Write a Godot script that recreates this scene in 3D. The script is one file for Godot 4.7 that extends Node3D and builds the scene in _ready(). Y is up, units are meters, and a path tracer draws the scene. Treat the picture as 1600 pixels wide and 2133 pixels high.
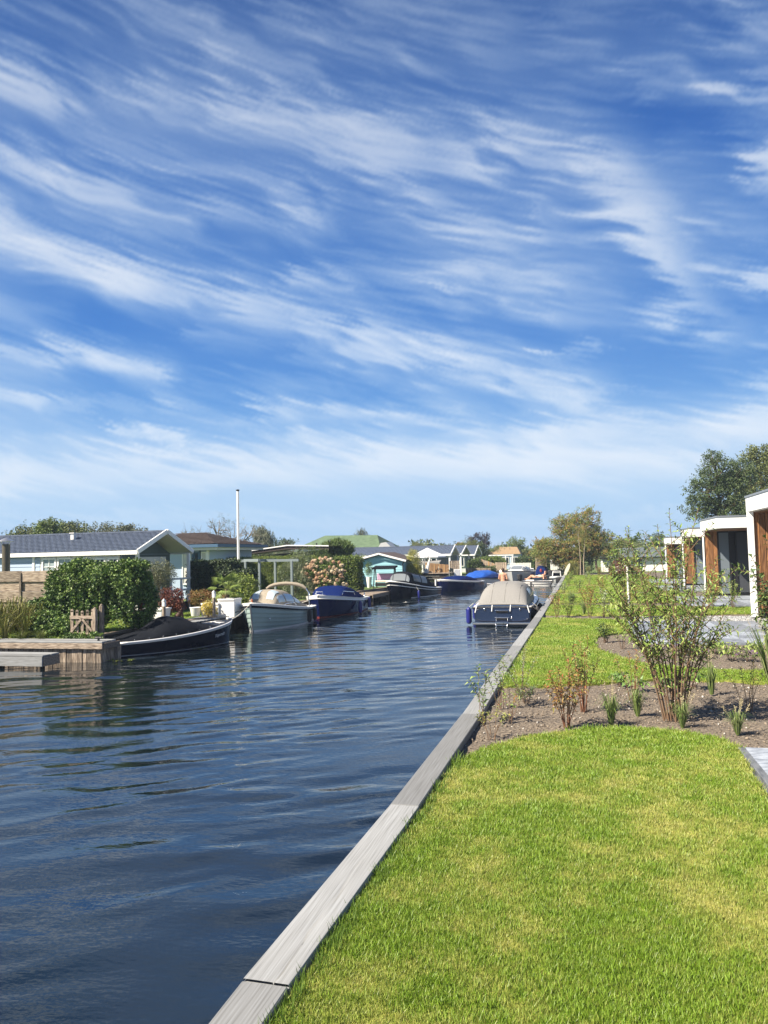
extends Node3D

# ---------------------------------------------------------------- mesh builder
class MB:
	var v := PackedVector3Array()
	var n := PackedVector3Array()
	var i := PackedInt32Array()
	var c := PackedColorArray()
	var col := Color.WHITE
	func vert(p: Vector3, m: Vector3) -> int:
		v.push_back(p); n.push_back(m); c.push_back(col)
		return v.size() - 1
	func tri(a: Vector3, b: Vector3, d: Vector3, hint := Vector3.ZERO) -> void:
		var m := (d - a).cross(b - a).normalized()
		if hint != Vector3.ZERO and m.dot(hint) < 0.0:
			var t := b; b = d; d = t; m = -m
		var k := vert(a, m); vert(b, m); vert(d, m)
		i.append_array([k, k + 1, k + 2])
	func quad(a: Vector3, b: Vector3, d: Vector3, e: Vector3, hint := Vector3.ZERO) -> void:
		var m := (d - a).cross(b - a)
		if m.length_squared() < 1e-12:
			m = (e - a).cross(d - a)
		m = m.normalized()
		if hint != Vector3.ZERO and m.dot(hint) < 0.0:
			var t := b; b = e; e = t; m = -m
		var k := vert(a, m); vert(b, m); vert(d, m); vert(e, m)
		i.append_array([k, k + 1, k + 2, k, k + 2, k + 3])
	func box(ctr: Vector3, size: Vector3, bas := Basis()) -> void:
		var h := size * 0.5
		for ax in 3:
			for s in [-1.0, 1.0]:
				var nn := Vector3.ZERO; nn[ax] = s
				var u := Vector3.ZERO; u[(ax + 1) % 3] = h[(ax + 1) % 3]
				var w := Vector3.ZERO; w[(ax + 2) % 3] = h[(ax + 2) % 3]
				var o: Vector3 = nn * h[ax]
				quad(ctr + bas * (o - u - w), ctr + bas * (o + u - w), ctr + bas * (o + u + w), ctr + bas * (o - u + w), bas * nn)
	func span(a: Vector3, b: Vector3) -> void:
		box((a + b) * 0.5, (b - a).abs())
	# box with chamfered edges
	func cbox(ctr: Vector3, size: Vector3, ch: float, bas := Basis()) -> void:
		var h := size * 0.5
		ch = min(ch, min(h.x, min(h.y, h.z)) * 0.9)
		for ax in 3:
			var a1 := (ax + 1) % 3
			var a2 := (ax + 2) % 3
			for s in [-1.0, 1.0]:
				var nn := Vector3.ZERO; nn[ax] = s
				var u := Vector3.ZERO; u[a1] = h[a1] - ch
				var w := Vector3.ZERO; w[a2] = h[a2] - ch
				var o: Vector3 = nn * h[ax]
				quad(ctr + bas * (o - u - w), ctr + bas * (o + u - w), ctr + bas * (o + u + w), ctr + bas * (o - u + w), bas * nn)
			for s1 in [-1.0, 1.0]:
				for s2 in [-1.0, 1.0]:
					var p := Vector3.ZERO; p[a1] = s1 * h[a1]; p[a2] = s2 * (h[a2] - ch)
					var q := Vector3.ZERO; q[a1] = s1 * (h[a1] - ch); q[a2] = s2 * h[a2]
					var l := Vector3.ZERO; l[ax] = h[ax] - ch
					var hn := Vector3.ZERO; hn[a1] = s1; hn[a2] = s2
					quad(ctr + bas * (p - l), ctr + bas * (p + l), ctr + bas * (q + l), ctr + bas * (q - l), bas * hn)
		for sx in [-1.0, 1.0]:
			for sy in [-1.0, 1.0]:
				for sz in [-1.0, 1.0]:
					var sg := Vector3(sx, sy, sz)
					tri(ctr + bas * (sg * Vector3(h.x, h.y - ch, h.z - ch)), ctr + bas * (sg * Vector3(h.x - ch, h.y, h.z - ch)), ctr + bas * (sg * Vector3(h.x - ch, h.y - ch, h.z)), bas * sg)
	# a board from a to b with its section w (across) by t (along nrm)
	func bar(a: Vector3, b: Vector3, w: float, t: float, nrm := Vector3.UP) -> void:
		var z := (b - a).normalized()
		var x := nrm.cross(z)
		if x.length() < 1e-4: x = Vector3.RIGHT.cross(z)
		x = x.normalized()
		box((a + b) * 0.5, Vector3(w, t, a.distance_to(b)), Basis(x, z.cross(x).normalized(), z))
	func tube(pts: Array, rad: Array, sides := 6, cap := true) -> void:
		var rows := []
		var ref := Vector3(0.13, 0.21, 0.97)
		for k in pts.size():
			var d: Vector3 = (pts[min(k + 1, pts.size() - 1)] - pts[max(k - 1, 0)]).normalized()
			if absf(d.dot(ref)) > 0.95: ref = Vector3(0.97, 0.2, 0.1)
			var x := d.cross(ref).normalized()
			ref = x.cross(d).normalized()
			var y := ref
			var row := []
			for s in sides:
				var a := TAU * s / sides
				row.append(pts[k] + (x * cos(a) + y * sin(a)) * float(rad[min(k, rad.size() - 1)]))
			rows.append(row)
		grid(rows, true, false)
		if cap:
			for e in [0, rows.size() - 1]:
				var dd: Vector3 = (pts[0] - pts[1]) if e == 0 else (pts[-1] - pts[-2])
				for s in range(1, sides - 1):
					tri(rows[e][0], rows[e][s], rows[e][s + 1], dd)
	func lathe(prof: Array, seg: int, xf := Transform3D()) -> void:
		var rows := []
		for p in prof:
			var row := []
			for s in seg:
				var a := TAU * s / seg
				row.append(xf * Vector3(cos(a) * p[0], p[1], sin(a) * p[0]))
			rows.append(row)
		grid(rows, true, false)
	# rows of points, smooth; normals oriented by the grid unless flip
	func grid(rows: Array, closed := false, flip := false) -> void:
		var nr := rows.size()
		var nc: int = rows[0].size()
		var base := v.size()
		var acc := PackedVector3Array(); acc.resize(nr * nc)
		var cc := nc if closed else nc - 1
		var idx := PackedInt32Array()
		for r in nr - 1:
			for q in cc:
				var q2 := (q + 1) % nc
				var a: Vector3 = rows[r][q]; var b: Vector3 = rows[r][q2]
				var d: Vector3 = rows[r + 1][q]; var e: Vector3 = rows[r + 1][q2]
				var m := (e - a).cross(b - d) * (-1.0 if flip else 1.0)
				acc[r * nc + q] += m; acc[r * nc + q2] += m; acc[(r + 1) * nc + q] += m; acc[(r + 1) * nc + q2] += m
				var k0 := base + r * nc + q; var k1 := base + r * nc + q2
				var k2 := base + (r + 1) * nc + q; var k3 := base + (r + 1) * nc + q2
				if flip: idx.append_array([k0, k3, k1, k0, k2, k3])
				else: idx.append_array([k0, k1, k3, k0, k3, k2])
		for r in nr:
			for q in nc:
				vert(rows[r][q], acc[r * nc + q].normalized() if acc[r * nc + q].length_squared() > 0 else Vector3.UP)
		i.append_array(idx)
	# polygon (x,y) extruded from z0 to z1
	func prism(poly: PackedVector2Array, z0: float, z1: float, xf := Transform3D()) -> void:
		var t := Geometry2D.triangulate_polygon(poly)
		for k in range(0, t.size(), 3):
			for z in [z0, z1]:
				var hn: Vector3 = xf.basis * Vector3(0, 0, (z - (z0 + z1) * 0.5) * signf(1.0))
				tri(xf * Vector3(poly[t[k]].x, poly[t[k]].y, z), xf * Vector3(poly[t[k + 1]].x, poly[t[k + 1]].y, z), xf * Vector3(poly[t[k + 2]].x, poly[t[k + 2]].y, z), hn)
		var cw := Geometry2D.is_polygon_clockwise(poly)
		for k in poly.size():
			var p := poly[k]; var q := poly[(k + 1) % poly.size()]
			var d := (q - p)
			var o := Vector3(d.y, -d.x, 0) * (-1.0 if cw else 1.0)
			quad(xf * Vector3(p.x, p.y, z0), xf * Vector3(q.x, q.y, z0), xf * Vector3(q.x, q.y, z1), xf * Vector3(p.x, p.y, z1), xf.basis * o)
	func ell(ctr: Vector3, r: Vector3, seg := 10, rings := 7, bas := Basis()) -> void:
		var rows := []
		for k in rings + 1:
			var b := PI * k / rings
			var row := []
			for s in seg:
				var a := TAU * s / seg
				row.append(ctr + bas * (Vector3(cos(a) * sin(b), cos(b), sin(a) * sin(b)) * r))
			rows.append(row)
		grid(rows, true, true)
	# folded leaf: p base, d direction, u up side
	func leaf(p: Vector3, d: Vector3, u: Vector3, l: float, w: float, droop := 0.15) -> void:
		var x := d.cross(u).normalized() * w * 0.5
		var up := x.cross(d).normalized()
		if up.dot(u) < 0: up = -up
		var m := p + d * l * 0.45 + up * l * droop * 0.4
		var e := p + d * l - up * l * droop
		var a := m - x + up * w * 0.22
		var b := m + x + up * w * 0.22
		var n1 := (a - p).cross(e - p).normalized()
		if n1.dot(up) < 0: n1 = -n1
		var n2 := (b - p).cross(e - p).normalized()
		if n2.dot(up) < 0: n2 = -n2
		tri(p, a, m, up); tri(a, e, m, up); tri(p, m, b, up); tri(m, e, b, up)
	func mesh(m: Material, use_color := false) -> ArrayMesh:
		var arr := []
		arr.resize(Mesh.ARRAY_MAX)
		arr[Mesh.ARRAY_VERTEX] = v; arr[Mesh.ARRAY_NORMAL] = n; arr[Mesh.ARRAY_INDEX] = i
		if use_color: arr[Mesh.ARRAY_COLOR] = c
		var am := ArrayMesh.new()
		am.add_surface_from_arrays(Mesh.PRIMITIVE_TRIANGLES, arr)
		am.surface_set_material(0, m)
		return am

# ---------------------------------------------------------------- small helpers
var M := {}
var used := {}
var rng := RandomNumberGenerator.new()
func rr(a: float, b: float) -> float: return rng.randf_range(a, b)
func V(x: float, y: float, z: float) -> Vector3: return Vector3(x, y, z)
func lin(r: float, g: float, b: float) -> Color: return Color(r, g, b).linear_to_srgb()
func yaw_to(d: Vector3) -> float: return atan2(-d.x, -d.z)
func numbered(s: String) -> String:
	if not used.has(s):
		used[s] = 0
		return s
	used[s] += 1
	return "%s_%03d" % [s, used[s]]
func tag(o: Node, label: String, cat: String, group := "") -> void:
	o.set_meta("label", label); o.set_meta("category", cat)
	if group != "": o.set_meta("group", group)
func thing(called: String, label: String, cat: String, at := Vector3.ZERO, turn := 0.0, group := "") -> Node3D:
	var o := Node3D.new()
	o.name = numbered(called); add_child(o)
	o.position = at; o.rotation.y = turn
	tag(o, label, cat, group)
	return o
func part(mb: MB, called: String, m: Material, parent: Node3D, vc := false) -> MeshInstance3D:
	var o := MeshInstance3D.new()
	o.mesh = mb.mesh(m, vc); o.name = called
	parent.add_child(o, true)
	return o
# the same for a shape given in world coordinates
func wpart(mb: MB, called: String, m: Material, parent: Node3D, vc := false) -> MeshInstance3D:
	var k := 0
	for p in mb.v.size(): mb.v[p] -= parent.position
	return part(mb, called, m, parent, vc)
func shared(mesh: Mesh, called: String, xf: Transform3D, parent: Node3D, m: Material = null) -> MeshInstance3D:
	var o := MeshInstance3D.new()
	o.mesh = mesh; o.name = called; o.transform = xf
	if m: o.material_override = m
	parent.add_child(o, true)
	return o
func single(mb: MB, called: String, m: Material, label: String, cat: String, group := "", vc := false) -> MeshInstance3D:
	var o := MeshInstance3D.new()
	o.mesh = mb.mesh(m, vc); o.name = numbered(called)
	add_child(o)
	tag(o, label, cat, group)
	return o
func struct(mb: MB, called: String, m: Material, vc := false) -> MeshInstance3D:
	var o := MeshInstance3D.new()
	o.mesh = mb.mesh(m, vc); o.name = numbered(called)
	add_child(o); o.set_meta("kind", "structure")
	return o
func many(parent: Node3D, called: String, mesh: Mesh, xfs: Array, cols: PackedColorArray) -> MultiMeshInstance3D:
	var mm := MultiMesh.new()
	mm.transform_format = MultiMesh.TRANSFORM_3D
	mm.use_colors = true
	mm.mesh = mesh
	mm.instance_count = xfs.size()
	for k in xfs.size():
		mm.set_instance_transform(k, xfs[k]); mm.set_instance_color(k, cols[k])
	var o := MultiMeshInstance3D.new()
	o.multimesh = mm; o.name = called
	parent.add_child(o, true)
	o.set_meta("kind", "stuff")
	return o
func rbasis(s := 1.0) -> Basis:
	return Basis(Vector3(rr(-1, 1), rr(-1, 1), rr(-1, 1) + 0.01).normalized(), rr(0, TAU)).scaled(Vector3.ONE * s)

# ---------------------------------------------------------------- materials
func tex(noise_seed: int, freq: float, ramp: Array, size := 256, octaves := 4, type := FastNoiseLite.TYPE_SIMPLEX_SMOOTH) -> ImageTexture:
	var f := FastNoiseLite.new()
	f.seed = noise_seed; f.frequency = freq; f.noise_type = type
	f.fractal_octaves = octaves
	var im := f.get_seamless_image(size, size)
	im.convert(Image.FORMAT_L8)
	var d := im.get_data()
	var lut := PackedByteArray(); lut.resize(768)
	var g := Gradient.new()
	g.offsets = PackedFloat32Array(); g.colors = PackedColorArray()
	var offs := PackedFloat32Array(); var cols := PackedColorArray()
	for k in ramp.size():
		offs.append(float(k) / max(1, ramp.size() - 1)); cols.append(ramp[k])
	g.offsets = offs; g.colors = cols
	for k in 256:
		var q := g.sample(clampf((k / 255.0 - 0.5) * 1.5 + 0.5, 0, 1))
		lut[k * 3] = q.r8; lut[k * 3 + 1] = q.g8; lut[k * 3 + 2] = q.b8
	var o := PackedByteArray(); o.resize(size * size * 3)
	for k in size * size:
		var b := int(d[k]) * 3
		o[k * 3] = lut[b]; o[k * 3 + 1] = lut[b + 1]; o[k * 3 + 2] = lut[b + 2]
	return ImageTexture.create_from_image(Image.create_from_data(size, size, false, Image.FORMAT_RGB8, o))
func mat(c: Color, rough := 0.7, metal := 0.0) -> StandardMaterial3D:
	var m := StandardMaterial3D.new()
	m.albedo_color = c; m.roughness = rough; m.metallic = metal
	return m
func tmat(t: Texture2D, scale: Vector3, rough := 0.8, tint := Color.WHITE, world := true, relief := 0.0, off := Vector3.ZERO) -> StandardMaterial3D:
	var m := mat(tint, rough)
	m.albedo_texture = t
	m.uv1_triplanar = true; m.uv1_world_triplanar = world
	m.uv1_scale = scale; m.uv1_offset = off
	if relief > 0.0:
		m.heightmap_enabled = true; m.heightmap_texture = t; m.heightmap_scale = relief
	return m
func leafmat(back := 0.5, rough := 0.55) -> StandardMaterial3D:
	var m := mat(Color.WHITE, rough)
	m.vertex_color_use_as_albedo = true
	m.backlight_enabled = true; m.backlight = Color(back, back, back)
	return m

const CIRRUS := [[1.57, 0.85, -40.9, 21.7, -33.1, 20.1, -24.6, 18.6, -15.7, 16.4, -8.5, 13.9, 0.5, 10.8],
	[1.07, 0.5, -42.6, 20.6, -37.2, 20.2, -31.5, 19.4, -25.7, 18.5],
	[0.79, 0.4, -22.5, 19.4, -19.6, 20.1, -15.6, 19.7],
	[2.07, 0.6, -42.7, 30.1, -31.4, 30.3, -22.7, 30.6, -13.5, 29.8, -4.5, 28.1, 1.8, 26.1, 5.9, 23.1],
	[1.79, 0.55, -2.7, 26.9, 3.4, 24.4, 6.2, 21.0, 7.3, 17.7, 9.9, 14.4],
	[3.75, 0.42, -25.2, 31.0, -19.1, 28.7, -13.6, 25.7, -6.5, 22.3, -0.2, 19.4],
	[1.36, 0.5, -14.0, 25.9, -11.1, 25.5, -8.9, 24.0],
	[1.96, 0.55, -10.8, 24.4, -6.5, 22.6, -2.9, 22.0],
	[0.79, 0.45, -2.5, 25.1, -1.9, 22.5],
	[1.43, 0.35, -3.4, 28.1, 2.4, 26.0, 5.3, 24.1],
	[1.5, 0.62, -42.6, 26.0, -34.7, 25.0, -27.0, 24.5, -18.8, 23.5],
	[1.43, 0.35, -42.6, 23.5, -37.3, 23.8, -31.5, 23.0],
	[0.93, 0.8, -42.5, 14.6, -37.9, 14.1, -34.7, 14.0, -30.2, 13.3],
	[0.46, 0.8, -33.8, 8.9, -31.2, 8.8, -28.4, 8.6],
	[0.46, 0.45, -37.2, 11.2, -30.5, 10.4, -22.6, 9.9],
	[0.86, 0.6, -22.8, 10.9, -17.6, 10.6, -10.5, 9.6, -0.3, 8.3],
	[0.5, 0.3, -30.5, 11.5, -25.4, 9.9],
	[1.64, 0.75, -43.0, 5.9, -28.2, 6.6, -14.1, 6.8, -1.7, 6.7, 8.3, 5.8],
	[1.64, 0.6, -6.9, 8.0, 1.7, 8.4, 14.1, 8.4],
	[1.07, 0.45, -24.8, 8.0, -14.1, 8.9, -1.7, 7.7],
	[1.07, 0.45, -42.5, 8.0, -36.0, 7.8],
	[1.07, 0.45, -8.0, 19.2, -4.5, 18.0, -0.9, 16.5],
	[0.39, 0.55, -1.0, 14.1, 1.6, 14.2],
	[0.32, 0.4, 1.2, 11.3, 3.8, 11.2],
	[0.86, 0.45, -20.4, 15.7, -15.4, 14.0, -10.4, 12.0, -7.6, 10.6],
	[0.71, 0.45, -6.8, 13.7, -4.7, 12.2, -0.2, 10.8],
	[0.86, 0.35, -28.1, 16.2, -23.6, 16.7],
	[2.86, 0.33, 0.6, 24.1, 7.1, 20.2, 11.3, 17.1, 14.0, 13.9],
	[2.5, 0.3, 6.7, 25.3, 10.3, 21.5, 13.1, 18.0],
	[2.86, 0.22, -42.7, 32.8, -31.4, 34.4, -17.1, 35.3, -6.1, 33.1],
	[0.71, 0.25, -22.2, 36.2, -14.9, 34.5, -9.7, 33.1],
	[0.93, 0.32, 5.4, 31.1, 10.0, 28.6, 14.7, 25.9],
	[2.14, 0.2, 1.1, 34.1, 10.8, 30.5, 15.0, 27.7],
	[2.14, 0.25, -40.9, 27.5, -33.1, 27.8, -24.5, 27.7],
	[0.57, 0.45, -42.0, 11.5, -36.0, 10.6],
	[0.57, 0.25, -41.9, 3.1, -24.8, 2.9, -7.1, 2.3, 12.4, 2.5]]


# ---------------------------------------------------------------- camera, sky, sun
func light_and_camera() -> void:
	var cam := Camera3D.new()
	cam.name = "camera"
	cam.fov = 67.3; cam.far = 2000.0; cam.near = 0.05
	cam.position = Vector3(0, 1.75, 0)
	cam.basis = Basis(Vector3.UP, deg_to_rad(14.2)) * Basis(Vector3.RIGHT, deg_to_rad(3.16)) * Basis(Vector3.BACK, deg_to_rad(-1.3))
	add_child(cam)
	cam.current = true
	var env := Environment.new()
	env.background_mode = Environment.BG_SKY
	var sk := Sky.new()
	var pm := PanoramaSkyMaterial.new()
	pm.panorama = ImageTexture.create_from_image(sky_image())
	sk.sky_material = pm
	env.sky = sk
	env.tonemap_mode = Environment.TONE_MAPPER_LINEAR
	env.tonemap_exposure = 2.4
	env.background_energy_multiplier = 0.43
	env.sdfgi_enabled = true; env.ssao_enabled = true; env.ssil_enabled = true
	env.fog_enabled = true; env.fog_density = 0.0007; env.fog_light_color = Color(0.80, 0.88, 1.0)
	var we := WorldEnvironment.new()
	we.name = "world_environment"
	we.environment = env
	add_child(we)
	var sun := DirectionalLight3D.new()
	sun.name = "sun"
	sun.light_energy = 1.6; sun.light_angular_distance = 0.5
	sun.light_color = Color(1.0, 0.95, 0.87)
	sun.shadow_enabled = true
	add_child(sun)
	sun.look_at_from_position(Vector3.ZERO, -Vector3(-0.62, 0.78, 0.50))

func sky_image() -> Image:
	var W := 3072
	var H := 1536
	var hh := H / 2
	var deg := W / 360.0
	var den := PackedFloat32Array(); den.resize(W * hh)
	# cirrus strokes; the streaks seen ahead go on round the sky
	for rep in range(-3, 4):
		for s in CIRRUS:
			var wd: float = s[0] * (1.0 if rep == 0 else 1.25)
			var amp: float = s[1]
			var pts := []
			for k in range(2, s.size(), 2):
				var az: float = s[k] + rep * 55.0
				var el: float = s[k + 1] + (0.0 if rep == 0 else 3.0 * sin(rep * 2.1))
				pts.append(Vector2(az * deg, (0.5 - el / 180.0) * H))
			for k in pts.size() - 1:
				var a: Vector2 = pts[k]; var b: Vector2 = pts[k + 1]
				var rad := wd * deg * 2.2
				var x0 := int(floor(min(a.x, b.x) - rad)); var x1 := int(max(a.x, b.x) + rad)
				var y0 := int(max(0, min(a.y, b.y) - rad)); var y1 := int(min(hh - 1, max(a.y, b.y) + rad))
				var ab := b - a
				var l2 := ab.length_squared()
				var inv := 1.0 / (wd * deg)
				for y in range(y0, y1 + 1):
					for x in range(x0, x1 + 1):
						var ax := x - a.x; var ay := y - a.y
						var t := clampf((ax * ab.x + ay * ab.y) / l2, 0.0, 1.0)
						var dx := ax - ab.x * t; var dy := ay - ab.y * t
						var q := (dx * dx + dy * dy) * inv * inv
						if q < 4.8:
							var e := amp * exp(-q * 0.9)
							var at := y * W + posmod(x, W)
							if e > den[at]: den[at] = e + (den[at] * 0.25)
							else: den[at] += e * 0.25
	var f1 := FastNoiseLite.new(); f1.seed = 11; f1.frequency = 1.0; f1.fractal_octaves = 5; f1.fractal_gain = 0.55
	var f2 := FastNoiseLite.new(); f2.seed = 23; f2.frequency = 1.0; f2.fractal_octaves = 3
	var f3 := FastNoiseLite.new(); f3.seed = 37; f3.frequency = 1.0; f3.fractal_octaves = 6; f3.fractal_gain = 0.62
	var out := PackedByteArray(); out.resize(W * H * 3)
	var g := Gradient.new()
	g.offsets = PackedFloat32Array([0.0, 0.045, 0.10, 0.18, 0.30, 0.42, 0.65, 1.0])
	g.colors = PackedColorArray([Color8(186, 214, 242), Color8(158, 200, 240), Color8(116, 170, 230), Color8(72, 130, 208), Color8(56, 106, 184), Color8(50, 88, 154), Color8(40, 72, 130), Color8(36, 64, 118)])
	for y in hh:
		var el := 90.0 - (y + 0.5) * 180.0 / H
		var base := g.sample(el / 90.0)
		for x in W:
			var az := (x + 0.5) * 360.0 / W
			if az > 180.0: az -= 360.0
			# along the streaks (down to the right) and across them
			var ca := cos(deg_to_rad(el))
			var al := az * ca * 0.96 - el * 0.27
			var ac := el * 0.96 + az * ca * 0.27
			var wob := f2.get_noise_2d(az * 0.06, el * 0.09)
			var fib := f1.get_noise_2d(al * 0.040 + wob * 0.30, ac * 0.30 + wob * 0.55) * 0.8 + 0.5
			var fine := f3.get_noise_2d(al * 0.15 + wob * 0.3, ac * 1.5 + wob * 0.5) * 0.8 + 0.5
			var wy := clampi(y + int((fine - 0.5) * 14.0 + wob * 7.0), 0, hh - 1)
			var d := den[wy * W + posmod(x + int((fib - 0.5) * 30.0 + (fine - 0.5) * 30.0), W)]
			var low := clampf((9.5 - el) / 5.0, 0.0, 1.0)
			var txr := lerpf(fib * 0.55 + fine * 0.45, 0.62, low * 0.8)
			var k := clampf((d * 1.05 + txr - 1.02) * 1.0, 0.0, 1.0) * 0.60 + d * 0.70 * (0.08 + fib * 0.80 + fine * 0.62)
			k += maxf(0.0, fib * 0.6 + fine * 0.4 - 0.45) * 0.52 * clampf((el - 6.0) / 8.0, 0, 1)
			k += maxf(0.0, f2.get_noise_2d(al * 0.035 + 17.0, ac * 0.085 + 3.0) * 0.55 + 0.30) * (0.45 + 0.55 * fib) * 0.5 * clampf((el - 9.0) / 8.0, 0, 1)
			k += 0.38 * clampf(1.0 - absf(el - 6.3) / 5.0, 0.0, 1.0)
			k = 1.0 - exp(-1.25 * maxf(0.0, k))
			var hi := clampf((el - 14.0) / 26.0, 0.0, 1.0)
			var cr := lerpf(240.0, 205.0, hi); var cg := lerpf(245.0, 214.0, hi); var cb := lerpf(253.0, 230.0, hi)
			var p := (y * W + x) * 3
			out[p] = int(clampf(lerpf(base.r * 255.0, cr, k), 0, 255))
			out[p + 1] = int(clampf(lerpf(base.g * 255.0, cg, k), 0, 255))
			out[p + 2] = int(clampf(lerpf(base.b * 255.0, cb, k), 0, 255))
	for p in range(W * hh, W * H):
		out[p * 3] = 120; out[p * 3 + 1] = 132; out[p * 3 + 2] = 135
	return Image.create_from_data(W, H, false, Image.FORMAT_RGB8, out)

# ---------------------------------------------------------------- water
func wave(x: float, z: float, W: Array, f: FastNoiseLite) -> Vector3:
	var g := 0.75 + 0.9 * f.get_noise_2d(x * 0.30, z * 0.22)
	var g2 := 0.55 + 1.3 * f.get_noise_2d(x * 0.22 + 70.0, z * 0.35)
	if g2 < 0.08: g2 = 0.08
	var wx := x + 0.09 * f.get_noise_2d(x * 0.7 + 9.0, z * 0.7)
	var wz := z + 0.09 * f.get_noise_2d(x * 0.7, z * 0.7 + 31.0)
	var h := 0.0; var dx := 0.0; var dz := 0.0
	for w in W:
		var ph: float = w[0] * wx + w[1] * wz + w[2]
		var am: float = w[3] * (g if w[4] > 0.45 else g2)
		h += am * sin(ph)
		var cph := am * cos(ph)
		dx += w[0] * cph; dz += w[1] * cph
	return Vector3(h, dx, dz)

func water() -> void:
	var f := FastNoiseLite.new(); f.seed = 5; f.frequency = 0.8; f.fractal_octaves = 2
	var wr := RandomNumberGenerator.new(); wr.seed = 99
	var W := []
	for k in 20:
		var lam := 0.17 * pow(1.12, k)          # 0.17 to 1.5 m
		var a := atan2(0.79, 0.50) + wr.randf_range(-0.55, 0.55) * (1.0 if lam < 0.5 else 0.7)
		var kk := TAU / lam
		var slope := 0.012 if lam < 0.3 else (0.020 if lam < 0.8 else 0.012)
		W.append([cos(a) * kk, sin(a) * kk, wr.randf_range(0, TAU), slope / kk * 1.35, lam])
	var zs := []
	var z := 6.0
	while z > -88.0:
		zs.append(z)
		z -= clampf(0.016 + absf(z) * 0.0024, 0.026, 0.30)
	var xs := []
	var x := -0.9
	while x > -13.5:
		xs.append(x)
		x -= 0.045 if x > -9.0 else 0.07
	x = -13.5
	while x > -40.0:
		xs.append(x); x -= 1.2
	var mb := MB.new()
	for zz in zs:
		for xx in xs:
			var h := wave(xx, zz, W, f)
			mb.v.push_back(Vector3(xx, -0.45 + h.x, zz))
			mb.n.push_back(Vector3(-h.y, 1, -h.z).normalized())
	var nc := xs.size()
	for r in zs.size() - 1:
		for q in nc - 1:
			var k := r * nc + q
			mb.i.append_array([k, k + nc + 1, k + nc, k, k + 1, k + nc + 1])
	var m := mat(lin(0.004, 0.008, 0.011), 0.02)
	m.metallic_specular = 1.0
	m.uv1_triplanar = true; m.uv1_world_triplanar = true; m.uv1_scale = Vector3(0.55, 1.0, 1.1)
	m.heightmap_enabled = true; m.heightmap_scale = 0.07
	m.heightmap_texture = tex(61, 0.03, [Color.BLACK, Color.WHITE], 512, 3)
	var o := struct(mb, "water", m)

func materials_left() -> void:
	M.kerb_x = []
	for k in 3:
		var m: StandardMaterial3D = M.kerb[k].duplicate(); m.uv1_scale = Vector3(0.3, 3.4, 3.4); M.kerb_x.append(m)
	M.wetwood = [tmat(M.kerb[0].albedo_texture, Vector3(4, 0.6, 4), 0.7, lin(0.10, 0.075, 0.05), true, 0.2), tmat(M.kerb[0].albedo_texture, Vector3(4, 0.6, 4), 0.7, lin(0.07, 0.055, 0.04), true, 0.2)]
	M.cedarfar = [mat(lin(0.30, 0.18, 0.08), 0.8), mat(lin(0.24, 0.14, 0.065), 0.8)]
	M.fluebrown = mat(lin(0.085, 0.075, 0.05), 0.5)
	M.palebl = mat(lin(0.36, 0.45, 0.58), 0.6); M.palebl2 = mat(lin(0.33, 0.42, 0.55), 0.6)
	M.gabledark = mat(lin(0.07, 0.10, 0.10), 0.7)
	M.slateblue = tmat(tex(51, 0.05, [Color8(62, 72, 90), Color8(80, 91, 110), Color8(100, 110, 128)], 128, 4), Vector3(2, 2, 2), 0.6)
	M.browntile = tmat(tex(52, 0.06, [Color8(44, 36, 33), Color8(68, 56, 51), Color8(104, 92, 86)], 128, 4), Vector3(1.5, 1.5, 1.5), 0.85)
	M.brownroof = mat(lin(0.035, 0.022, 0.018), 0.7)
	M.greenroof = tmat(tex(53, 0.04, [Color8(72, 92, 68), Color8(86, 107, 80), Color8(98, 118, 90)], 128, 4), Vector3(0.4, 0.4, 0.4), 0.9)
	M.greyroof = mat(lin(0.10, 0.12, 0.12), 0.6)
	M.tantile = tmat(tex(54, 0.06, [Color8(120, 98, 72), Color8(146, 122, 92), Color8(160, 138, 108)], 128, 4), Vector3(1.2, 1.2, 1.2), 0.85)
	M.sheetmetal = mat(lin(0.42, 0.43, 0.43), 0.5)
	M.bluepaint = mat(lin(0.05, 0.11, 0.19), 0.5)
	M.turq = mat(lin(0.29, 0.54, 0.62), 0.6); M.turq2 = mat(lin(0.26, 0.50, 0.59), 0.6)
	M.chaletwall = mat(lin(0.50, 0.52, 0.53), 0.7)
	M.greypaint = mat(lin(0.17, 0.21, 0.22), 0.6)
	M.paneday = mat(lin(0.30, 0.36, 0.38), 0.08); M.panered = mat(lin(0.05, 0.012, 0.008), 0.1)
	M.panecurtain = mat(lin(0.55, 0.55, 0.52), 0.15)
	M.steel = mat(lin(0.45, 0.46, 0.48), 0.35, 0.8)
	M.sage = mat(lin(0.30, 0.40, 0.39), 0.25); M.sage.clearcoat_enabled = true; M.sage.clearcoat = 0.4
	M.navylt = mat(lin(0.008, 0.018, 0.05), 0.18); M.navylt.clearcoat_enabled = true; M.navylt.clearcoat = 0.3
	M.antifoul = mat(lin(0.16, 0.025, 0.02), 0.5)
	M.bluefender = mat(lin(0.01, 0.015, 0.16), 0.4)
	M.vinyl = mat(lin(0.42, 0.50, 0.54), 0.08)
	M.smoke = mat(lin(0.16, 0.18, 0.20), 0.12)
	M.paletrunk = mat(lin(0.36, 0.30, 0.22), 0.85)

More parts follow.
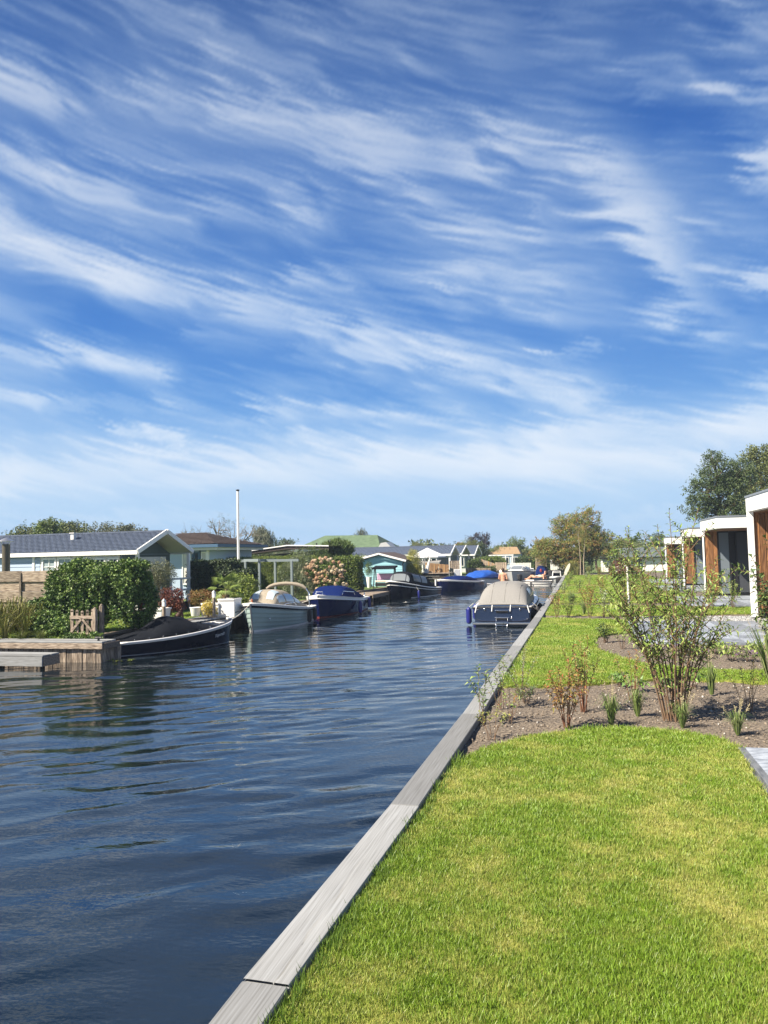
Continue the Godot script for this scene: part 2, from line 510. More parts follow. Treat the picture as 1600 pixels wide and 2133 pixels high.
# ---------------------------------------------------------------- materials used in several places
func materials() -> void:
	var greywood = tex(3, 0.035, [Color8(156, 154, 151), Color8(172, 170, 167), Color8(178, 176, 173), Color8(184, 182, 180), Color8(194, 193, 191)], 256, 5)
	M.kerb = []
	for k in 4:
		var tn: float = [1.0, 0.86, 1.06, 0.93][k]
		var m = tmat(greywood, V(7.5, 7.5, 0.16), 0.85, Color(tn * 0.73, tn * 0.75, tn * 0.77), true, 0.25, V(k * 0.37, k * 0.21, k * 0.6))
		M.kerb.append(m)
	var tan_t = tex(8, 0.03, [Color8(92, 83, 74), Color8(134, 123, 111), Color8(160, 150, 138), Color8(180, 172, 160)], 256, 5)
	M.oldx = []; M.oldy = []
	for k in 4:
		var tn: float = [1.0, 0.82, 0.92, 0.72][k]
		M.oldx.append(tmat(tan_t, V(0.5, 5.0, 5.0), 0.85, Color(tn, tn * 0.97, tn * 0.94), true, 0.2, V(k * 0.3, k * 0.17, 0)))
		M.oldy.append(tmat(tan_t, V(5.0, 0.5, 5.0), 0.85, Color(tn, tn * 0.97, tn * 0.94), true, 0.2, V(k * 0.3, k * 0.17, 0)))
	var brown_t = tex(14, 0.03, [Color8(92, 62, 38), Color8(130, 90, 56), Color8(150, 108, 70), Color8(168, 126, 86)], 256, 5)
	M.cedar = []
	for k in 4:
		var tn: float = [1.0, 0.86, 0.94, 0.78][k]
		M.cedar.append(tmat(brown_t, V(4.5, 0.35, 4.5), 0.6, Color(tn, tn * 0.97, tn * 0.92), true, 0.15, V(k * 0.3, k * 0.23, k * 0.4)))
	M.soil = tmat(tex(21, 0.05, [Color8(60, 53, 46), Color8(92, 83, 73), Color8(112, 102, 90), Color8(134, 123, 108)], 512, 5), V(0.9, 0.9, 0.9), 0.95, Color.WHITE, true, 2.2)
	M.turf = tmat(tex(22, 0.04, [Color8(84, 98, 34), Color8(122, 136, 50), Color8(158, 156, 80)], 256, 5), V(0.7, 0.7, 0.7), 0.95, Color.WHITE, true, 1.0)
	M.field = tmat(tex(24, 0.03, [Color8(64, 84, 34), Color8(86, 108, 44), Color8(112, 122, 60)], 256, 5), V(0.12, 0.12, 0.12), 0.95)
	M.paver = []
	var slate = tex(26, 0.03, [Color8(118, 124, 132), Color8(146, 152, 160), Color8(166, 172, 178)], 256, 5)
	for k in 3:
		var tn: float = [1.0, 0.88, 1.08][k]
		M.paver.append(tmat(slate, V(0.8, 0.8, 2.0), 0.55, Color(tn * 0.92, tn * 0.93, tn * 0.95), true, 0.08, V(k * 0.3, 0, k * 0.2)))
	M.edging = tmat(slate, V(1.5, 1.5, 0.5), 0.7, Color(0.7, 0.7, 0.7), true, 0.1)
	M.white = mat(lin(0.78, 0.78, 0.77), 0.45)
	M.offwhite = mat(lin(0.66, 0.65, 0.62), 0.55)
	M.cream = mat(lin(0.62, 0.58, 0.48), 0.6)
	M.flash = mat(lin(0.22, 0.24, 0.27), 0.4, 0.3)
	M.black = mat(lin(0.012, 0.012, 0.014), 0.45)
	M.rubber = mat(lin(0.02, 0.02, 0.022), 0.7)
	M.chrome = mat(lin(0.75, 0.76, 0.78), 0.15, 1.0)
	M.steel = mat(lin(0.45, 0.46, 0.48), 0.35, 0.8)
	M.glass = mat(lin(0.02, 0.03, 0.04), 0.05)
	M.navy = mat(lin(0.004, 0.008, 0.05), 0.14)
	M.darkhull = mat(lin(0.004, 0.005, 0.012), 0.16); M.darkhull.metallic_specular = 0.35
	M.gelcoat = mat(lin(0.80, 0.80, 0.78), 0.22); M.gelcoat.clearcoat_enabled = true; M.gelcoat.clearcoat = 0.5
	var cloth = tex(31, 0.05, [Color8(214, 214, 214), Color8(240, 240, 240), Color8(255, 255, 255)], 256, 4)
	M.blackcloth = tmat(cloth, V(2, 2, 2), 0.85, lin(0.010, 0.012, 0.017), false, 0.2)
	M.bluecloth = tmat(cloth, V(2, 2, 2), 0.8, lin(0.004, 0.015, 0.095), false, 0.2)
	M.tarp = tmat(cloth, V(2, 2, 2), 0.5, lin(0.015, 0.09, 0.42), false, 0.3)
	M.beige = tmat(cloth, V(2, 2, 2), 0.85, lin(0.34, 0.30, 0.24), false, 0.2)
	M.greycloth = tmat(cloth, V(2, 2, 2), 0.85, lin(0.27, 0.265, 0.255), false, 0.2)
	for c in [M.blackcloth, M.bluecloth, M.beige, M.greycloth]: c.metallic_specular = 0.2
	M.bark = tmat(tex(41, 0.04, [Color8(58, 46, 36), Color8(96, 80, 64), Color8(128, 112, 94)], 256, 4), V(3, 0.8, 3), 0.9, Color.WHITE, true, 0.8)
	M.twig = mat(lin(0.16, 0.10, 0.06), 0.8)
	M.redtwig = mat(lin(0.17, 0.07, 0.035), 0.8)
	M.leaf = leafmat(); M.blade = leafmat(0.6, 0.5)
	M.rope = mat(lin(0.55, 0.53, 0.48), 0.9)
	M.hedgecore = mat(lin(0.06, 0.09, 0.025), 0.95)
	M.terracotta = mat(lin(0.30, 0.10, 0.05), 0.85)

# ---------------------------------------------------------------- grass and soil
func in_poly(p: Vector2, poly: PackedVector2Array) -> bool: return Geometry2D.is_point_in_polygon(p, poly)
func sheet(poly: PackedVector2Array, y: float, thick: float) -> MB:
	var mb = MB.new()
	var t = Geometry2D.triangulate_polygon(poly)
	for k in range(0, t.size(), 3):
		mb.tri(V(poly[t[k]].x, y, poly[t[k]].y), V(poly[t[k + 1]].x, y, poly[t[k + 1]].y), V(poly[t[k + 2]].x, y, poly[t[k + 2]].y), Vector3.UP)
	var cw = Geometry2D.is_polygon_clockwise(poly)
	for k in poly.size():
		var p = poly[k]; var q = poly[(k + 1) % poly.size()]
		var d = q - p
		mb.quad(V(p.x, y, p.y), V(q.x, y, q.y), V(q.x, y - thick, q.y), V(p.x, y - thick, p.y), V(d.y, 0, -d.x) * (-1.0 if cw else 1.0))
	return mb
func tuft_mesh(blades: int, rad: float, hgt: float, wid: float, tseed: int) -> ArrayMesh:
	var r = RandomNumberGenerator.new(); r.seed = tseed
	var mb = MB.new()
	for k in blades:
		var a = r.randf() * TAU; var q = sqrt(r.randf()) * rad
		var p = V(cos(a) * q, -0.01, sin(a) * q)
		var dir = V(r.randf_range(-1, 1), 0, r.randf_range(-1, 1)) * hgt * 0.55
		var h = hgt * r.randf_range(0.55, 1.1)
		var sd = V(r.randf_range(-1, 1), 0, r.randf_range(-1, 1)).normalized() * wid * 0.5
		var m = p + dir * 0.35 + V(0, h * 0.6, 0)
		var e = p + dir + V(0, h, 0)
		var t = r.randf_range(0.6, 1.35)
		mb.col = Color(t, t, t)
		var nn = Vector3.UP * 0.6 + sd.normalized().cross(Vector3.UP) * 0.8
		mb.quad(p - sd, p + sd, m + sd * 0.8, m - sd * 0.8, nn)
		mb.tri(m - sd * 0.8, m + sd * 0.8, e, nn)
	return mb.mesh(M.blade, true)
const BARE = [[-0.28, -4.95, 0.05], [0.4, -6.3, 0.05], [-0.1, -2.9, 0.06]]
var patch_a: FastNoiseLite
var patch_b: FastNoiseLite
func grass(parent: Node3D, poly: PackedVector2Array, y: float, density: Callable, meshes: Array, xr: Vector2, zr: Vector2, step: float, dry: float) -> void:
	# jittered grid of tufts inside the polygon, colour by dry patches
	var lists = []; var cols = []
	for k in meshes.size():
		lists.append([]); cols.append(PackedColorArray())
	var z = zr.x
	while z > zr.y:
		var dn: float = density.call(z)
		var st = step * dn
		var x = xr.x
		while x < xr.y:
			var p = Vector2(x + rr(-0.6, 0.6) * st, z + rr(-0.6, 0.6) * st)
			if in_poly(p, poly):
				var w = clampf(patch_a.get_noise_2d(p.x, p.y) * 1.0 + patch_b.get_noise_2d(p.x, p.y) * 0.6 + 0.30 + dry, 0.0, 1.0)
				var bare = false
				for q in BARE:
					var dd = Vector2((p.x - q[0]) / q[2], (p.y - q[1]) / (q[2] * 0.6)).length()
					if dd < 1.0 + rr(-0.3, 0.3): bare = true
				if bare and rng.randf() < 0.55:
					x += st
					continue
				w = clampf(w + rr(-0.42, 0.42), 0.0, 1.0) if not bare else 0.9
				var c = Color(0.185, 0.31, 0.024).lerp(Color(0.50, 0.46, 0.14), w * 0.85)
				var s = rr(0.75, 1.2) * (1.15 - 0.4 * w)
				var b = Basis(Vector3.UP, rr(0, TAU)).scaled(V(s * pow(dn, 0.75), s * pow(dn, 0.2), s * pow(dn, 0.75)))
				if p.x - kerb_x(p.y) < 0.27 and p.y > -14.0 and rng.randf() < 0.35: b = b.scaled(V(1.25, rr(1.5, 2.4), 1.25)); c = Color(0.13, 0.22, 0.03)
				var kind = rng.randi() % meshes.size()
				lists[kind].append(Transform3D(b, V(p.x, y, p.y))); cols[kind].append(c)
			x += st
		z -= st
	for k in meshes.size():
		if lists[k].size() > 0: many(parent, "grass_blades", meshes[k], lists[k], cols[k])

func right_ground() -> void:
	patch_a = FastNoiseLite.new(); patch_a.seed = 3; patch_a.frequency = 0.55; patch_a.fractal_octaves = 3
	patch_b = FastNoiseLite.new(); patch_b.seed = 9; patch_b.frequency = 2.6; patch_b.fractal_octaves = 3
	# soil under everything on this bank
	var f = FastNoiseLite.new(); f.seed = 12; f.frequency = 2.2; f.fractal_octaves = 4
	var rows = []
	var z = 6.0
	while z > -62.0:
		var row = []
		var x = -1.13
		while x < 12.0:
			var h = f.get_noise_2d(x, z) * 0.028 if z > -24.0 else 0.0
			row.append(V(x, -0.055 + h, z))
			x += 0.06 if x < 3.2 else 0.8
		rows.append(row)
		z -= 0.06 if (z < -6.0 and z > -17.0) else 0.5
	var mb = MB.new(); mb.grid(rows, false, false)
	var soil = struct(mb, "soil_ground", M.soil)
	# lawns
	var tufts = [tuft_mesh(14, 0.030, 0.036, 0.0036, 1), tuft_mesh(14, 0.032, 0.031, 0.0036, 2), tuft_mesh(12, 0.028, 0.041, 0.0038, 3)]
	var A = PackedVector2Array([Vector2(-1.2, 4), Vector2(-1.2, -2.7), Vector2(-1.08, -6.6), Vector2(-0.85, -7.15), Vector2(-0.55, -7.6), Vector2(0, -8.0), Vector2(0.4, -8.12), Vector2(0.9, -8.02), Vector2(1.2, -7.75), Vector2(1.29, -7.5), Vector2(1.2, -5.9), Vector2(1.15, -4), Vector2(1.15, 4)])
	var B = PackedVector2Array([Vector2(-1.08, -10.35), Vector2(-0.42, -10.5), Vector2(0.4, -10.85), Vector2(1.18, -11.25), Vector2(2.3, -11.0), Vector2(6.5, -11.2), Vector2(6.5, -12.2), Vector2(2.54, -12.0), Vector2(1.58, -12.1), Vector2(1.0, -12.5), Vector2(0.57, -13.3), Vector2(0.26, -14.3), Vector2(0.18, -15.4), Vector2(0.3, -16.6), Vector2(0.75, -17.2), Vector2(1.0, -17.5), Vector2(1.0, -20.3), Vector2(-1.0, -20.9), Vector2(-1.05, -16)])
	var C = PackedVector2Array([Vector2(-1.0, -22.0), Vector2(1.5, -21.7), Vector2(3.9, -22.2), Vector2(6.0, -22.2), Vector2(6.0, -24.2), Vector2(3.4, -24.6), Vector2(1.2, -25.6), Vector2(-0.98, -26.0)])
	var D = PackedVector2Array([Vector2(-0.98, -27.0), Vector2(1.2, -26.8), Vector2(3.6, -27), Vector2(3.8, -32.2), Vector2(-0.96, -32.4)])
	var E = PackedVector2Array([Vector2(-0.96, -33.6), Vector2(3.9, -33.6), Vector2(4.0, -39.5), Vector2(-0.96, -39.5)])
	var F = PackedVector2Array([Vector2(-0.96, -40.8), Vector2(4.1, -40.8), Vector2(4.3, -56), Vector2(-0.96, -56)])
	var polys = [A, B, C, D, E, F]
	for k in polys.size():
		var lw = struct(sheet(polys[k], -0.02, 0.06), "lawn", M.turf)
		var xr = Vector2(-1.25, 2.4 if k == 0 else 5.0)
		var zr = Vector2(0.0 if k == 0 else polys[k][0].y + 0.6, -8.2 if k == 0 else -60.0)
		var zmin = 0.0
		for p in polys[k]: zmin = min(zmin, p.y)
		zr.y = max(zr.y, zmin)
		grass(lw, polys[k], -0.02, func(zz): return clampf(absf(zz) / 4.6, 0.85, 7.0), tufts, xr, zr, 0.0195, -0.16 if k > 0 else 0.0)
	# pebbles and crumbs lying on the soil beds
	var pb = MB.new(); pb.ell(Vector3.ZERO, V(1, 0.6, 0.8), 6, 4)
	var pm = mat(Color.WHITE, 0.9); pm.vertex_color_use_as_albedo = true
	var pmesh = pb.mesh(pm)
	var xs = []; var cs = PackedColorArray()
	for k in 5200:
		var p = Vector2(rr(-1.1, 2.8), rr(-6.6, -11.4))
		if k > 3800: p = Vector2(rr(0.2, 3.5), rr(-12.0, -17.0))
		if in_poly(p, A) or in_poly(p, B): continue
		var s = rr(0.004, 0.013) * (1.7 if rng.randf() < 0.12 else 1.0)
		xs.append(Transform3D(rbasis(s), V(p.x, -0.05 + f.get_noise_2d(p.x, p.y) * 0.028, p.y)))
		var t = rng.randf()
		cs.append(Color(0.50, 0.48, 0.44) if t > 0.9 else (Color(0.26, 0.21, 0.16).lerp(Color(0.10, 0.08, 0.06), rng.randf())))
	many(soil, "pebbles", pmesh, xs, cs)

func kerb_x(z: float) -> float:
	var pts = [[6.0, -1.42], [-2.7, -1.42], [-6.8, -1.29], [-12.0, -1.30], [-22.0, -1.22], [-36.0, -1.19], [-70.0, -1.19]]
	for k in pts.size() - 1:
		if z >= pts[k + 1][0]:
			return lerpf(pts[k][1], pts[k + 1][1], (z - pts[k][0]) / (pts[k + 1][0] - pts[k][0]))
	return -1.19
func right_edge() -> void:
	var t = thing("timber_edging", "weathered grey timber beams edging the lawn beside the water", "edging", V(-1.3, -0.6, -2))
	var joints = [4.2, 1.6, -0.7, -3.02, -5.28, -8.35, -11.4, -14.5, -17.6, -20.7, -23.8, -26.9, -30.0, -33.1, -36.2, -39.3, -42.4, -45.5, -48.6, -51.7, -54.8, -57.9]
	for k in joints.size() - 1:
		var z0: float = joints[k] - 0.004; var z1: float = joints[k + 1] + 0.004
		var a = V(kerb_x(z0) + 0.1, 0, z0); var b = V(kerb_x(z1) + 0.1, 0, z1)
		var d = (b - a).normalized()
		var x = Vector3.UP.cross(d).normalized() * -1.0
		var dy: float = [0.0, 0.003, -0.004][k % 3]
		var mb = MB.new()
		var bb = Basis(x, Vector3.UP, x.cross(Vector3.UP))
		var ln = a.distance_to(b)
		if k == 3:
			# this beam has split along its grain: a groove runs along the top
			mb.cbox((a + b) * 0.5 + V(0, -0.030 + dy, 0), V(0.205, 0.060, ln + 0.004), 0.002, bb)
			var rows = []
			for q in 61:
				var u = q / 60.0
				var cx = 0.035 - 0.05 * u + 0.007 * sin(u * 21.0) + 0.004 * sin(u * 57.0)
				var dp = 0.011 * clampf((0.62 - u) * 9.0, 0.0, 1.0) * (0.55 + 0.45 * sin(u * 33.0 + 1.0))
				var wd = 0.0035 + 0.001 * sin(u * 40.0)
				var row = []
				for c in [[-0.1025, -0.012], [-0.1025, -0.004], [-0.0985, 0.0], [cx - wd, 0.0], [cx, -dp], [cx + wd, 0.0], [0.0985, 0.0], [0.1025, -0.004], [0.1025, -0.012]]:
					row.append(a.lerp(b, u * 1.002 - 0.001) + bb * V(c[0], 0.0155 + dy + c[1], 0))
				rows.append(row)
			mb.grid(rows, false, bb.z.z > 0)
		else:
			mb.cbox((a + b) * 0.5 + V(0, -0.022 + dy, 0), V(0.205, 0.075, ln), 0.006, bb)
		wpart(mb, "beam", M.kerb[(k * 3 + 1) % 4], t)
	# boards of the bank below the beams
	var z = 4.0
	var bn = 0
	while z > -57.0:
		var mb = MB.new()
		mb.cbox(V(kerb_x(z - 0.14) + 0.1, -0.5, z - 0.14), V(0.05, 0.88, 0.272 if z > -24.0 else 1.1), 0.004)
		wpart(mb, "bank_board", M.oldy[bn % 4], t)
		z -= 0.28 if z > -24.0 else 1.12
		bn += 1

func paving() -> void:
	# path of slabs along the near lawn, with its edging strip
	var t = struct(sheet(PackedVector2Array([Vector2(1.2, 4), Vector2(1.2, -5.9), Vector2(1.33, -7.58), Vector2(3.9, -7.58), Vector2(3.9, 4)]), -0.05, 0.1), "path", M.edging)
	var zz = 3.6
	var k = 0
	while zz > -7.2:
		var l = 1.0 if zz - 1.0 > -7.56 else zz + 7.56
		for c in 4:
			var xl = 1.33 - (0.07 if zz > -4.6 else 0.0)
			var mb = MB.new()
			mb.cbox(V(xl + 0.30 + c * 0.605, -0.03, zz - l * 0.5), V(0.595, 0.05, l - 0.01), 0.004)
			part(mb, "slab", M.paver[(k * 2 + c) % 3], t)
		var eb = MB.new()
		eb.cbox(V(1.25 + (0.06 if zz < -5.0 else 0.0) - (0.04 if zz > -4.6 else 0.0), -0.035, zz - l * 0.5), V(0.06, 0.06, l - 0.008), 0.004)
		part(eb, "edging_strip", M.edging, t)
		zz -= l; k += 1
	# terrace before the first cabin
	var tr = struct(sheet(PackedVector2Array([Vector2(1.05, -15.35), Vector2(1.05, -19.95), Vector2(6.6, -19.95), Vector2(6.6, -15.35)]), -0.045, 0.1), "terrace", M.edging)
	var s = 0.61
	for i in 9:
		for j in 7:
			var mb = MB.new()
			mb.cbox(V(1.37 + i * s, -0.025 + rr(-0.002, 0.002), -15.68 - j * s), V(s - 0.012, 0.05, s - 0.012), 0.004)
			part(mb, "paver", M.paver[rng.randi() % 3], tr)
	# grey gravel strip between the terrace and the lawn behind
	var gv = struct(sheet(PackedVector2Array([Vector2(1.3, -20.0), Vector2(1.3, -21.4), Vector2(6.6, -21.4), Vector2(6.6, -20.0)]), -0.04, 0.08), "gravel_strip", mat(lin(0.16, 0.17, 0.18), 0.95))
	var pb = MB.new(); pb.ell(Vector3.ZERO, V(1, 0.7, 0.85), 5, 4)
	var pm = mat(Color.WHITE, 0.9); pm.vertex_color_use_as_albedo = true
	var xs = []; var cs = PackedColorArray()
	for q in 5200:
		xs.append(Transform3D(rbasis(rr(0.012, 0.026)), V(rr(1.3, 6.6), -0.035, rr(-21.4, -20.0))))
		var g = rr(0.10, 0.42)
		cs.append(Color(g, g * 1.02, g * 1.05))
	many(gv, "gravel", pb.mesh(pm), xs, cs)
	# small terraces of the cabins behind
	for q in 3:
		var z0: float = [-24.9, -33.8, -41.5][q]; var x0: float = [3.1, 3.3, 3.5][q]
		var tb = struct(sheet(PackedVector2Array([Vector2(x0, z0), Vector2(x0, z0 - 4.8), Vector2(8, z0 - 4.8), Vector2(8, z0)]), -0.045, 0.1), "terrace", M.edging)
		for i in 8:
			for j in 8:
				var mb = MB.new()
				mb.cbox(V(x0 + 0.3 + i * 0.6, -0.022, z0 - 0.3 - j * 0.6), V(0.588, 0.05, 0.588), 0.004)
				part(mb, "paver", M.paver[rng.randi() % 3], tb)

# ---------------------------------------------------------------- garden plants
var leaf_units = {}
func leaf_unit(ratio: float) -> ArrayMesh:
	if not leaf_units.has(ratio):
		var mb = MB.new()
		mb.leaf(Vector3.ZERO, Vector3.BACK, Vector3.UP, 1.0, ratio, 0.18)
		leaf_units[ratio] = mb.mesh(M.leaf)
	return leaf_units[ratio]
var leaf_mats = {}
func leaf_color(c: Color) -> StandardMaterial3D:
	var key = c.to_html()
	if not leaf_mats.has(key):
		var m = mat(c.linear_to_srgb(), 0.5)
		m.backlight_enabled = true; m.backlight = Color(0.5, 0.5, 0.5)
		leaf_mats[key] = m
	return leaf_mats[key]
# o: stems, h, spread, leaf, ratio, n (leaves a stem), cols, from, indiv, twigs, wood, arch, r
func shrub(called: String, label: String, cat: String, at: Vector3, o: Dictionary, group := "") -> Node3D:
	var t = thing(called, label, cat, at, 0.0, group)
	var leaves = []
	var wood: Material = o.get("wood", M.twig)
	var ends: Array = o.get("ends", [])
	for s in int(o.stems):
		var a = TAU * (s * 0.382 + rr(-0.08, 0.08))
		var q = sqrt((s + 0.6) / o.stems)
		var hh: float = o.h * rr(0.72, 1.0) * (1.05 - 0.3 * q)
		var end = V(cos(a) * o.spread * q, hh, sin(a) * o.spread * q)
		if s < ends.size(): end = ends[s]
		var arch: float = o.get("arch", 0.25)
		var st = V(cos(a), 0, sin(a)) * float(o.get("foot", 0.04)) * rr(0.3, 1.0)
		var c1 = st + V((end.x - st.x) * (0.5 - arch), end.y * 0.55, (end.z - st.z) * (0.5 - arch))
		var pts = []
		for k in 7:
			var u = k / 6.0
			pts.append(st.lerp(c1, u).lerp(c1.lerp(end, u), u) + V(rr(-1, 1), 0, rr(-1, 1)) * 0.012 * u * o.h)
		var r0: float = o.get("r", 0.007)
		var mb = MB.new()
		mb.tube(pts, [r0, r0 * 0.85, r0 * 0.75, r0 * 0.6, r0 * 0.5, r0 * 0.4, r0 * 0.25], 5)
		var lines = [pts]
		for w in int(o.get("twigs", 0)):
			var u0 = rr(0.35, 0.85)
			var p0: Vector3 = pts[int(u0 * 6)].lerp(pts[min(6, int(u0 * 6) + 1)], u0 * 6 - int(u0 * 6))
			var aa = rr(0, TAU)
			var dd = (V(cos(aa), rr(0.5, 1.3), sin(aa))).normalized() * o.h * rr(0.1, 0.22)
			var tp = [p0, p0 + dd * 0.5 + V(0, 0.01, 0), p0 + dd]
			mb.tube(tp, [r0 * 0.45, r0 * 0.35, r0 * 0.2], 4)
			lines.append(tp)
		var sp = part(mb, "stem", wood, t)
		for li in lines.size():
			var ln: Array = lines[li]
			var nl: int = int(o.n) if li == 0 else int(o.get("twig_n", o.n * 0.35))
			for k in nl:
				var f0: float = o.get("from", 0.3) if li == 0 else 0.15
				var u = lerpf(f0, 1.0, pow((k + rr(0.0, 0.9)) / nl, 0.68))
				var fu = u * (ln.size() - 1)
				var i0 = mini(int(fu), ln.size() - 2)
				var p: Vector3 = ln[i0].lerp(ln[i0 + 1], fu - i0)
				var ax: Vector3 = (ln[i0 + 1] - ln[i0]).normalized()
				var ga = k * 2.4 + rr(-0.4, 0.4)
				var sd = ax.cross(V(0.3, 0.1, 0.9)).normalized()
				var d = (sd * cos(ga) + ax.cross(sd) * sin(ga) + ax * rr(0.2, 0.8) + V(0, rr(-0.25, 0.3), 0)).normalized()
				var l: float = o.leaf * rr(0.55, 1.15)
				leaves.append([p, d, l])
	# leaves: some pieces of their own, the rest one part
	var ratio: float = o.get("ratio", 0.3)
	var cols: Array = o.cols
	var indiv: int = mini(int(o.get("indiv", 0)), leaves.size())
	var rest = MB.new()
	for k in leaves.size():
		var L: Array = leaves[k]
		var cc: Color = cols[rng.randi() % cols.size()]
		var up = (Vector3.UP + V(rr(-0.5, 0.5), 0, rr(-0.5, 0.5))).normalized()
		var d: Vector3 = L[1]
		if absf(d.dot(up)) > 0.97: up = Vector3.RIGHT
		if (k * 7919) % leaves.size() < indiv:
			var x = up.cross(d).normalized()
			var y = d.cross(x).normalized()
			shared(leaf_unit(ratio), "leaf", Transform3D(Basis(x, y, d).scaled_local(Vector3.ONE * L[2]), L[0]), t, leaf_color(cc))
		else:
			var b = rr(0.8, 1.2)
			rest.col = Color(cc.r * b, cc.g * b, cc.b * b)
			rest.leaf(L[0], d, up, L[2], L[2] * ratio, 0.2)
	if rest.v.size() > 0:
		var f = part(rest, "foliage", M.leaf, t, true)
		f.set_meta("kind", "stuff")
	return t
func grass_clump(label: String, at: Vector3, h: float, spread: float, n: int, cols: Array, group: String, plumes := 0, called := "grass_clump") -> Node3D:
	var t = thing(called, label, "ornamental grass", at, 0.0, group)
	var mb = MB.new()
	for k in n:
		var a = rr(0, TAU); var q = pow(rng.randf(), 0.6)
		var d = V(cos(a), 0, sin(a))
		var hh = h * rr(0.55, 1.0)
		var e = d * spread * q * rr(0.6, 1.1)
		var sd = d.cross(Vector3.UP) * rr(0.003, 0.005) * (h / 0.4)
		var p0 = d * 0.05 * h * q
		var p1 = p0 + e * 0.3 + V(0, hh * 0.55, 0)
		var p2 = p0 + e * 0.7 + V(0, hh * 0.9, 0)
		var p3 = p0 + e * 1.25 + V(0, hh * (1.0 - 0.3 * q), 0)
		var c: Color = cols[rng.randi() % cols.size()]
		var b = rr(0.75, 1.2)
		mb.col = Color(c.r * b, c.g * b, c.b * b)
		var nn = V(d.x, 0.5, d.z)
		mb.quad(p0 - sd, p0 + sd, p1 + sd, p1 - sd, nn); mb.quad(p1 - sd, p1 + sd, p2 + sd * 0.7, p2 - sd * 0.7, nn); mb.tri(p2 - sd * 0.7, p2 + sd * 0.7, p3, nn)
	var f = part(mb, "blades", M.blade, t, true); f.set_meta("kind", "stuff")
	for k in plumes:
		var a = rr(0, TAU)
		var e = V(cos(a) * spread * rr(0.3, 1.0), h * rr(1.0, 1.35), sin(a) * spread * rr(0.3, 1.0))
		var pm = MB.new()
		pm.tube([Vector3.ZERO, e * 0.5 + V(0, 0.03, 0), e], [0.0015, 0.0015, 0.001], 4)
		for q in 34:
			pm.leaf(e.lerp(e * 0.78, rng.randf()), V(rr(-1, 1), rr(0.2, 1.2), rr(-1, 1)).normalized(), V(rr(-1, 1), 0.3, rr(-1, 1)), rr(0.015, 0.03), 0.004)
		part(pm, "seed_head", M.straw, t)
	return t

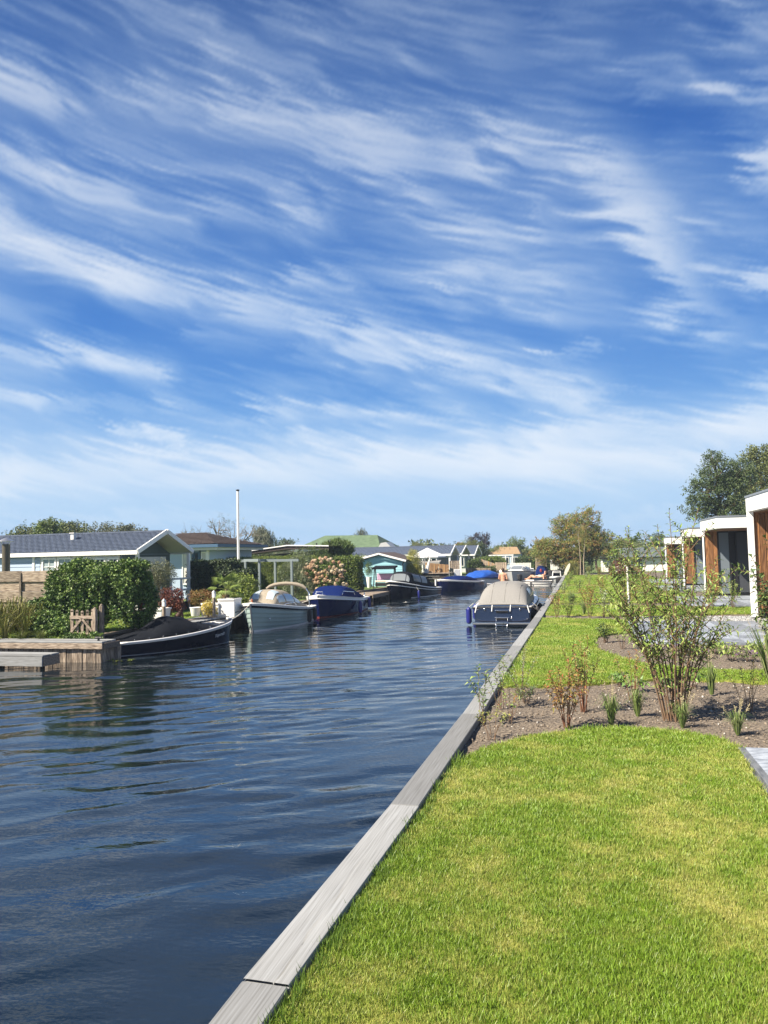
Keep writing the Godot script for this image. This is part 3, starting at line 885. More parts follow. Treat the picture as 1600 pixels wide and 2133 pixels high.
func right_plants() -> void:
	M.purple = mat(lin(0.30, 0.14, 0.42), 0.7)
	M.straw = mat(lin(0.42, 0.36, 0.22), 0.8)
	var G = [Color(0.15, 0.23, 0.04), Color(0.22, 0.30, 0.06), Color(0.10, 0.17, 0.03), Color(0.27, 0.33, 0.09)]
	var Gd = [Color(0.06, 0.11, 0.03), Color(0.09, 0.14, 0.035), Color(0.12, 0.16, 0.04)]
	var Rst = [Color(0.22, 0.13, 0.035), Color(0.28, 0.10, 0.03), Color(0.16, 0.15, 0.03), Color(0.26, 0.19, 0.05)]
	var Pale = [Color(0.22, 0.27, 0.16), Color(0.16, 0.21, 0.12), Color(0.28, 0.32, 0.22)]
	# the large many-stemmed shrub
	shrub("garden_shrub", "tall many-stemmed shrub with long green leaves in the soil bed", "shrub", V(0.9, -0.05, -8.65), {
		"stems": 26, "h": 2.15, "spread": 0.72, "leaf": 0.08, "ratio": 0.27, "n": 50, "cols": G, "from": 0.14, "indiv": 290, "twigs": 6, "twig_n": 13, "wood": M.twig, "arch": 0.22, "r": 0.010, "foot": 0.12,
		"ends": [V(0.02, 2.2, 0.0), V(-0.42, 2.02, 0.0), V(0.3, 2.22, 0.05), V(-0.1, 2.05, 0.1), V(0.55, 1.55, 0.0), V(-0.75, 1.5, 0.1), V(-0.62, 1.15, 0.15), V(0.5, 0.98, 0.2), V(-0.2, 1.95, -0.2), V(0.15, 1.9, -0.2), V(-0.35, 1.75, 0.2), V(0.3, 1.75, 0.15)]})
	shrub("garden_shrub", "dark-leaved shrub reaching in front of the near cabin wall", "shrub", V(2.28, -0.05, -9.6), {
		"stems": 8, "h": 1.95, "spread": 0.5, "leaf": 0.1, "ratio": 0.42, "n": 34, "cols": Gd, "from": 0.35, "indiv": 120, "twigs": 4, "r": 0.011,
		"ends": [V(-0.38, 1.7, 0), V(-0.30, 1.25, 0.1), V(-0.34, 1.45, -0.1), V(-0.2, 1.9, 0)]})
	# bed beside the water
	shrub("leafy_plant", "slender plant with upright oval leaves leaning over the timber edging", "plant", V(-1.06, -0.05, -8.25), {"stems": 4, "h": 0.62, "spread": 0.16, "leaf": 0.075, "ratio": 0.36, "n": 22, "cols": Gd + G, "from": 0.35, "indiv": 60, "r": 0.005, "ends": [V(-0.13, 0.45, 0), V(-0.03, 0.6, 0.0), V(0.06, 0.55, 0)]})
	shrub("leafy_plant", "bushy dark green sprig beside the timber edging behind the slender plant", "plant", V(-0.95, -0.05, -9.0), {"stems": 5, "h": 0.66, "spread": 0.16, "leaf": 0.07, "ratio": 0.36, "n": 24, "cols": Gd + G, "from": 0.4, "indiv": 50, "r": 0.005})
	shrub("leafy_plant", "low yellow-green plant at the edge of the near lawn", "plant", V(-0.88, -0.05, -7.5), {"stems": 6, "h": 0.34, "spread": 0.2, "leaf": 0.06, "ratio": 0.42, "n": 12, "cols": [Color(0.28, 0.28, 0.05), Color(0.2, 0.22, 0.05), Color(0.16, 0.17, 0.04)], "from": 0.55, "indiv": 40, "r": 0.004})
	shrub("leafy_plant", "thin olive-green plant in the middle of the waterside bed", "plant", V(-0.78, -0.05, -8.3), {"stems": 6, "h": 0.46, "spread": 0.24, "leaf": 0.05, "ratio": 0.35, "n": 16, "cols": G + Rst, "from": 0.45, "indiv": 30, "r": 0.004})
	shrub("leafy_plant", "pale grey-green plant with tiny leaves beside the far lawn", "plant", V(-0.78, -0.05, -9.85), {"stems": 7, "h": 0.72, "spread": 0.3, "leaf": 0.045, "ratio": 0.4, "n": 26, "cols": Pale, "from": 0.25, "r": 0.004})
	shrub("leafy_plant", "compact dark plant in front of the pale grey-green one", "plant", V(-0.68, -0.05, -9.35), {"stems": 8, "h": 0.26, "spread": 0.2, "leaf": 0.06, "ratio": 0.36, "n": 16, "cols": Gd, "from": 0.2, "indiv": 40, "r": 0.004})
	# rust coloured shrubs
	shrub("rusty_shrub", "rust and olive leaved upright shrub at the lawn edge", "shrub", V(-0.2, -0.05, -8.15), {"stems": 10, "h": 0.72, "spread": 0.24, "leaf": 0.065, "ratio": 0.34, "n": 28, "cols": Rst, "from": 0.3, "indiv": 120, "wood": M.redtwig, "r": 0.006, "twigs": 2})
	shrub("rusty_shrub", "second rust leaved shrub close behind the first", "shrub", V(-0.02, -0.05, -8.95), {"stems": 8, "h": 0.92, "spread": 0.28, "leaf": 0.065, "ratio": 0.34, "n": 28, "cols": Rst + G, "from": 0.4, "indiv": 90, "wood": M.redtwig, "r": 0.006, "twigs": 2})
	shrub("rusty_shrub", "sparse red-tinted shrub beside the tall many-stemmed shrub", "shrub", V(0.55, -0.05, -9.6), {"stems": 6, "h": 0.72, "spread": 0.22, "leaf": 0.06, "ratio": 0.36, "n": 16, "cols": Rst, "from": 0.5, "indiv": 50, "wood": M.redtwig, "r": 0.005})
	shrub("rusty_shrub", "thin yellowing shrub near the slab path", "shrub", V(1.72, -0.05, -9.2), {"stems": 6, "h": 0.72, "spread": 0.26, "leaf": 0.05, "ratio": 0.36, "n": 18, "cols": [Color(0.28, 0.24, 0.06), Color(0.20, 0.17, 0.04)], "from": 0.45, "indiv": 30, "r": 0.005})
	var Gg = [Color(0.13, 0.20, 0.05), Color(0.18, 0.25, 0.07), Color(0.22, 0.27, 0.11)]
	var gl = "tuft of fine green ornamental grass along the near lawn edge"
	for q in [[0.25, -8.3, 0.36, 0.17, 4], [0.54, -8.78, 0.33, 0.14, 3], [0.93, -8.27, 0.30, 0.15, 5], [1.4, -8.05, 0.26, 0.16, 6]]:
		grass_clump(gl, V(q[0], -0.05, q[1]), q[2], q[3], 150, Gg, "grass tufts in the near soil bed", q[4])
	grass_clump("thin tuft of grass beside the tall shrub's far side", V(1.5, -0.05, -10.2), 0.45, 0.14, 60, Gg, "", 4)
	grass_clump("wispy tall grass in front of the terrace", V(2.35, -0.05, -11.0), 0.85, 0.4, 60, Gg, "", 8)
	for q in [[0.42, -10.62, 0.2], [0.62, -10.35, 0.16], [1.35, -10.6, 0.22], [1.02, -10.3, 0.18]]:
		shrub("leafy_plant", "small broad-leaved green plant at the edge of the second lawn", "plant", V(q[0], -0.05, q[1]), {"stems": 9, "h": q[2], "spread": 0.16, "leaf": 0.085, "ratio": 0.6, "n": 6, "cols": [Color(0.10, 0.19, 0.03), Color(0.14, 0.24, 0.04)], "from": 0.4, "indiv": 30, "r": 0.003}, "broad-leaved plants along the second lawn")
	# second bed, before the terrace
	shrub("leafy_plant", "round dark green bush at the rounded end of the second bed", "plant", V(0.42, -0.05, -15.6), {"stems": 16, "h": 0.42, "spread": 0.2, "leaf": 0.06, "ratio": 0.5, "n": 18, "cols": Gd, "from": 0.2, "r": 0.004})
	shrub("leafy_plant", "small sprig beside the round dark bush in the second bed", "plant", V(0.68, -0.05, -14.6), {"stems": 5, "h": 0.5, "spread": 0.18, "leaf": 0.07, "ratio": 0.35, "n": 14, "cols": G, "from": 0.4, "r": 0.005})
	for q in [[1.15, -13.7], [1.62, -13.9], [1.85, -13.6], [2.5, -13.2]]:
		var t = shrub("flowering_plant", "low plant with purple flowers in front of the terrace", "plant", V(q[0], -0.05, q[1]), {"stems": 12, "h": 0.15, "spread": 0.22, "leaf": 0.06, "ratio": 0.5, "n": 6, "cols": Gd, "from": 0.3, "r": 0.003}, "purple flowers before the terrace")
		var fl = MB.new()
		for k in 26:
			var p = V(rr(-0.2, 0.2), rr(0.1, 0.17), rr(-0.2, 0.2))
			for w in 4: fl.leaf(p, V(cos(w * 1.6), 0.5, sin(w * 1.6)).normalized(), Vector3.UP, 0.022, 0.016)
		part(fl, "flowers", M.purple, t).set_meta("kind", "stuff")
	for q in [[2.15, -14.1, 0.26], [2.8, -13.9, 0.24], [2.25, -13.2, 0.3], [3.1, -13.4, 0.3]]:
		shrub("leafy_plant", "low leafy perennial in front of the terrace paving", "plant", V(q[0], -0.05, q[1]), {"stems": 12, "h": q[2], "spread": 0.3, "leaf": 0.09, "ratio": 0.45, "n": 9, "cols": G, "from": 0.3, "r": 0.003}, "perennials before the terrace")
	# plants in the beds further along
	var far = [[1.25, -19.2, 0.8, "G"], [-0.66, -21.3, 0.85, "R"], [-0.35, -21.5, 0.5, "G"], [0.2, -21.2, 1.0, "R"], [0.55, -21.4, 0.9, "P"], [1.0, -21.3, 0.6, "G"], [-0.8, -26.4, 0.5, "G"], [-0.3, -26.5, 0.35, "D"], [0.25, -26.4, 0.9, "R"], [0.9, -26.3, 0.5, "G"], [1.5, -26.3, 0.9, "R"], [2.3, -26.4, 0.7, "G"], [-0.7, -33.0, 0.6, "P"], [-0.1, -33.1, 0.7, "D"], [0.8, -33.0, 0.8, "R"], [1.6, -33.1, 0.9, "G"], [2.6, -33.0, 1.2, "R"], [-0.6, -40.2, 0.8, "G"], [0.4, -40.2, 0.9, "G"], [1.5, -40.2, 1.2, "R"], [2.6, -40.1, 1.1, "D"], [-0.5, -47, 0.8, "G"], [0.3, -47.4, 0.7, "P"], [1.2, -47, 1.0, "R"]]
	for q in far:
		var cc: Array = {"G": G, "R": Rst, "D": Gd, "P": Pale}[q[3]]
		var bd = "narrow bed just beyond the terrace" if q[1] > -22.0 else ("second narrow bed beyond the terrace" if q[1] > -30.0 else ("third narrow bed beyond the terrace" if q[1] > -36.0 else ("fourth narrow bed beyond the terrace" if q[1] > -44.0 else "last bed before the autumn tree")))
		var kd: String = {"G": "thin green shrub", "R": "thin rust-leaved shrub", "D": "small dark green shrub", "P": "pale grey-green shrub"}[q[3]]
		var lb = kd + " in the " + bd
		var gp = kd + "s, " + bd
		shrub("bed_shrub", lb, "shrub", V(q[0], -0.05, q[1]), {"stems": 7, "h": q[2], "spread": 0.28 * q[2] + 0.05, "leaf": 0.085, "ratio": 0.4, "n": 20, "cols": cc, "from": 0.3, "r": 0.006}, gp)
	for q in [[0.05, -22.0], [-0.35, -26.9], [-0.6, -47.3]]:
		grass_clump("tuft of grey-green grass in a far bed", V(q[0], -0.05, q[1]), 0.5, 0.2, 70, Gg, "grass tufts in the far beds")
	# staked sapling
	var sp = shrub("sapling", "young tree tied to a pale wooden stake beside the terrace", "young tree", V(1.1, -0.05, -20.5), {"stems": 6, "h": 2.5, "spread": 0.45, "leaf": 0.1, "ratio": 0.45, "n": 60, "cols": G + Gd, "from": 0.3, "twigs": 5, "r": 0.014, "foot": 0.01, "arch": 0.1})
	var mb = MB.new(); mb.tube([V(0.05, 0, 0.06), V(0.05, 1.35, 0.06)], [0.028, 0.028], 8)
	part(mb, "stake", M.offwhite, sp)
	for q in [[2.9, -23.6, 0.9], [3.5, -23.2, 1.0], [4.2, -24.0, 1.1], [3.7, -24.6, 0.8], [5.4, -23.4, 1.0]]:
		shrub("bed_shrub", "light green bush beside the second cabin's terrace", "shrub", V(q[0], -0.05, q[1]), {"stems": 9, "h": q[2], "spread": 0.35, "leaf": 0.08, "ratio": 0.4, "n": 26, "cols": G, "from": 0.25, "r": 0.006}, "bushes by the second terrace")

# ---------------------------------------------------------------- cabins on the right
func cabin(label: String, x0: float, z0: float, z1: float, h: float, depth: float, nb: int) -> void:
	var t = thing("cabin", label, "cabin", V(x0 + 2.0, -0.05, (z0 + z1) * 0.5))
	var mb = MB.new()
	mb.cbox(V(x0 + depth * 0.5, h - 0.19, (z0 + z1) * 0.5), V(depth, 0.36, z0 - z1), 0.008)
	var roof = wpart(mb, "roof", M.white, t)
	mb = MB.new()
	mb.span(V(x0 - 0.02, h - 0.012, z1 - 0.02), V(x0 + depth, h + 0.035, z0 + 0.02))
	wpart(mb, "roof_flashing", M.flash, t)
	# far return wall: white end, timber boards, glass
	mb = MB.new(); mb.cbox(V(x0 + 0.065, (h - 0.37) * 0.5, z1 + 0.11), V(0.12 if nb > 4 else 0.05, h - 0.372, 0.22 if nb > 4 else 0.1), 0.006)
	wpart(mb, "corner_post", M.white, t)
	for k in nb:
		mb = MB.new()
		mb.cbox(V(x0 + 0.197 + k * 0.135, (h - 0.30) * 0.5 + 0.03, z1 + 0.13), V(0.128, h - 0.43, 0.035), 0.008)
		wpart(mb, "cladding_board", M.cedar[(k * 3 + int(absf(z1))) % 4], t)
	mb = MB.new(); mb.span(V(x0 + 0.13, 0.0, z1 + 0.10), V(x0 + 2.6, h - 0.372, z1 + 0.02))
	wpart(mb, "wall", M.black, t)
	mb = MB.new(); mb.span(V(x0 + 0.13 + nb * 0.135, 0.06, z1 + 0.105), V(x0 + 0.15 + nb * 0.135 + 0.36, h - 0.45, z1 + 0.125))
	wpart(mb, "window_pane", M.doorglass, t)
	mb = MB.new(); mb.span(V(x0 + 0.15 + nb * 0.135 + 0.62, 0.10, z1 + 0.105), V(x0 + 1.95, h - 0.45, z1 + 0.125))
	wpart(mb, "door", M.doorgrey, t)
	for e in [0.0, 0.40, 0.60]:
		mb = MB.new(); mb.span(V(x0 + 0.155 + nb * 0.135 + e + (0.01 if e == 0.0 else 0.0) - 0.03, 0.02, z1 + 0.11), V(x0 + 0.155 + nb * 0.135 + e + 0.02, h - 0.40, z1 + 0.16))
		wpart(mb, "door_frame", M.black, t)
	# back wall with glass and the plinth
	mb = MB.new(); mb.span(V(x0 + 2.62, 0.0, z1 + 0.03), V(x0 + depth - 0.05, h - 0.373, z0 - 0.05))
	wpart(mb, "rear_wall", M.black, t)
	mb = MB.new(); mb.span(V(x0 + 2.55, 0.15, z1 + 0.5), V(x0 + 2.615, h - 0.6, z0 - 0.5))
	wpart(mb, "rear_window", M.glass, t)
	mb = MB.new(); mb.span(V(x0 + 0.02, -0.12, z1 + 0.03), V(x0 + 2.6, -0.002, z1 + 0.2))
	wpart(mb, "plinth", M.rubber, t)
	mb = MB.new(); mb.span(V(x0 + 0.15, h - 0.40, z1 + 0.165), V(x0 + 2.5, h - 0.375, z0 - 0.1))
	wpart(mb, "soffit", M.cedar[3], t)

func cabins() -> void:
	M.doorglass = mat(lin(0.15, 0.18, 0.21), 0.12)
	M.doorgrey = mat(lin(0.045, 0.05, 0.06), 0.5)
	cabin("flat-roofed white cabin with timber-lined porch beside the near terrace", 4.07, -16.6, -20.9, 2.97, 4.5, 6)
	cabin("flat-roofed cabin with white fascia and dark door behind the first cabin", 4.30, -26.5, -30.15, 2.71, 4.5, 3)
	cabin("third flat-roofed cabin in the row, with timber porch wall", 4.56, -35.0, -38.1, 2.57, 3.6, 3)
	cabin("farthest flat-roofed cabin of the row of white cabins", 4.62, -43.0, -46.1, 2.32, 3.6, 3)

# ---------------------------------------------------------------- foliage
var clumps = {}
func clump(kind: String) -> ArrayMesh:
	if clumps.has(kind): return clumps[kind]
	var r = RandomNumberGenerator.new(); r.seed = kind.hash()
	var mb = MB.new()
	var n = {"broad": 7, "fine": 9, "needle": 12, "weep": 8, "ivy": 6}[kind]
	for k in n:
		var d = V(r.randf_range(-1, 1), r.randf_range(-0.6, 1), r.randf_range(-1, 1)).normalized()
		var p = V(r.randf_range(-1, 1), r.randf_range(-1, 1), r.randf_range(-1, 1)) * 0.55
		var b = r.randf_range(0.75, 1.25)
		mb.col = Color(b, b, b)
		match kind:
			"broad": mb.leaf(p, d, V(r.randf_range(-0.6, 0.6), 1, r.randf_range(-0.6, 0.6)), r.randf_range(0.45, 0.75), 0.36)
			"ivy": mb.leaf(p, d, V(r.randf_range(-0.8, 0.8), 0.8, r.randf_range(-0.8, 0.8)), r.randf_range(0.55, 0.8), 0.52)
			"fine": mb.leaf(p, d, V(r.randf_range(-0.6, 0.6), 1, r.randf_range(-0.6, 0.6)), r.randf_range(0.4, 0.7), 0.13)
			"needle": mb.leaf(p * 0.4, V(d.x * 0.6, absf(d.y) + 0.4, d.z * 0.6).normalized(), V(d.z, 0.2, d.x), r.randf_range(0.7, 1.1), 0.12)
			"weep": mb.leaf(p, V(d.x * 0.25, -1, d.z * 0.25).normalized(), V(d.z, 0.1, d.x), r.randf_range(0.7, 1.2), 0.12)
	clumps[kind] = mb.mesh(M.leaf, true)
	return clumps[kind]
func foliage(parent: Node3D, called: String, pts: Array, kind: String, size: float, cols: Array) -> void:
	var xs = []; var cs = PackedColorArray()
	for p in pts:
		var s = size * rr(0.65, 1.3)
		var b: Basis = Basis(Vector3.UP, rr(0, TAU)).scaled(Vector3.ONE * s) if kind in ["weep", "needle"] else rbasis(s)
		xs.append(Transform3D(b, p))
		var c: Color = cols[rng.randi() % cols.size()]
		var q = rr(0.8, 1.2)   # every spray a little different, wherever it grows
		cs.append(Color(c.r * q, c.g * q, c.b * q))
	many(parent, called, clump(kind), xs, cs)
func ball_points(ctr: Vector3, r: Vector3, n: int, inner = 0.55) -> Array:
	var out = []
	for k in n:
		var d = V(rng.randfn(), rng.randfn(), rng.randfn()).normalized()
		var q = lerpf(inner, 1.04, pow(rng.randf(), 0.6))
		out.append(ctr + d * r * q)
	return out
func box_points(a: Vector3, b: Vector3, n: int, jit: float) -> Array:
	# on the faces of a box, mostly those in the open
	var out = []
	var s = (b - a).abs(); var lo = Vector3(min(a.x, b.x), min(a.y, b.y), min(a.z, b.z))
	var ar = [s.x * s.z, s.x * s.y * 2.0, s.z * s.y * 2.0]
	for k in n:
		var t = rng.randf() * (ar[0] + ar[1] + ar[2])
		var p = V(rng.randf(), rng.randf(), rng.randf())
		if t < ar[0]: p.y = 1.0
		elif t < ar[0] + ar[1]: p.z = float(rng.randi() % 2)
		else: p.x = float(rng.randi() % 2)
		out.append(lo + p * s + V(rr(-1, 1), rr(-1, 1), rr(-1, 1)) * jit)
	return out
func hedge(called: String, label: String, cat: String, boxes: Array, density: float, kind: String, size: float, cols: Array, group = "") -> Node3D:
	var c0: Vector3 = (boxes[0][0] + boxes[0][1]) * 0.5
	var t = thing(called, label, cat, V(c0.x, min(boxes[0][0].y, boxes[0][1].y), c0.z), 0.0, group)
	var pts = []
	var core = MB.new()
	for b in boxes:
		var s: Vector3 = (b[1] - b[0]).abs()
		var area = s.x * s.z + 2 * s.x * s.y + 2 * s.z * s.y
		for p in box_points(b[0], b[1], int(area * density), size * 0.8): pts.append(p - t.position)
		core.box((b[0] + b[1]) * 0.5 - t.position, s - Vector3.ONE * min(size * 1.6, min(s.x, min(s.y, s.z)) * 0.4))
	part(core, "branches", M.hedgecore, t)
	foliage(t, "foliage", pts, kind, size, cols)
	return t
func bush(called: String, label: String, cat: String, balls: Array, n: int, kind: String, size: float, cols: Array, group = "", ground = -0.03) -> Node3D:
	var c0: Vector3 = balls[0][0]
	var t = thing(called, label, cat, V(c0.x, ground, c0.z), 0.0, group)
	var tot = 0.0
	for b in balls: tot += b[1].x * b[1].y + b[1].x * b[1].z
	var pts = []
	var st = MB.new()
	for b in balls:
		for p in ball_points(b[0], b[1], int(n * (b[1].x * b[1].y + b[1].x * b[1].z) / tot)):
			if p.y > ground: pts.append(p - t.position)
		for k in 5:
			var e: Vector3 = b[0] + V(rr(-0.6, 0.6), rr(-0.2, 0.7), rr(-0.6, 0.6)) * b[1] - t.position
			var w = 0.006 + 0.012 * b[1].y
			st.tube([V(e.x * 0.15, 0, e.z * 0.15), e * 0.5 + V(0, e.y * 0.1, 0), e], [w, w * 0.6, w * 0.3], 5)
	part(st, "stems", M.bark, t)
	foliage(t, "foliage", pts, kind, size, cols)
	return t
# o: n, kind, size, cols, limbs
func tree(called: String, label: String, at: Vector3, trunk_h: float, r0: float, lobes: Array, o: Dictionary, group = "") -> Node3D:
	var t = thing(called, label, o.get("cat", "tree"), at, 0.0, group)
	var mb = MB.new()
	var top = V(rr(-0.1, 0.1), trunk_h, rr(-0.1, 0.1))
	mb.tube([V(0, -0.1, 0), top * 0.4 + V(rr(-0.1, 0.1), 0, 0), top], [r0 * 1.25, r0, r0 * 0.75], 9)
	part(mb, "trunk", o.get("bark", M.bark), t)
	var lm = MB.new()
	var pts = []
	var tot = 0.0
	for l in lobes: tot += l[1].x * l[1].y + l[1].x * l[1].z
	for l in lobes:
		var c: Vector3 = l[0]
		var mid = top.lerp(c, 0.5) + V(rr(-0.2, 0.2), rr(0.0, 0.3), rr(-0.2, 0.2)) * l[1]
		var rb = r0 * 0.55
		lm.tube([top * rr(0.75, 0.98), mid, c], [rb, rb * 0.65, rb * 0.4], 6)
		for k in int(o.get("limbs", 5)):
			var d = V(rng.randfn(), rng.randfn() * 0.8 + 0.3, rng.randfn()).normalized()
			var e = c + d * l[1] * rr(0.7, 1.0)
			var m2 = c.lerp(e, 0.5) + V(rr(-1, 1), rr(-1, 1), rr(-1, 1)) * 0.08 * l[1]
			lm.tube([mid.lerp(c, rr(0.4, 1.0)), m2, e], [rb * 0.35, rb * 0.22, rb * 0.08], 4)
			for q in int(o.get("twigs", 0)):
				var e2 = m2.lerp(e, rng.randf()) + V(rng.randfn(), rng.randfn() + 0.4, rng.randfn()) * l[1] * 0.18
				lm.tube([m2.lerp(e, rng.randf()), e2], [rb * 0.12, rb * 0.05], 3)
		var cnt = int(o.n * (l[1].x * l[1].y + l[1].x * l[1].z) / tot)
		# leaves in small sprays so that the crown has gaps
		var sprays = maxi(4, cnt / 9)
		for s in sprays:
			var d = V(rng.randfn(), rng.randfn(), rng.randfn()).normalized()
			var c2 = c + d * l[1] * lerpf(0.35, 1.0, pow(rng.randf(), 0.55))
			for k in 9:
				pts.append(c2 + V(rng.randfn(), rng.randfn() * 0.7, rng.randfn()) * float(o.get("spray", 0.16)))
	part(lm, "limbs", o.get("bark", M.bark), t)
	foliage(t, "crown", pts, o.kind, o.size, o.cols)
	return t
func auto_lobes(ctr: Vector3, r: Vector3, n: int) -> Array:
	var out = []
	for k in n:
		var d = V(rng.randfn(), rng.randfn() * 0.8, rng.randfn()).normalized()
		var q = 0.25 + 0.45 * rng.randf()
		var s = rr(0.36, 0.55)
		out.append([ctr + d * r * (1.0 - s) * (0.6 + q * 0.5), r * s])
	return out

func far_green() -> void:
	var olive = [Color(0.12, 0.145, 0.038), Color(0.155, 0.18, 0.05), Color(0.09, 0.12, 0.035)]
	var fresh = [Color(0.11, 0.16, 0.03), Color(0.15, 0.20, 0.04), Color(0.08, 0.12, 0.025)]
	var dark = [Color(0.06, 0.095, 0.03), Color(0.085, 0.125, 0.038), Color(0.045, 0.075, 0.026)]
	var grey = [Color(0.13, 0.15, 0.09), Color(0.17, 0.18, 0.11), Color(0.10, 0.12, 0.07)]
	var autumn = [Color(0.25, 0.19, 0.045), Color(0.22, 0.23, 0.045), Color(0.16, 0.20, 0.035), Color(0.13, 0.18, 0.03), Color(0.29, 0.17, 0.045)]
	# autumn tree at the end of the lawn
	tree("autumn_tree", "broad tree turning brown and gold at the end of the lawn", V(0.0, -0.05, -60.0), 1.5, 0.22,
		[[V(-1.9, 2.0, 0), V(1.5, 0.85, 1.4)], [V(-2.2, 1.5, 0.3), V(1.3, 0.75, 1.3)], [V(-0.7, 3.3, 0), V(1.2, 1.1, 1.2)], [V(0.5, 3.8, 0.2), V(1.3, 1.2, 1.2)], [V(1.2, 2.9, 0), V(1.1, 0.9, 1.1)], [V(-1.2, 3.6, -0.3), V(0.8, 0.9, 0.9)], [V(0.0, 2.2, 0.6), V(1.3, 0.9, 1.0)], [V(1.5, 1.8, 0.0), V(1.1, 0.8, 1.0)], [V(-0.9, 1.2, 0.2), V(1.2, 0.8, 1.0)], [V(-2.9, 2.2, 0), V(0.7, 0.6, 0.8)]],
		{"n": 5200, "kind": "broad", "size": 0.16, "cols": autumn, "limbs": 7, "spray": 0.17})
	bush("shrub_thicket", "dark ivy-covered stump thicket under the autumn tree", "shrub", [[V(0.3, 0.7, -60.4), V(0.7, 1.1, 0.6)], [V(-1.1, 0.45, -60.3), V(0.6, 0.7, 0.5)]], 700, "broad", 0.15, dark)
	bush("yellow_bush", "yellow-green broom-like bush at the foot of the autumn tree", "bush", [[V(-0.55, 0.3, -57.6), V(0.45, 0.5, 0.4)]], 260, "needle", 0.3, [Color(0.22, 0.20, 0.05), Color(0.17, 0.18, 0.04)])
	for k in 2:
		var x = [-0.02, 0.22][k]
		var t = thing("slender_birch", "slender pale trunk standing before the autumn tree", "tree", V(x, -0.05, -56.5 - k * 0.4), 0.0, "pale trunks before the autumn tree")
		var mb = MB.new()
		mb.tube([V(0, 0, 0), V(rr(-0.06, 0.06), 1.0, 0), V(0.12 * k, 2.1, 0), V(0.2 * k - 0.05, 3.2, 0)], [0.036, 0.026, 0.018, 0.008], 6)
		part(mb, "trunk", M.paletrunk, t)
		foliage(t, "crown", ball_points(V(0.1 * k, 2.9, 0), V(0.5, 0.7, 0.5), 90, 0.2), "fine", 0.15, autumn)
	# tall trees behind the cabins
	tree("alder_tree", "tall open-crowned dark tree rising behind the cabins", V(7.3, -0.05, -43.0), 3.2, 0.2,
		[[V(-0.2, 5.6, 0), V(1.0, 0.9, 0.9)], [V(-0.9, 4.7, 0.2), V(1.0, 0.8, 0.9)], [V(0.4, 4.8, 0), V(1.1, 0.9, 1.0)], [V(-1.1, 3.8, 0), V(0.9, 0.7, 0.8)], [V(0.2, 3.7, 0.3), V(1.1, 0.8, 0.9)], [V(-0.3, 6.3, 0), V(0.55, 0.5, 0.5)], [V(0.9, 5.6, 0), V(0.8, 0.8, 0.8)]],
		{"n": 2600, "kind": "broad", "size": 0.15, "cols": dark, "limbs": 8, "spray": 0.14})
	tree("oak_tree", "dense green tree beside the open-crowned one behind the cabins", V(10.6, -0.05, -49.0), 3.2, 0.28,
		[[V(-0.8, 5.6, 0), V(1.5, 1.4, 1.4)], [V(0.8, 6.3, 0), V(1.7, 1.5, 1.5)], [V(-1.0, 4.2, 0.4), V(1.4, 1.1, 1.2)], [V(1.4, 5.0, 0.4), V(1.6, 1.3, 1.4)], [V(-0.3, 6.9, 0), V(0.9, 0.8, 0.9)], [V(0.5, 4.0, 0.8), V(1.5, 1.1, 1.2)]],
		{"n": 4600, "kind": "broad", "size": 0.17, "cols": olive, "limbs": 6, "spray": 0.15})
	# trees beyond the houses
	var F = [
		["purple_tree", "dark purple-leaved tree behind the gabled chalets", -11.0, -86, 2.6, 1.5, 2.0, "broad", [Color(0.03, 0.025, 0.035), Color(0.045, 0.035, 0.05), Color(0.06, 0.05, 0.05)], 900],
		["willow_tree", "bright green weeping willow beside the gabled chalets", -8.8, -82, 1.6, 1.6, 1.5, "weep", fresh, 1100],
		["round_tree", "tall green tree between the purple tree and the willow", -10.1, -80, 1.9, 0.8, 1.3, "broad", dark, 420],
		["conifer_tree", "small layered conifer behind the tan-roofed bungalow", -6.9, -88, 2.4, 0.95, 1.2, "broad", fresh, 380],
		["round_tree", "low green tree right of the tan-roofed bungalow's gable", -5.4, -84, 1.3, 1.0, 0.9, "broad", olive, 380],
		["bushy_tree", "light green leafy tree above the blue chalet roof", -32.5, -42, 3.6, 1.1, 1.15, "broad", fresh, 620],
		["bushy_tree", "olive rounded tree beside the light green one above the chalet", -33.7, -46, 3.5, 1.9, 1.3, "broad", olive, 900],
		["bushy_tree", "low yellowish trees at the left end above the chalet roof", -36.0, -44, 3.2, 2.2, 1.25, "broad", olive, 900],
		["bushy_tree", "grey-green round-topped tree over the chalet ridge", -37.4, -55, 3.8, 1.7, 1.3, "broad", grey, 800],
		["bushy_tree", "second grey-green tree beside the round-topped one", -35.6, -56, 4.0, 1.6, 1.3, "broad", grey, 700],
		["birch_tree", "weeping birch with hanging grey-green sprays behind the hedge", -25.8, -60, 3.1, 0.9, 2.0, "weep", grey, 900],
		["birch_tree", "thin weeping birch rising behind the green roof", -22.6, -78, 3.6, 1.3, 1.5, "weep", grey, 420],
		["round_tree", "dark rounded tree beside the weeping birch", -27.6, -70, 2.6, 1.6, 1.3, "broad", dark, 400],
		["round_tree", "grey willow-like shrub tree in front of the green roof's end", -22.6, -58, 1.9, 1.3, 0.95, "fine", grey, 500],
		["round_tree", "low olive tree right behind the green-roofed house", -17.6, -84, 2.4, 1.2, 1.0, "fine", olive, 300],
		["slim_tree", "small yellowing tree over the long blue roof", -11.9, -80, 2.3, 0.6, 0.8, "broad", autumn, 160],
		["slim_tree", "thin sparse tree beside the yellowing one over the roof", -10.7, -78, 2.3, 0.8, 1.0, "fine", olive, 110],
		["slim_tree", "feathery pale tree beyond the roof with the parasol before it", -16.5, -80, 2.0, 1.0, 0.9, "fine", grey, 240],
	]
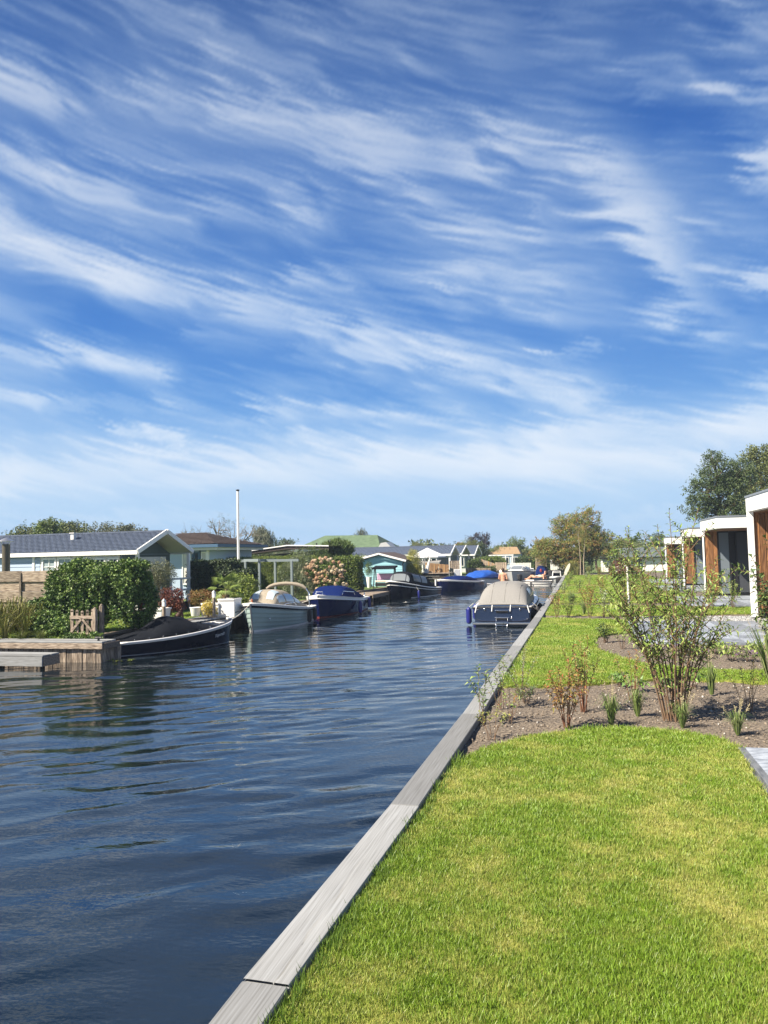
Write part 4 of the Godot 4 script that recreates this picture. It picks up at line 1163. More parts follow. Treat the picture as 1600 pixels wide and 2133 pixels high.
	for q in F:
		var hy: float = q[4]
		var lobes = auto_lobes(V(0, hy, 0), V(q[5], q[6], q[5]), 7)
		tree(q[0], q[1], V(q[2], -0.05, q[3]), hy * 0.75, 0.09 + 0.03 * q[5], lobes, {"n": q[9], "kind": q[7], "size": 0.22 if q[7] != "weep" else 0.34, "cols": q[8], "limbs": 5, "spray": 0.2})
	# nearly bare tree
	tree("bare_tree", "nearly leafless spreading tree with fine pale branches", V(-25.0, -0.05, -50.0), 1.3, 0.16,
		[[V(-1.3, 3.0, 0), V(1.3, 1.2, 1.0)], [V(0.2, 3.8, 0), V(1.2, 1.3, 1.0)], [V(1.5, 3.2, 0), V(1.4, 1.3, 1.0)], [V(-0.4, 2.4, 0.3), V(1.5, 1.0, 1.0)], [V(1.0, 2.2, 0), V(1.4, 0.9, 1.0)], [V(2.6, 3.3, 0), V(0.8, 1.0, 0.8)], [V(-2.2, 3.3, 0), V(0.7, 0.9, 0.7)]],
		{"n": 500, "kind": "fine", "size": 0.16, "cols": grey + olive, "limbs": 12, "twigs": 6, "bark": mat(lin(0.19, 0.17, 0.14), 0.9), "spray": 0.25})
	bush("undergrowth", "olive undergrowth below the nearly leafless tree", "bush", [[V(-24.5, 1.0, -49), V(2.2, 1.4, 1.0)], [V(-21.5, 0.9, -50), V(1.6, 1.3, 1.0)], [V(-27.3, 1.0, -50), V(1.4, 1.3, 1.0)]], 1200, "fine", 0.22, olive)
	bush("undergrowth", "low bushes between the leafless tree and the weeping birch", "bush", [[V(-26.0, 1.2, -64), V(2.0, 1.2, 1.0)], [V(-29.0, 1.1, -66), V(2.4, 1.5, 1.0)]], 800, "fine", 0.24, olive + dark)
	# the wood far off that closes the view
	var wood = Node3D.new(); wood.name = "far_wood"; add_child(wood); wood.set_meta("kind", "stuff")
	tag(wood, "low belt of far-off trees closing the view behind the houses", "wood")
	wood.position = V(0, 0, -130)
	var pts = []
	for k in 5200:
		var x = rr(-110, 60)
		var hgt = 2.4 + 1.1 * sin(x * 0.31) * sin(x * 0.13 + 1.0) + 0.6 * sin(x * 0.9)
		pts.append(V(x, rr(0.0, 1.0) * hgt, rr(-6, 6)))
	foliage(wood, "far_crowns", pts, "broad", 0.9, olive + dark)
	# behind the lawn's end on the right
	for q in [[2.4, -66.5, 1.1, 0.8, 1.0, fresh, "broad"], [3.8, -70, 1.9, 1.6, 1.2, olive, "broad"], [6.5, -74, 2.0, 2.0, 1.4, dark, "broad"], [1.4, -70, 1.8, 1.4, 1.2, dark, "broad"]]:
		tree("garden_tree", "low leafy tree beside the white house at the lawn's end", V(q[0], -0.05, q[1]), q[2] * 0.7, 0.1, auto_lobes(V(0, q[2], 0), V(q[3], q[4], q[3]), 6), {"n": 520, "kind": q[6], "size": 0.22, "cols": q[5], "limbs": 4, "spray": 0.2}, "trees around the white house")
	bush("red_bush", "dark red bush before the white house at the lawn's end", "bush", [[V(2.9, 0.5, -56.5), V(0.5, 0.6, 0.4)]], 200, "broad", 0.14, [Color(0.16, 0.04, 0.03), Color(0.12, 0.05, 0.03)])
	bush("red_bush", "second dark red bush nearer the beds", "bush", [[V(2.2, 0.45, -52), V(0.4, 0.55, 0.4)]], 170, "broad", 0.13, [Color(0.18, 0.05, 0.03), Color(0.14, 0.08, 0.03)])
	for q in [[1.2, -54.5], [2.0, -55.2], [0.5, -55.6], [3.4, -54.0], [-0.2, -55.4]]:
		grass_clump("tall wild grass along the far end of the lawn", V(q[0], -0.05, q[1]), 0.75, 0.4, 90, [Color(0.18, 0.2, 0.06), Color(0.22, 0.2, 0.08)], "tall grass at the lawn's end", 0, "wild_grass")

# ---------------------------------------------------------------- left bank
const BANK := [[-10.1, -14.75], [-10.95, -15.6], [-10.75, -18.4], [-10.45, -22.0], [-10.5, -26.5], [-10.15, -31.0], [-10.3, -35.0], [-9.75, -40.0], [-8.7, -43.9], [-7.9, -46.5], [-7.4, -52.0], [-7.0, -60.0], [-6.2, -66.0], [-4.0, -69.0], [-1.0, -69.5]]
func left_ground() -> void:
	var poly = PackedVector2Array([Vector2(-120, -14.85), Vector2(-10.15, -14.85)])
	for k in range(1, BANK.size()): poly.append(Vector2(BANK[k][0], BANK[k][1]))
	poly.append_array(PackedVector2Array([Vector2(-1.0, -200), Vector2(-120, -200)]))
	struct(sheet(poly, -0.04, 0.7), "left_bank_ground", M.field)
	var far = PackedVector2Array([Vector2(-0.98, -58.5), Vector2(-0.98, -200), Vector2(90, -200), Vector2(90, 6), Vector2(11.9, 6), Vector2(11.9, -58.5)])
	struct(sheet(far, -0.06, 0.6), "right_bank_ground", M.field)
	var hz = MB.new()
	hz.quad(V(-900, -0.6, -199.9), V(900, -0.6, -199.9), V(900, -0.6, -1500), V(-900, -0.6, -1500), Vector3.UP)
	hz.quad(V(-900, -0.62, 6), V(-119.9, -0.62, 6), V(-119.9, -0.62, -199.9), V(-900, -0.62, -199.9), Vector3.UP)
	struct(hz, "horizon_ground", M.field)
	# boards holding the bank along the water
	var t = thing("bank_wall", "dark upright boards holding the far bank behind the moored boats", "bank wall", V(-10.5, -0.6, -18))
	var n = 0
	for k in range(1, BANK.size() - 1):
		var a = V(BANK[k][0], 0, BANK[k][1]); var b = V(BANK[k + 1][0], 0, BANK[k + 1][1])
		var L = a.distance_to(b)
		var cnt = int(L / (0.25 if k < 5 else 0.6))
		for q in cnt:
			var p = a.lerp(b, (q + 0.5) / cnt)
			var mb = MB.new()
			mb.cbox(p + V(0.02, -0.36, 0), V(0.05, 0.78, L / cnt - 0.012), 0.004, Basis(Vector3.UP, atan2(b.x - a.x, b.z - a.z)))
			wpart(mb, "bank_board", M.wetwood[n % 2], t)
			n += 1
		var cb = MB.new()
		cb.bar(a + V(-0.02, 0.02, 0), b + V(-0.02, 0.02, 0), 0.16, 0.05)
		wpart(cb, "capping_beam", M.oldx[k % 4], t)
	# grass of the gardens
	var tf = [tuft_mesh(12, 0.05, 0.07, 0.008, 7)]
	var lawn_l = struct(sheet(PackedVector2Array([Vector2(-16, -15.3), Vector2(-11.0, -15.3), Vector2(-10.9, -18.6), Vector2(-10.75, -23), Vector2(-16, -23)]), -0.03, 0.02), "garden_lawn", M.turf)
	grass(lawn_l, PackedVector2Array([Vector2(-16, -15.3), Vector2(-11.0, -15.3), Vector2(-10.9, -18.6), Vector2(-10.75, -23), Vector2(-16, -23)]), -0.03, func(_z): return 1.0, tf, Vector2(-15, -10.7), Vector2(-15.3, -23), 0.07, -0.3)

func dock() -> void:
	# capped sheet piling at the corner of the garden
	var t = thing("timber_dock", "weathered timber dock of upright boards with a wide capping beam", "dock", V(-11.5, -0.6, -14.9))
	var x = -10.12
	var k = 0
	while x > -15.5:
		var w = [0.13, 0.085, 0.15, 0.10, 0.12, 0.16][k % 6]
		var mb = MB.new()
		mb.cbox(V(x - w * 0.5, -0.45, -14.78 + [0.0, 0.012, 0.004][k % 3]), V(w - 0.008, 0.62, 0.04), 0.004)
		wpart(mb, "pile_board", M.oldy[(k * 5 + 1) % 4], t)
		x -= w; k += 1
	for q in 5:
		var mb = MB.new()
		mb.cbox(V(-10.13, -0.45, -14.87 - q * 0.14), V(0.04, 0.62, 0.13), 0.004)
		wpart(mb, "pile_board", M.oldy[q % 4], t)
	for q in 2:
		var mb = MB.new()
		mb.cbox(V(-10.05 - 1.4 - q * 2.804, -0.09, -14.715), V(2.8, 0.13, 0.05), 0.006)
		wpart(mb, "fascia_board", M.oldx[q * 2], t)
	for q in 3:
		var mb = MB.new()
		mb.cbox(V(-10.05 - 2.8, -0.008 + 0.001 * q, -14.77 - q * 0.175), V(5.6, 0.035, 0.165), 0.006)
		wpart(mb, "deck_board", M.kerb_x[q], t)
	var mb = MB.new(); mb.cbox(V(-10.03, -0.09, -15.02), V(0.05, 0.13, 0.56), 0.006)
	wpart(mb, "fascia_board", M.oldx[3], t)
	# low jetty in front
	var j = thing("small_jetty", "low pale plank jetty floating in front of the timber dock", "jetty", V(-11.9, -0.5, -13.95))
	for q in 2:
		mb = MB.new(); mb.cbox(V(-12.1, -0.185, -13.86 - q * 0.27), V(2.62, 0.035, 0.255), 0.005)
		wpart(mb, "deck_plank", M.kerb_x[(q + 1) % 3], j)
	mb = MB.new(); mb.cbox(V(-12.1, -0.30, -13.745), V(2.6, 0.19, 0.035), 0.005)
	wpart(mb, "front_board", M.kerb_x[0], j)
	mb = MB.new(); mb.cbox(V(-10.80, -0.30, -14.02), V(0.035, 0.19, 0.5), 0.005)
	wpart(mb, "end_board", M.oldx[2], j)
	for q in 3:
		mb = MB.new(); mb.tube([V(-11.0 - q * 1.0, -1.0, -14.0), V(-11.0 - q * 1.0, -0.22, -14.0)], [0.05, 0.05], 7)
		wpart(mb, "pile", M.wetwood[0], j)
	# garden gate
	var g = thing("garden_gate", "small grey picket gate with crossed braces at the dock", "gate", V(-11.0, -0.05, -15.45))
	for q in 5:
		mb = MB.new()
		var xx = -11.36 + q * 0.135
		var hh = 0.62 + 0.04 * absf(q - 2.0) / 2.0
		mb.cbox(V(xx, -0.02 + hh * 0.5, -15.46), V(0.075, hh - 0.03, 0.02), 0.004)
		mb.tube([V(xx, -0.035 + hh, -15.47), V(xx, -0.035 + hh, -15.45)], [0.037, 0.037], 12)
		wpart(mb, "picket", M.oldy[q % 4], g)
	for q in 2:
		mb = MB.new(); mb.cbox(V(-11.09, [0.09, 0.47][q], -15.435), V(0.62, 0.07, 0.028), 0.004)
		wpart(mb, "rail", M.oldx[0], g)
	for q in 2:
		mb = MB.new(); mb.bar(V([-11.36, -10.8][q], 0.14, -15.425), V(-11.08, 0.45, -15.425), 0.05, 0.02, Vector3.BACK)
		wpart(mb, "brace", M.oldx[2], g)
	for q in 2:
		mb = MB.new()
		var px = [-10.76, -10.67][q]; var pz = [-15.46, -15.58][q]
		mb.cbox(V(px, [0.30, 0.33][q], pz), V(0.09, [0.70, 0.78][q], 0.09), 0.01)
		mb.ell(V(px, [0.65, 0.72][q], pz), V(0.045, 0.05, 0.045), 8, 4)
		wpart(mb, "post", M.oldy[q], g)
	mb = MB.new(); mb.cbox(V(-10.76, 0.02, -15.46), V(0.10, 0.16, 0.10), 0.004)
	wpart(mb, "post_foot", M.white, g)
	# cleat on the dock corner
	mb = MB.new(); mb.tube([V(-10.25, 0.0, -14.85), V(-10.25, 0.09, -14.85)], [0.03, 0.02], 8); mb.tube([V(-10.33, 0.08, -14.85), V(-10.17, 0.08, -14.85)], [0.018, 0.018], 8)
	single(mb, "mooring_cleat", M.black, "black mooring cleat on the corner of the timber dock", "cleat")
	# plank fence
	var f = thing("plank_fence", "fence of wide weathered horizontal planks before the blue chalet", "fence", V(-16, -0.05, -18.5))
	for r in 5:
		for c in 3:
			mb = MB.new()
			mb.cbox(V(-13.95 - 0.62 - c * 1.27, 1.36 - r * 0.285 + (0.01 if c == 1 else 0.0), -18.5 + (0.03 if r % 2 == 0 else -0.01)), V(1.262, 0.30 if r % 2 == 0 else 0.27, 0.028), 0.005)
			wpart(mb, "plank", M.oldx[(r * 2 + c) % 3], f)
	for c in 4:
		mb = MB.new(); mb.cbox(V(-13.9 - c * 1.27, 0.72, -18.56), V(0.09, 1.56, 0.09), 0.008)
		wpart(mb, "fence_post", M.oldy[3], f)
	mb = MB.new(); mb.cbox(V(-15.22, 0.75, -18.45), V(0.07, 1.44, 0.05), 0.008)
	wpart(mb, "cover_batten", M.oldy[3], f)
	# chimney pipe
	var c = thing("chimney_pipe", "brown flue pipe with a conical metal cap behind the plank fence", "chimney", V(-17.02, -0.05, -20.0))
	mb = MB.new(); mb.tube([V(-17.02, -0.05, -20), V(-17.02, 2.33, -20)], [0.115, 0.115], 14)
	wpart(mb, "pipe", M.fluebrown, c)
	mb = MB.new(); mb.lathe([[0.0, 2.53], [0.08, 2.50], [0.23, 2.42], [0.23, 2.41], [0.0, 2.47]], 16, Transform3D(Basis(), V(-17.02, 0, -20)))
	wpart(mb, "cap", M.steel, c)
	for q in 3:
		mb = MB.new(); mb.tube([V(-17.02 + cos(q * 2.1) * 0.11, 2.30, -20 + sin(q * 2.1) * 0.11), V(-17.02 + cos(q * 2.1) * 0.16, 2.45, -20 + sin(q * 2.1) * 0.16)], [0.01, 0.01], 5)
		wpart(mb, "bracket", M.chrome, c)

# chalet: ridge along x, gable end at x1 (facing +x)
func roof_tiles(x0: float, x1: float, ze: float, ye: float, zr: float, yr: float, tw: float, tl: float) -> MB:
	var mb = MB.new()
	var a = V(0, ye, ze); var b = V(0, yr, zr)
	var up = (b - a); var L = up.length(); up = up / L
	var nn = Vector3.RIGHT.cross(up); if nn.y < 0: nn = -nn
	var rows = int(L / tl) + 1
	for r in rows:
		var u0 = r * tl; var u1 = min(L, u0 + tl * 1.08)
		if u1 - u0 < 0.02: continue
		var x = x0 - (tw * 0.5 if r % 2 == 1 else 0.0)
		while x < x1:
			var xa = max(x0, x + 0.006); var xb = min(x1, x + tw - 0.006)
			if xb > xa + 0.01:
				# lower edge proud, upper edge tucked under the next course, a shallow roll across
				var lo = a + up * u0 + nn * 0.045; var hi = a + up * u1 + nn * 0.012
				var xm = lerpf(xa, xb, 0.35)
				for s in [[xa, 0.0, xm, 0.009], [xm, 0.009, xb, 0.001]]:
					var p = V(s[0], 0, 0) + lo + nn * s[1]; var q = V(s[2], 0, 0) + lo + nn * s[3]
					var p2 = V(s[0], 0, 0) + hi + nn * s[1]; var q2 = V(s[2], 0, 0) + hi + nn * s[3]
					mb.quad(p, q, q2, p2, nn)
					mb.quad(p, q, q - nn * 0.04, p - nn * 0.04, -up)
			x += tw
	return mb
func chalet(label: String, x0: float, x1: float, ze: float, zf: float, ye: float, yr: float, wall: Array, roofm: Material, porch: float, tw: float, tl: float) -> Node3D:
	var zr = (ze + zf) * 0.5
	var t = thing("chalet", label, "house", V(x1 - 1.5, -0.05, zr))
	var rt = wpart(roof_tiles(x0, x1, ze, ye, zr, yr, tw, tl), "roof_tiles", roofm, t); rt.set_meta("kind", "stuff")
	var back = roof_tiles(x0, x1, zf, ye, zr, yr, 0.6, 0.5)
	wpart(back, "rear_roof_tiles", roofm, t).set_meta("kind", "stuff")
	var mb = MB.new(); mb.bar(V(x0, yr + 0.03, zr), V(x1, yr + 0.03, zr), 0.16, 0.06)
	wpart(mb, "ridge_cap", roofm, t)
	# roof boarding under the tiles
	mb = MB.new()
	mb.prism(PackedVector2Array([Vector2(ze - 0.02, ye - 0.03), Vector2(zr, yr - 0.03), Vector2(zf + 0.02, ye - 0.03), Vector2(zf + 0.02, ye - 0.07), Vector2(zr, yr - 0.09), Vector2(ze - 0.02, ye - 0.07)]), x0, x1 - 0.03, Transform3D(Basis(V(0, 0, 1), V(0, 1, 0), V(1, 0, 0)), Vector3.ZERO))
	wpart(mb, "roof_deck", M.offwhite, t)
	mb = MB.new(); mb.cbox(V((x0 + x1) * 0.5, ye - 0.055, ze + 0.005), V(x1 - x0, 0.13, 0.04), 0.006)
	wpart(mb, "eaves_board", M.white, t)
	mb = MB.new(); mb.cbox(V((x0 + x1) * 0.5, ye - 0.055, zf - 0.005), V(x1 - x0, 0.13, 0.04), 0.006)
	wpart(mb, "eaves_board", M.white, t)
	for s in [ze + 0.03, zf - 0.03]:
		mb = MB.new(); mb.bar(V(x1 + 0.02, ye - 0.03, s), V(x1 + 0.02, yr + 0.015, zr), 0.15, 0.05, Vector3.RIGHT)
		wpart(mb, "barge_board", M.white, t)
	# walls: front (facing the viewer), end wall set back under the porch gable
	var wz = ze - 0.16; var wx = x1 - porch
	mb = MB.new(); mb.span(V(x0, -0.05, wz - 0.06), V(wx, ye - 0.06, zf + 0.35))
	wpart(mb, "wall_core", wall[1], t)
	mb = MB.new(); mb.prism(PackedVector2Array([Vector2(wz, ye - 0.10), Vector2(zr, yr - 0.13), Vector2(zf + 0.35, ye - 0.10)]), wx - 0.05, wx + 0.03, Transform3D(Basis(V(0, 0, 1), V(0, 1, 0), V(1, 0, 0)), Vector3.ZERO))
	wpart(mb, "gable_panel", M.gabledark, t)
	mb = MB.new(); mb.span(V(wx + 0.002, 0.0, zf + 0.36), V(wx + 0.012, ye - 0.11, wz - 0.07)); wpart(mb, "end_shade_panel", M.gabledark, t)  # dark sheet over the end wall: porch shade and dark hedge painted in
	return t
func window_unit(parent: Node3D, x0: float, x1: float, y0: float, y1: float, z: float, frame: Material, pane: Material, bars: int) -> void:
	var fr = MB.new()
	var w = 0.05
	fr.span(V(x0, y0, z), V(x0 + w, y1, z + 0.05)); fr.span(V(x1 - w, y0, z), V(x1, y1, z + 0.05))
	fr.span(V(x0 + w, y0, z), V(x1 - w, y0 + w, z + 0.05)); fr.span(V(x0 + w, y1 - w, z), V(x1 - w, y1, z + 0.05))
	if bars > 0:
		fr.span(V((x0 + x1) * 0.5 - 0.012, y0 + w, z + 0.008), V((x0 + x1) * 0.5 + 0.012, y1 - w, z + 0.035))
		for b in range(1, bars):
			var yy = lerpf(y0, y1, float(b) / bars)
			fr.span(V(x0 + w, yy - 0.012, z + 0.01), V(x1 - w, yy + 0.012, z + 0.033))
	var o = wpart(fr, "window", frame, parent)
	var pn = MB.new(); pn.quad(V(x0 + w, y0 + w, z + 0.02), V(x1 - w, y0 + w, z + 0.02), V(x1 - w, y1 - w, z + 0.02), V(x0 + w, y1 - w, z + 0.02), Vector3.BACK)
	for p in pn.v.size(): pn.v[p] -= parent.position
	part(pn, "pane", pane, o)

func near_chalet() -> void:
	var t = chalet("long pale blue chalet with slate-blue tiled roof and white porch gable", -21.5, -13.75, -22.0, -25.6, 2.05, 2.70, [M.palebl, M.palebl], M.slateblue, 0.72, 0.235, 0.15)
	var z = -22.16
	# lap siding, each board its own
	for r in 13:
		for s in [[-21.5, -17.79], [-17.69, -17.5]]:
			var mb = MB.new()
			mb.box(V((s[0] + s[1]) * 0.5, 0.08 + r * 0.145, z + 0.022), V(s[1] - s[0], 0.146, 0.016), Basis(Vector3.RIGHT, -0.09))
			wpart(mb, "siding_board", M.palebl if r % 3 else M.palebl2, t)
	var mb = MB.new(); mb.cbox(V(-17.74, 0.95, z + 0.03), V(0.09, 2.0, 0.05), 0.005); wpart(mb, "trim_post", M.white, t)
	mb = MB.new(); mb.span(V(-17.49, -0.04, z + 0.003), V(-14.5, 1.97, z + 0.02)); wpart(mb, "white_panel", M.offwhite, t)
	window_unit(t, -17.40, -16.86, 1.0, 1.88, z + 0.02, M.white, M.paneday, 3)
	window_unit(t, -16.80, -16.26, 1.0, 1.88, z + 0.02, M.white, M.paneday, 3)
	window_unit(t, -15.98, -15.77, 1.1, 1.88, z + 0.02, M.white, M.panered, 0)
	window_unit(t, -15.75, -15.54, 1.1, 1.88, z + 0.02, M.white, M.panered, 0)
	window_unit(t, -15.38, -15.0, 1.1, 1.84, z + 0.02, M.white, M.glass, 1)
	window_unit(t, -14.9, -14.52, 1.1, 1.84, z + 0.02, M.white, M.glass, 1)
	for q in 12:
		mb = MB.new(); mb.cbox(V(-17.3 + 0.1 + q * 0.25, 0.46, z + 0.026), V(0.23, 0.98, 0.014), 0.004); wpart(mb, "panel_board", M.offwhite, t)
	# end wall window with white curtain, posts and railing
	mb = MB.new(); mb.span(V(-14.45, 1.35, -24.9), V(-14.42, 1.85, -22.9)); wpart(mb, "end_window", M.panecurtain, t)
	for q in [-22.12, -25.45]:
		mb = MB.new(); mb.cbox(V(-13.83, 0.96, q), V(0.1, 2.02, 0.1), 0.008); wpart(mb, "porch_post", M.white, t)
	for y in [1.06, 0.66]:
		mb = MB.new(); mb.cbox(V(-13.76, y, -23.78), V(0.03, 0.07, 3.4), 0.005); wpart(mb, "porch_rail", M.white, t)
	for q in 4:
		mb = MB.new(); mb.cbox(V(-13.79, 0.68, -22.7 - q * 0.72), V(0.03, 0.78, 0.14), 0.005); wpart(mb, "railing_board", M.white, t)
	mb = MB.new(); mb.span(V(-14.43, -0.04, -25.3), V(-13.75, 0.22, -22.1)); wpart(mb, "porch_floor", M.wetwood[0], t)
	mb = MB.new(); mb.cbox(V(-17.0, 2.60, -23.2), V(0.14, 0.22, 0.14), 0.01); mb.cbox(V(-17.0, 2.73, -23.2), V(0.2, 0.03, 0.2), 0.005); wpart(mb, "roof_vent", M.offwhite, t)
	# hanging lantern at the porch
	var l = thing("hanging_lantern", "small amber lantern hanging under the porch eaves", "lantern", V(-14.35, 1.62, -21.98))
	mb = MB.new(); mb.lathe([[0.0, 0.16], [0.05, 0.12], [0.035, 0.0], [0.0, 0.0]], 8); part(mb, "shade", mat(lin(0.5, 0.25, 0.05), 0.5), l)
	mb = MB.new(); mb.tube([V(0, 0.15, 0), V(0, 0.38, 0)], [0.004, 0.004], 4); part(mb, "chain", M.black, l)

func left_houses() -> void:
	near_chalet()
	# house with brown hipped roof and blue fascia
	var t = thing("hipped_house", "house with brown hipped roof and blue fascia behind the chalet", "house", V(-17.5, -0.05, -33))
	var mb = MB.new()
	var e = [V(-15.5, 2.38, -30.8), V(-15.5, 2.38, -36.2), V(-20.5, 2.38, -36.2), V(-20.5, 2.38, -30.8)]
	var r0 = V(-17.3, 2.98, -33.5); var r1 = V(-18.6, 2.98, -33.5)
	mb.tri(e[0], e[1], r0, V(1, 1, 0)); mb.quad(e[1], e[2], r1, r0, V(0, 1, -1)); mb.tri(e[2], e[3], r1, V(-1, 1, 0)); mb.quad(e[3], e[0], r0, r1, V(0, 1, 1))
	wpart(mb, "roof", M.browntile, t)
	# slates: two visible slopes in courses
	var tl = MB.new()
	for q in 9:
		var u = q / 9.0
		for w in 16:
			for f in 2:
				var a: Vector3; var b: Vector3
				if f == 0: a = e[3].lerp(r1, u); b = e[0].lerp(r0, u)
				else: a = e[0].lerp(r0, u); b = e[1].lerp(r0, u)
				var p = a.lerp(b, w / 16.0); var p2 = a.lerp(b, (w + 0.92) / 16.0)
				var nn = V(0, 1, 0.35) if f == 0 else V(0.45, 1, 0)
				var upv = (r0 - e[0]) / 9.0 if f == 1 else ((r0 + r1) * 0.5 - (e[0] + e[3]) * 0.5) / 9.0
				tl.quad(p + nn * 0.04, p2 + nn * 0.04, p2 + upv + nn * 0.015, p + upv + nn * 0.015, nn)
	wpart(tl, "roof_tiles", M.browntile, t).set_meta("kind", "stuff")
	mb = MB.new(); mb.span(V(-20.6, 2.24, -36.3), V(-15.27, 2.375, -30.7)); wpart(mb, "fascia", M.bluepaint, t)
	mb = MB.new(); mb.span(V(-20.4, 2.12, -36.1), V(-15.45, 2.236, -30.9)); wpart(mb, "soffit_band", M.white, t)
	mb = MB.new(); mb.span(V(-20.0, -0.05, -35.8), V(-15.95, 2.116, -31.3)); wpart(mb, "wall", M.palebl, t)
	for q in [[-16.02, 0.09], [-16.42, 0.05], [-16.75, 0.05]]:
		mb = MB.new(); mb.cbox(V(q[0], 1.04, -31.25), V(q[1], 2.14, 0.1), 0.006); wpart(mb, "trim_post", M.white if q[1] > 0.06 else M.bluepaint, t)
	window_unit(t, -16.36, -16.08, 0.3, 2.05, -31.29, M.white, M.panecurtain, 0)
	window_unit(t, -16.72, -16.46, 0.3, 2.05, -31.29, M.bluepaint, M.glass, 0)
	window_unit(t, -17.3, -16.85, 0.6, 2.05, -31.29, M.white, M.panecurtain, 0)
	# long dark flat-roofed house
	t = thing("dark_roofed_house", "low house with a shallow black roof and white verge trim", "house", V(-17, -0.05, -41))
	mb = MB.new()
	mb.quad(V(-21.5, 1.72, -39.8), V(-15.6, 2.36, -39.8), V(-15.6, 2.36, -45), V(-21.5, 1.72, -45), Vector3.UP)
	mb.quad(V(-15.6, 2.36, -39.8), V(-13.2, 2.28, -39.8), V(-13.2, 2.28, -45), V(-15.6, 2.36, -45), Vector3.UP)
	mb.quad(V(-21.5, 1.60, -39.8), V(-15.6, 2.16, -39.8), V(-15.6, 2.36, -39.8), V(-21.5, 1.72, -39.8), Vector3.BACK)
	mb.quad(V(-15.6, 2.16, -39.8), V(-13.2, 2.08, -39.8), V(-13.2, 2.28, -39.8), V(-15.6, 2.36, -39.8), Vector3.BACK)
	wpart(mb, "roof", M.brownroof, t)
	mb = MB.new(); mb.bar(V(-21.5, 1.73, -39.76), V(-15.6, 2.37, -39.76), 0.06, 0.05, Vector3.BACK); mb.bar(V(-15.6, 2.37, -39.76), V(-13.2, 2.29, -39.76), 0.06, 0.05, Vector3.BACK)
	wpart(mb, "verge_trim", M.white, t)
	mb = MB.new(); mb.quad(V(-21.3, -0.05, -40.3), V(-13.4, -0.05, -40.3), V(-13.4, 2.1, -40.3), V(-21.3, 1.6, -40.3), Vector3.BACK); wpart(mb, "wall", M.black, t)
	mb = MB.new(); mb.span(V(-18.6, 1.60, -38.4), V(-14.3, 1.72, -36.9)); wpart(mb, "carport_roof", M.rubber, t)
	mb = MB.new(); mb.span(V(-18.6, 1.44, -38.45), V(-14.3, 1.595, -37.0)); wpart(mb, "carport_fascia", M.offwhite, t)
	for q in [-18.5, -14.4]:
		mb = MB.new(); mb.cbox(V(q, 0.69, -37.1), V(0.1, 1.5, 0.1), 0.005); wpart(mb, "carport_post", M.offwhite, t)
	# green-roofed house
	t = thing("green_roofed_house", "large house with a mossy green hipped roof, skylight and pale end gable", "house", V(-18.5, -0.05, -61))
	mb = MB.new()
	var g = [V(-22.6, 2.48, -60), V(-15.5, 2.15, -60), V(-15.4, 2.2, -68), V(-22.6, 2.5, -68)]
	var k0 = V(-21.4, 3.5, -63.5); var k1 = V(-16.7, 3.42, -63.5)
	mb.quad(g[0], g[1], k1, k0, V(0, 1, 1)); mb.tri(g[1], g[2], k1, V(1, 1, 0)); mb.quad(g[2], g[3], k0, k1, V(0, 1, -1)); mb.tri(g[3], g[0], k0, V(-1, 1, 0))
	wpart(mb, "roof", M.greenroof, t)
	mb = MB.new(); mb.bar(V(-22.6, 2.42, -59.95), V(-15.5, 2.10, -59.95), 0.1, 0.06, Vector3.BACK); wpart(mb, "eaves_trim", M.white, t)
	mb = MB.new(); mb.bar(V(-22.5, 2.27, -60.05), V(-15.6, 1.97, -60.05), 0.2, 0.05, Vector3.BACK); wpart(mb, "eaves_board", M.brownroof, t)
	mb = MB.new(); mb.quad(V(-22.3, -0.05, -60.6), V(-15.7, -0.05, -60.6), V(-15.7, 2.1, -60.6), V(-22.3, 2.3, -60.6), Vector3.BACK); wpart(mb, "wall", M.brownroof, t)
	mb = MB.new()
	var sk = Basis(Vector3.RIGHT, -0.9)
	mb.cbox(V(-19.95, 2.98, -61.35), V(0.75, 0.06, 0.62), 0.01, Basis(Vector3.RIGHT, 0.30)); wpart(mb, "skylight", M.black, t)
	mb = MB.new(); mb.box(V(-19.95, 3.02, -61.35), V(0.6, 0.02, 0.48), Basis(Vector3.RIGHT, 0.30)); wpart(mb, "skylight_pane", M.paneday, t)
	mb = MB.new(); mb.tube([V(-21.1, 2.5, -60.4), V(-21.1, 2.82, -60.4)], [0.06, 0.06], 6); wpart(mb, "vent_pipe", M.black, t)
	mb = MB.new()
	mb.prism(PackedVector2Array([Vector2(-15.55, 2.02), Vector2(-15.15, 2.66), Vector2(-14.72, 2.72), Vector2(-14.3, 2.3), Vector2(-14.05, 1.95)]), -60.4, -58.6)
	wpart(mb, "end_gable", M.sheetmetal, t)
	mb = MB.new(); mb.span(V(-16.2, 1.55, -60.2), V(-13.4, 1.94, -58.4)); wpart(mb, "end_fascia", M.white, t)
	mb = MB.new(); mb.span(V(-16.0, -0.05, -60.1), V(-13.6, 1.548, -58.7)); wpart(mb, "end_wall", M.brownroof, t)
	# turquoise shed
	t = thing("turquoise_shed", "turquoise boarded shed with brown low-pitched roof and white trim", "shed", V(-10.8, -0.05, -43.5))
	mb = MB.new(); mb.prism(PackedVector2Array([Vector2(-12.0, -0.05), Vector2(-9.62, -0.05), Vector2(-9.62, 1.36), Vector2(-10.95, 1.72), Vector2(-12.0, 1.44)]), -45.4, -42.06); wpart(mb, "shed_frame", M.turq, t)
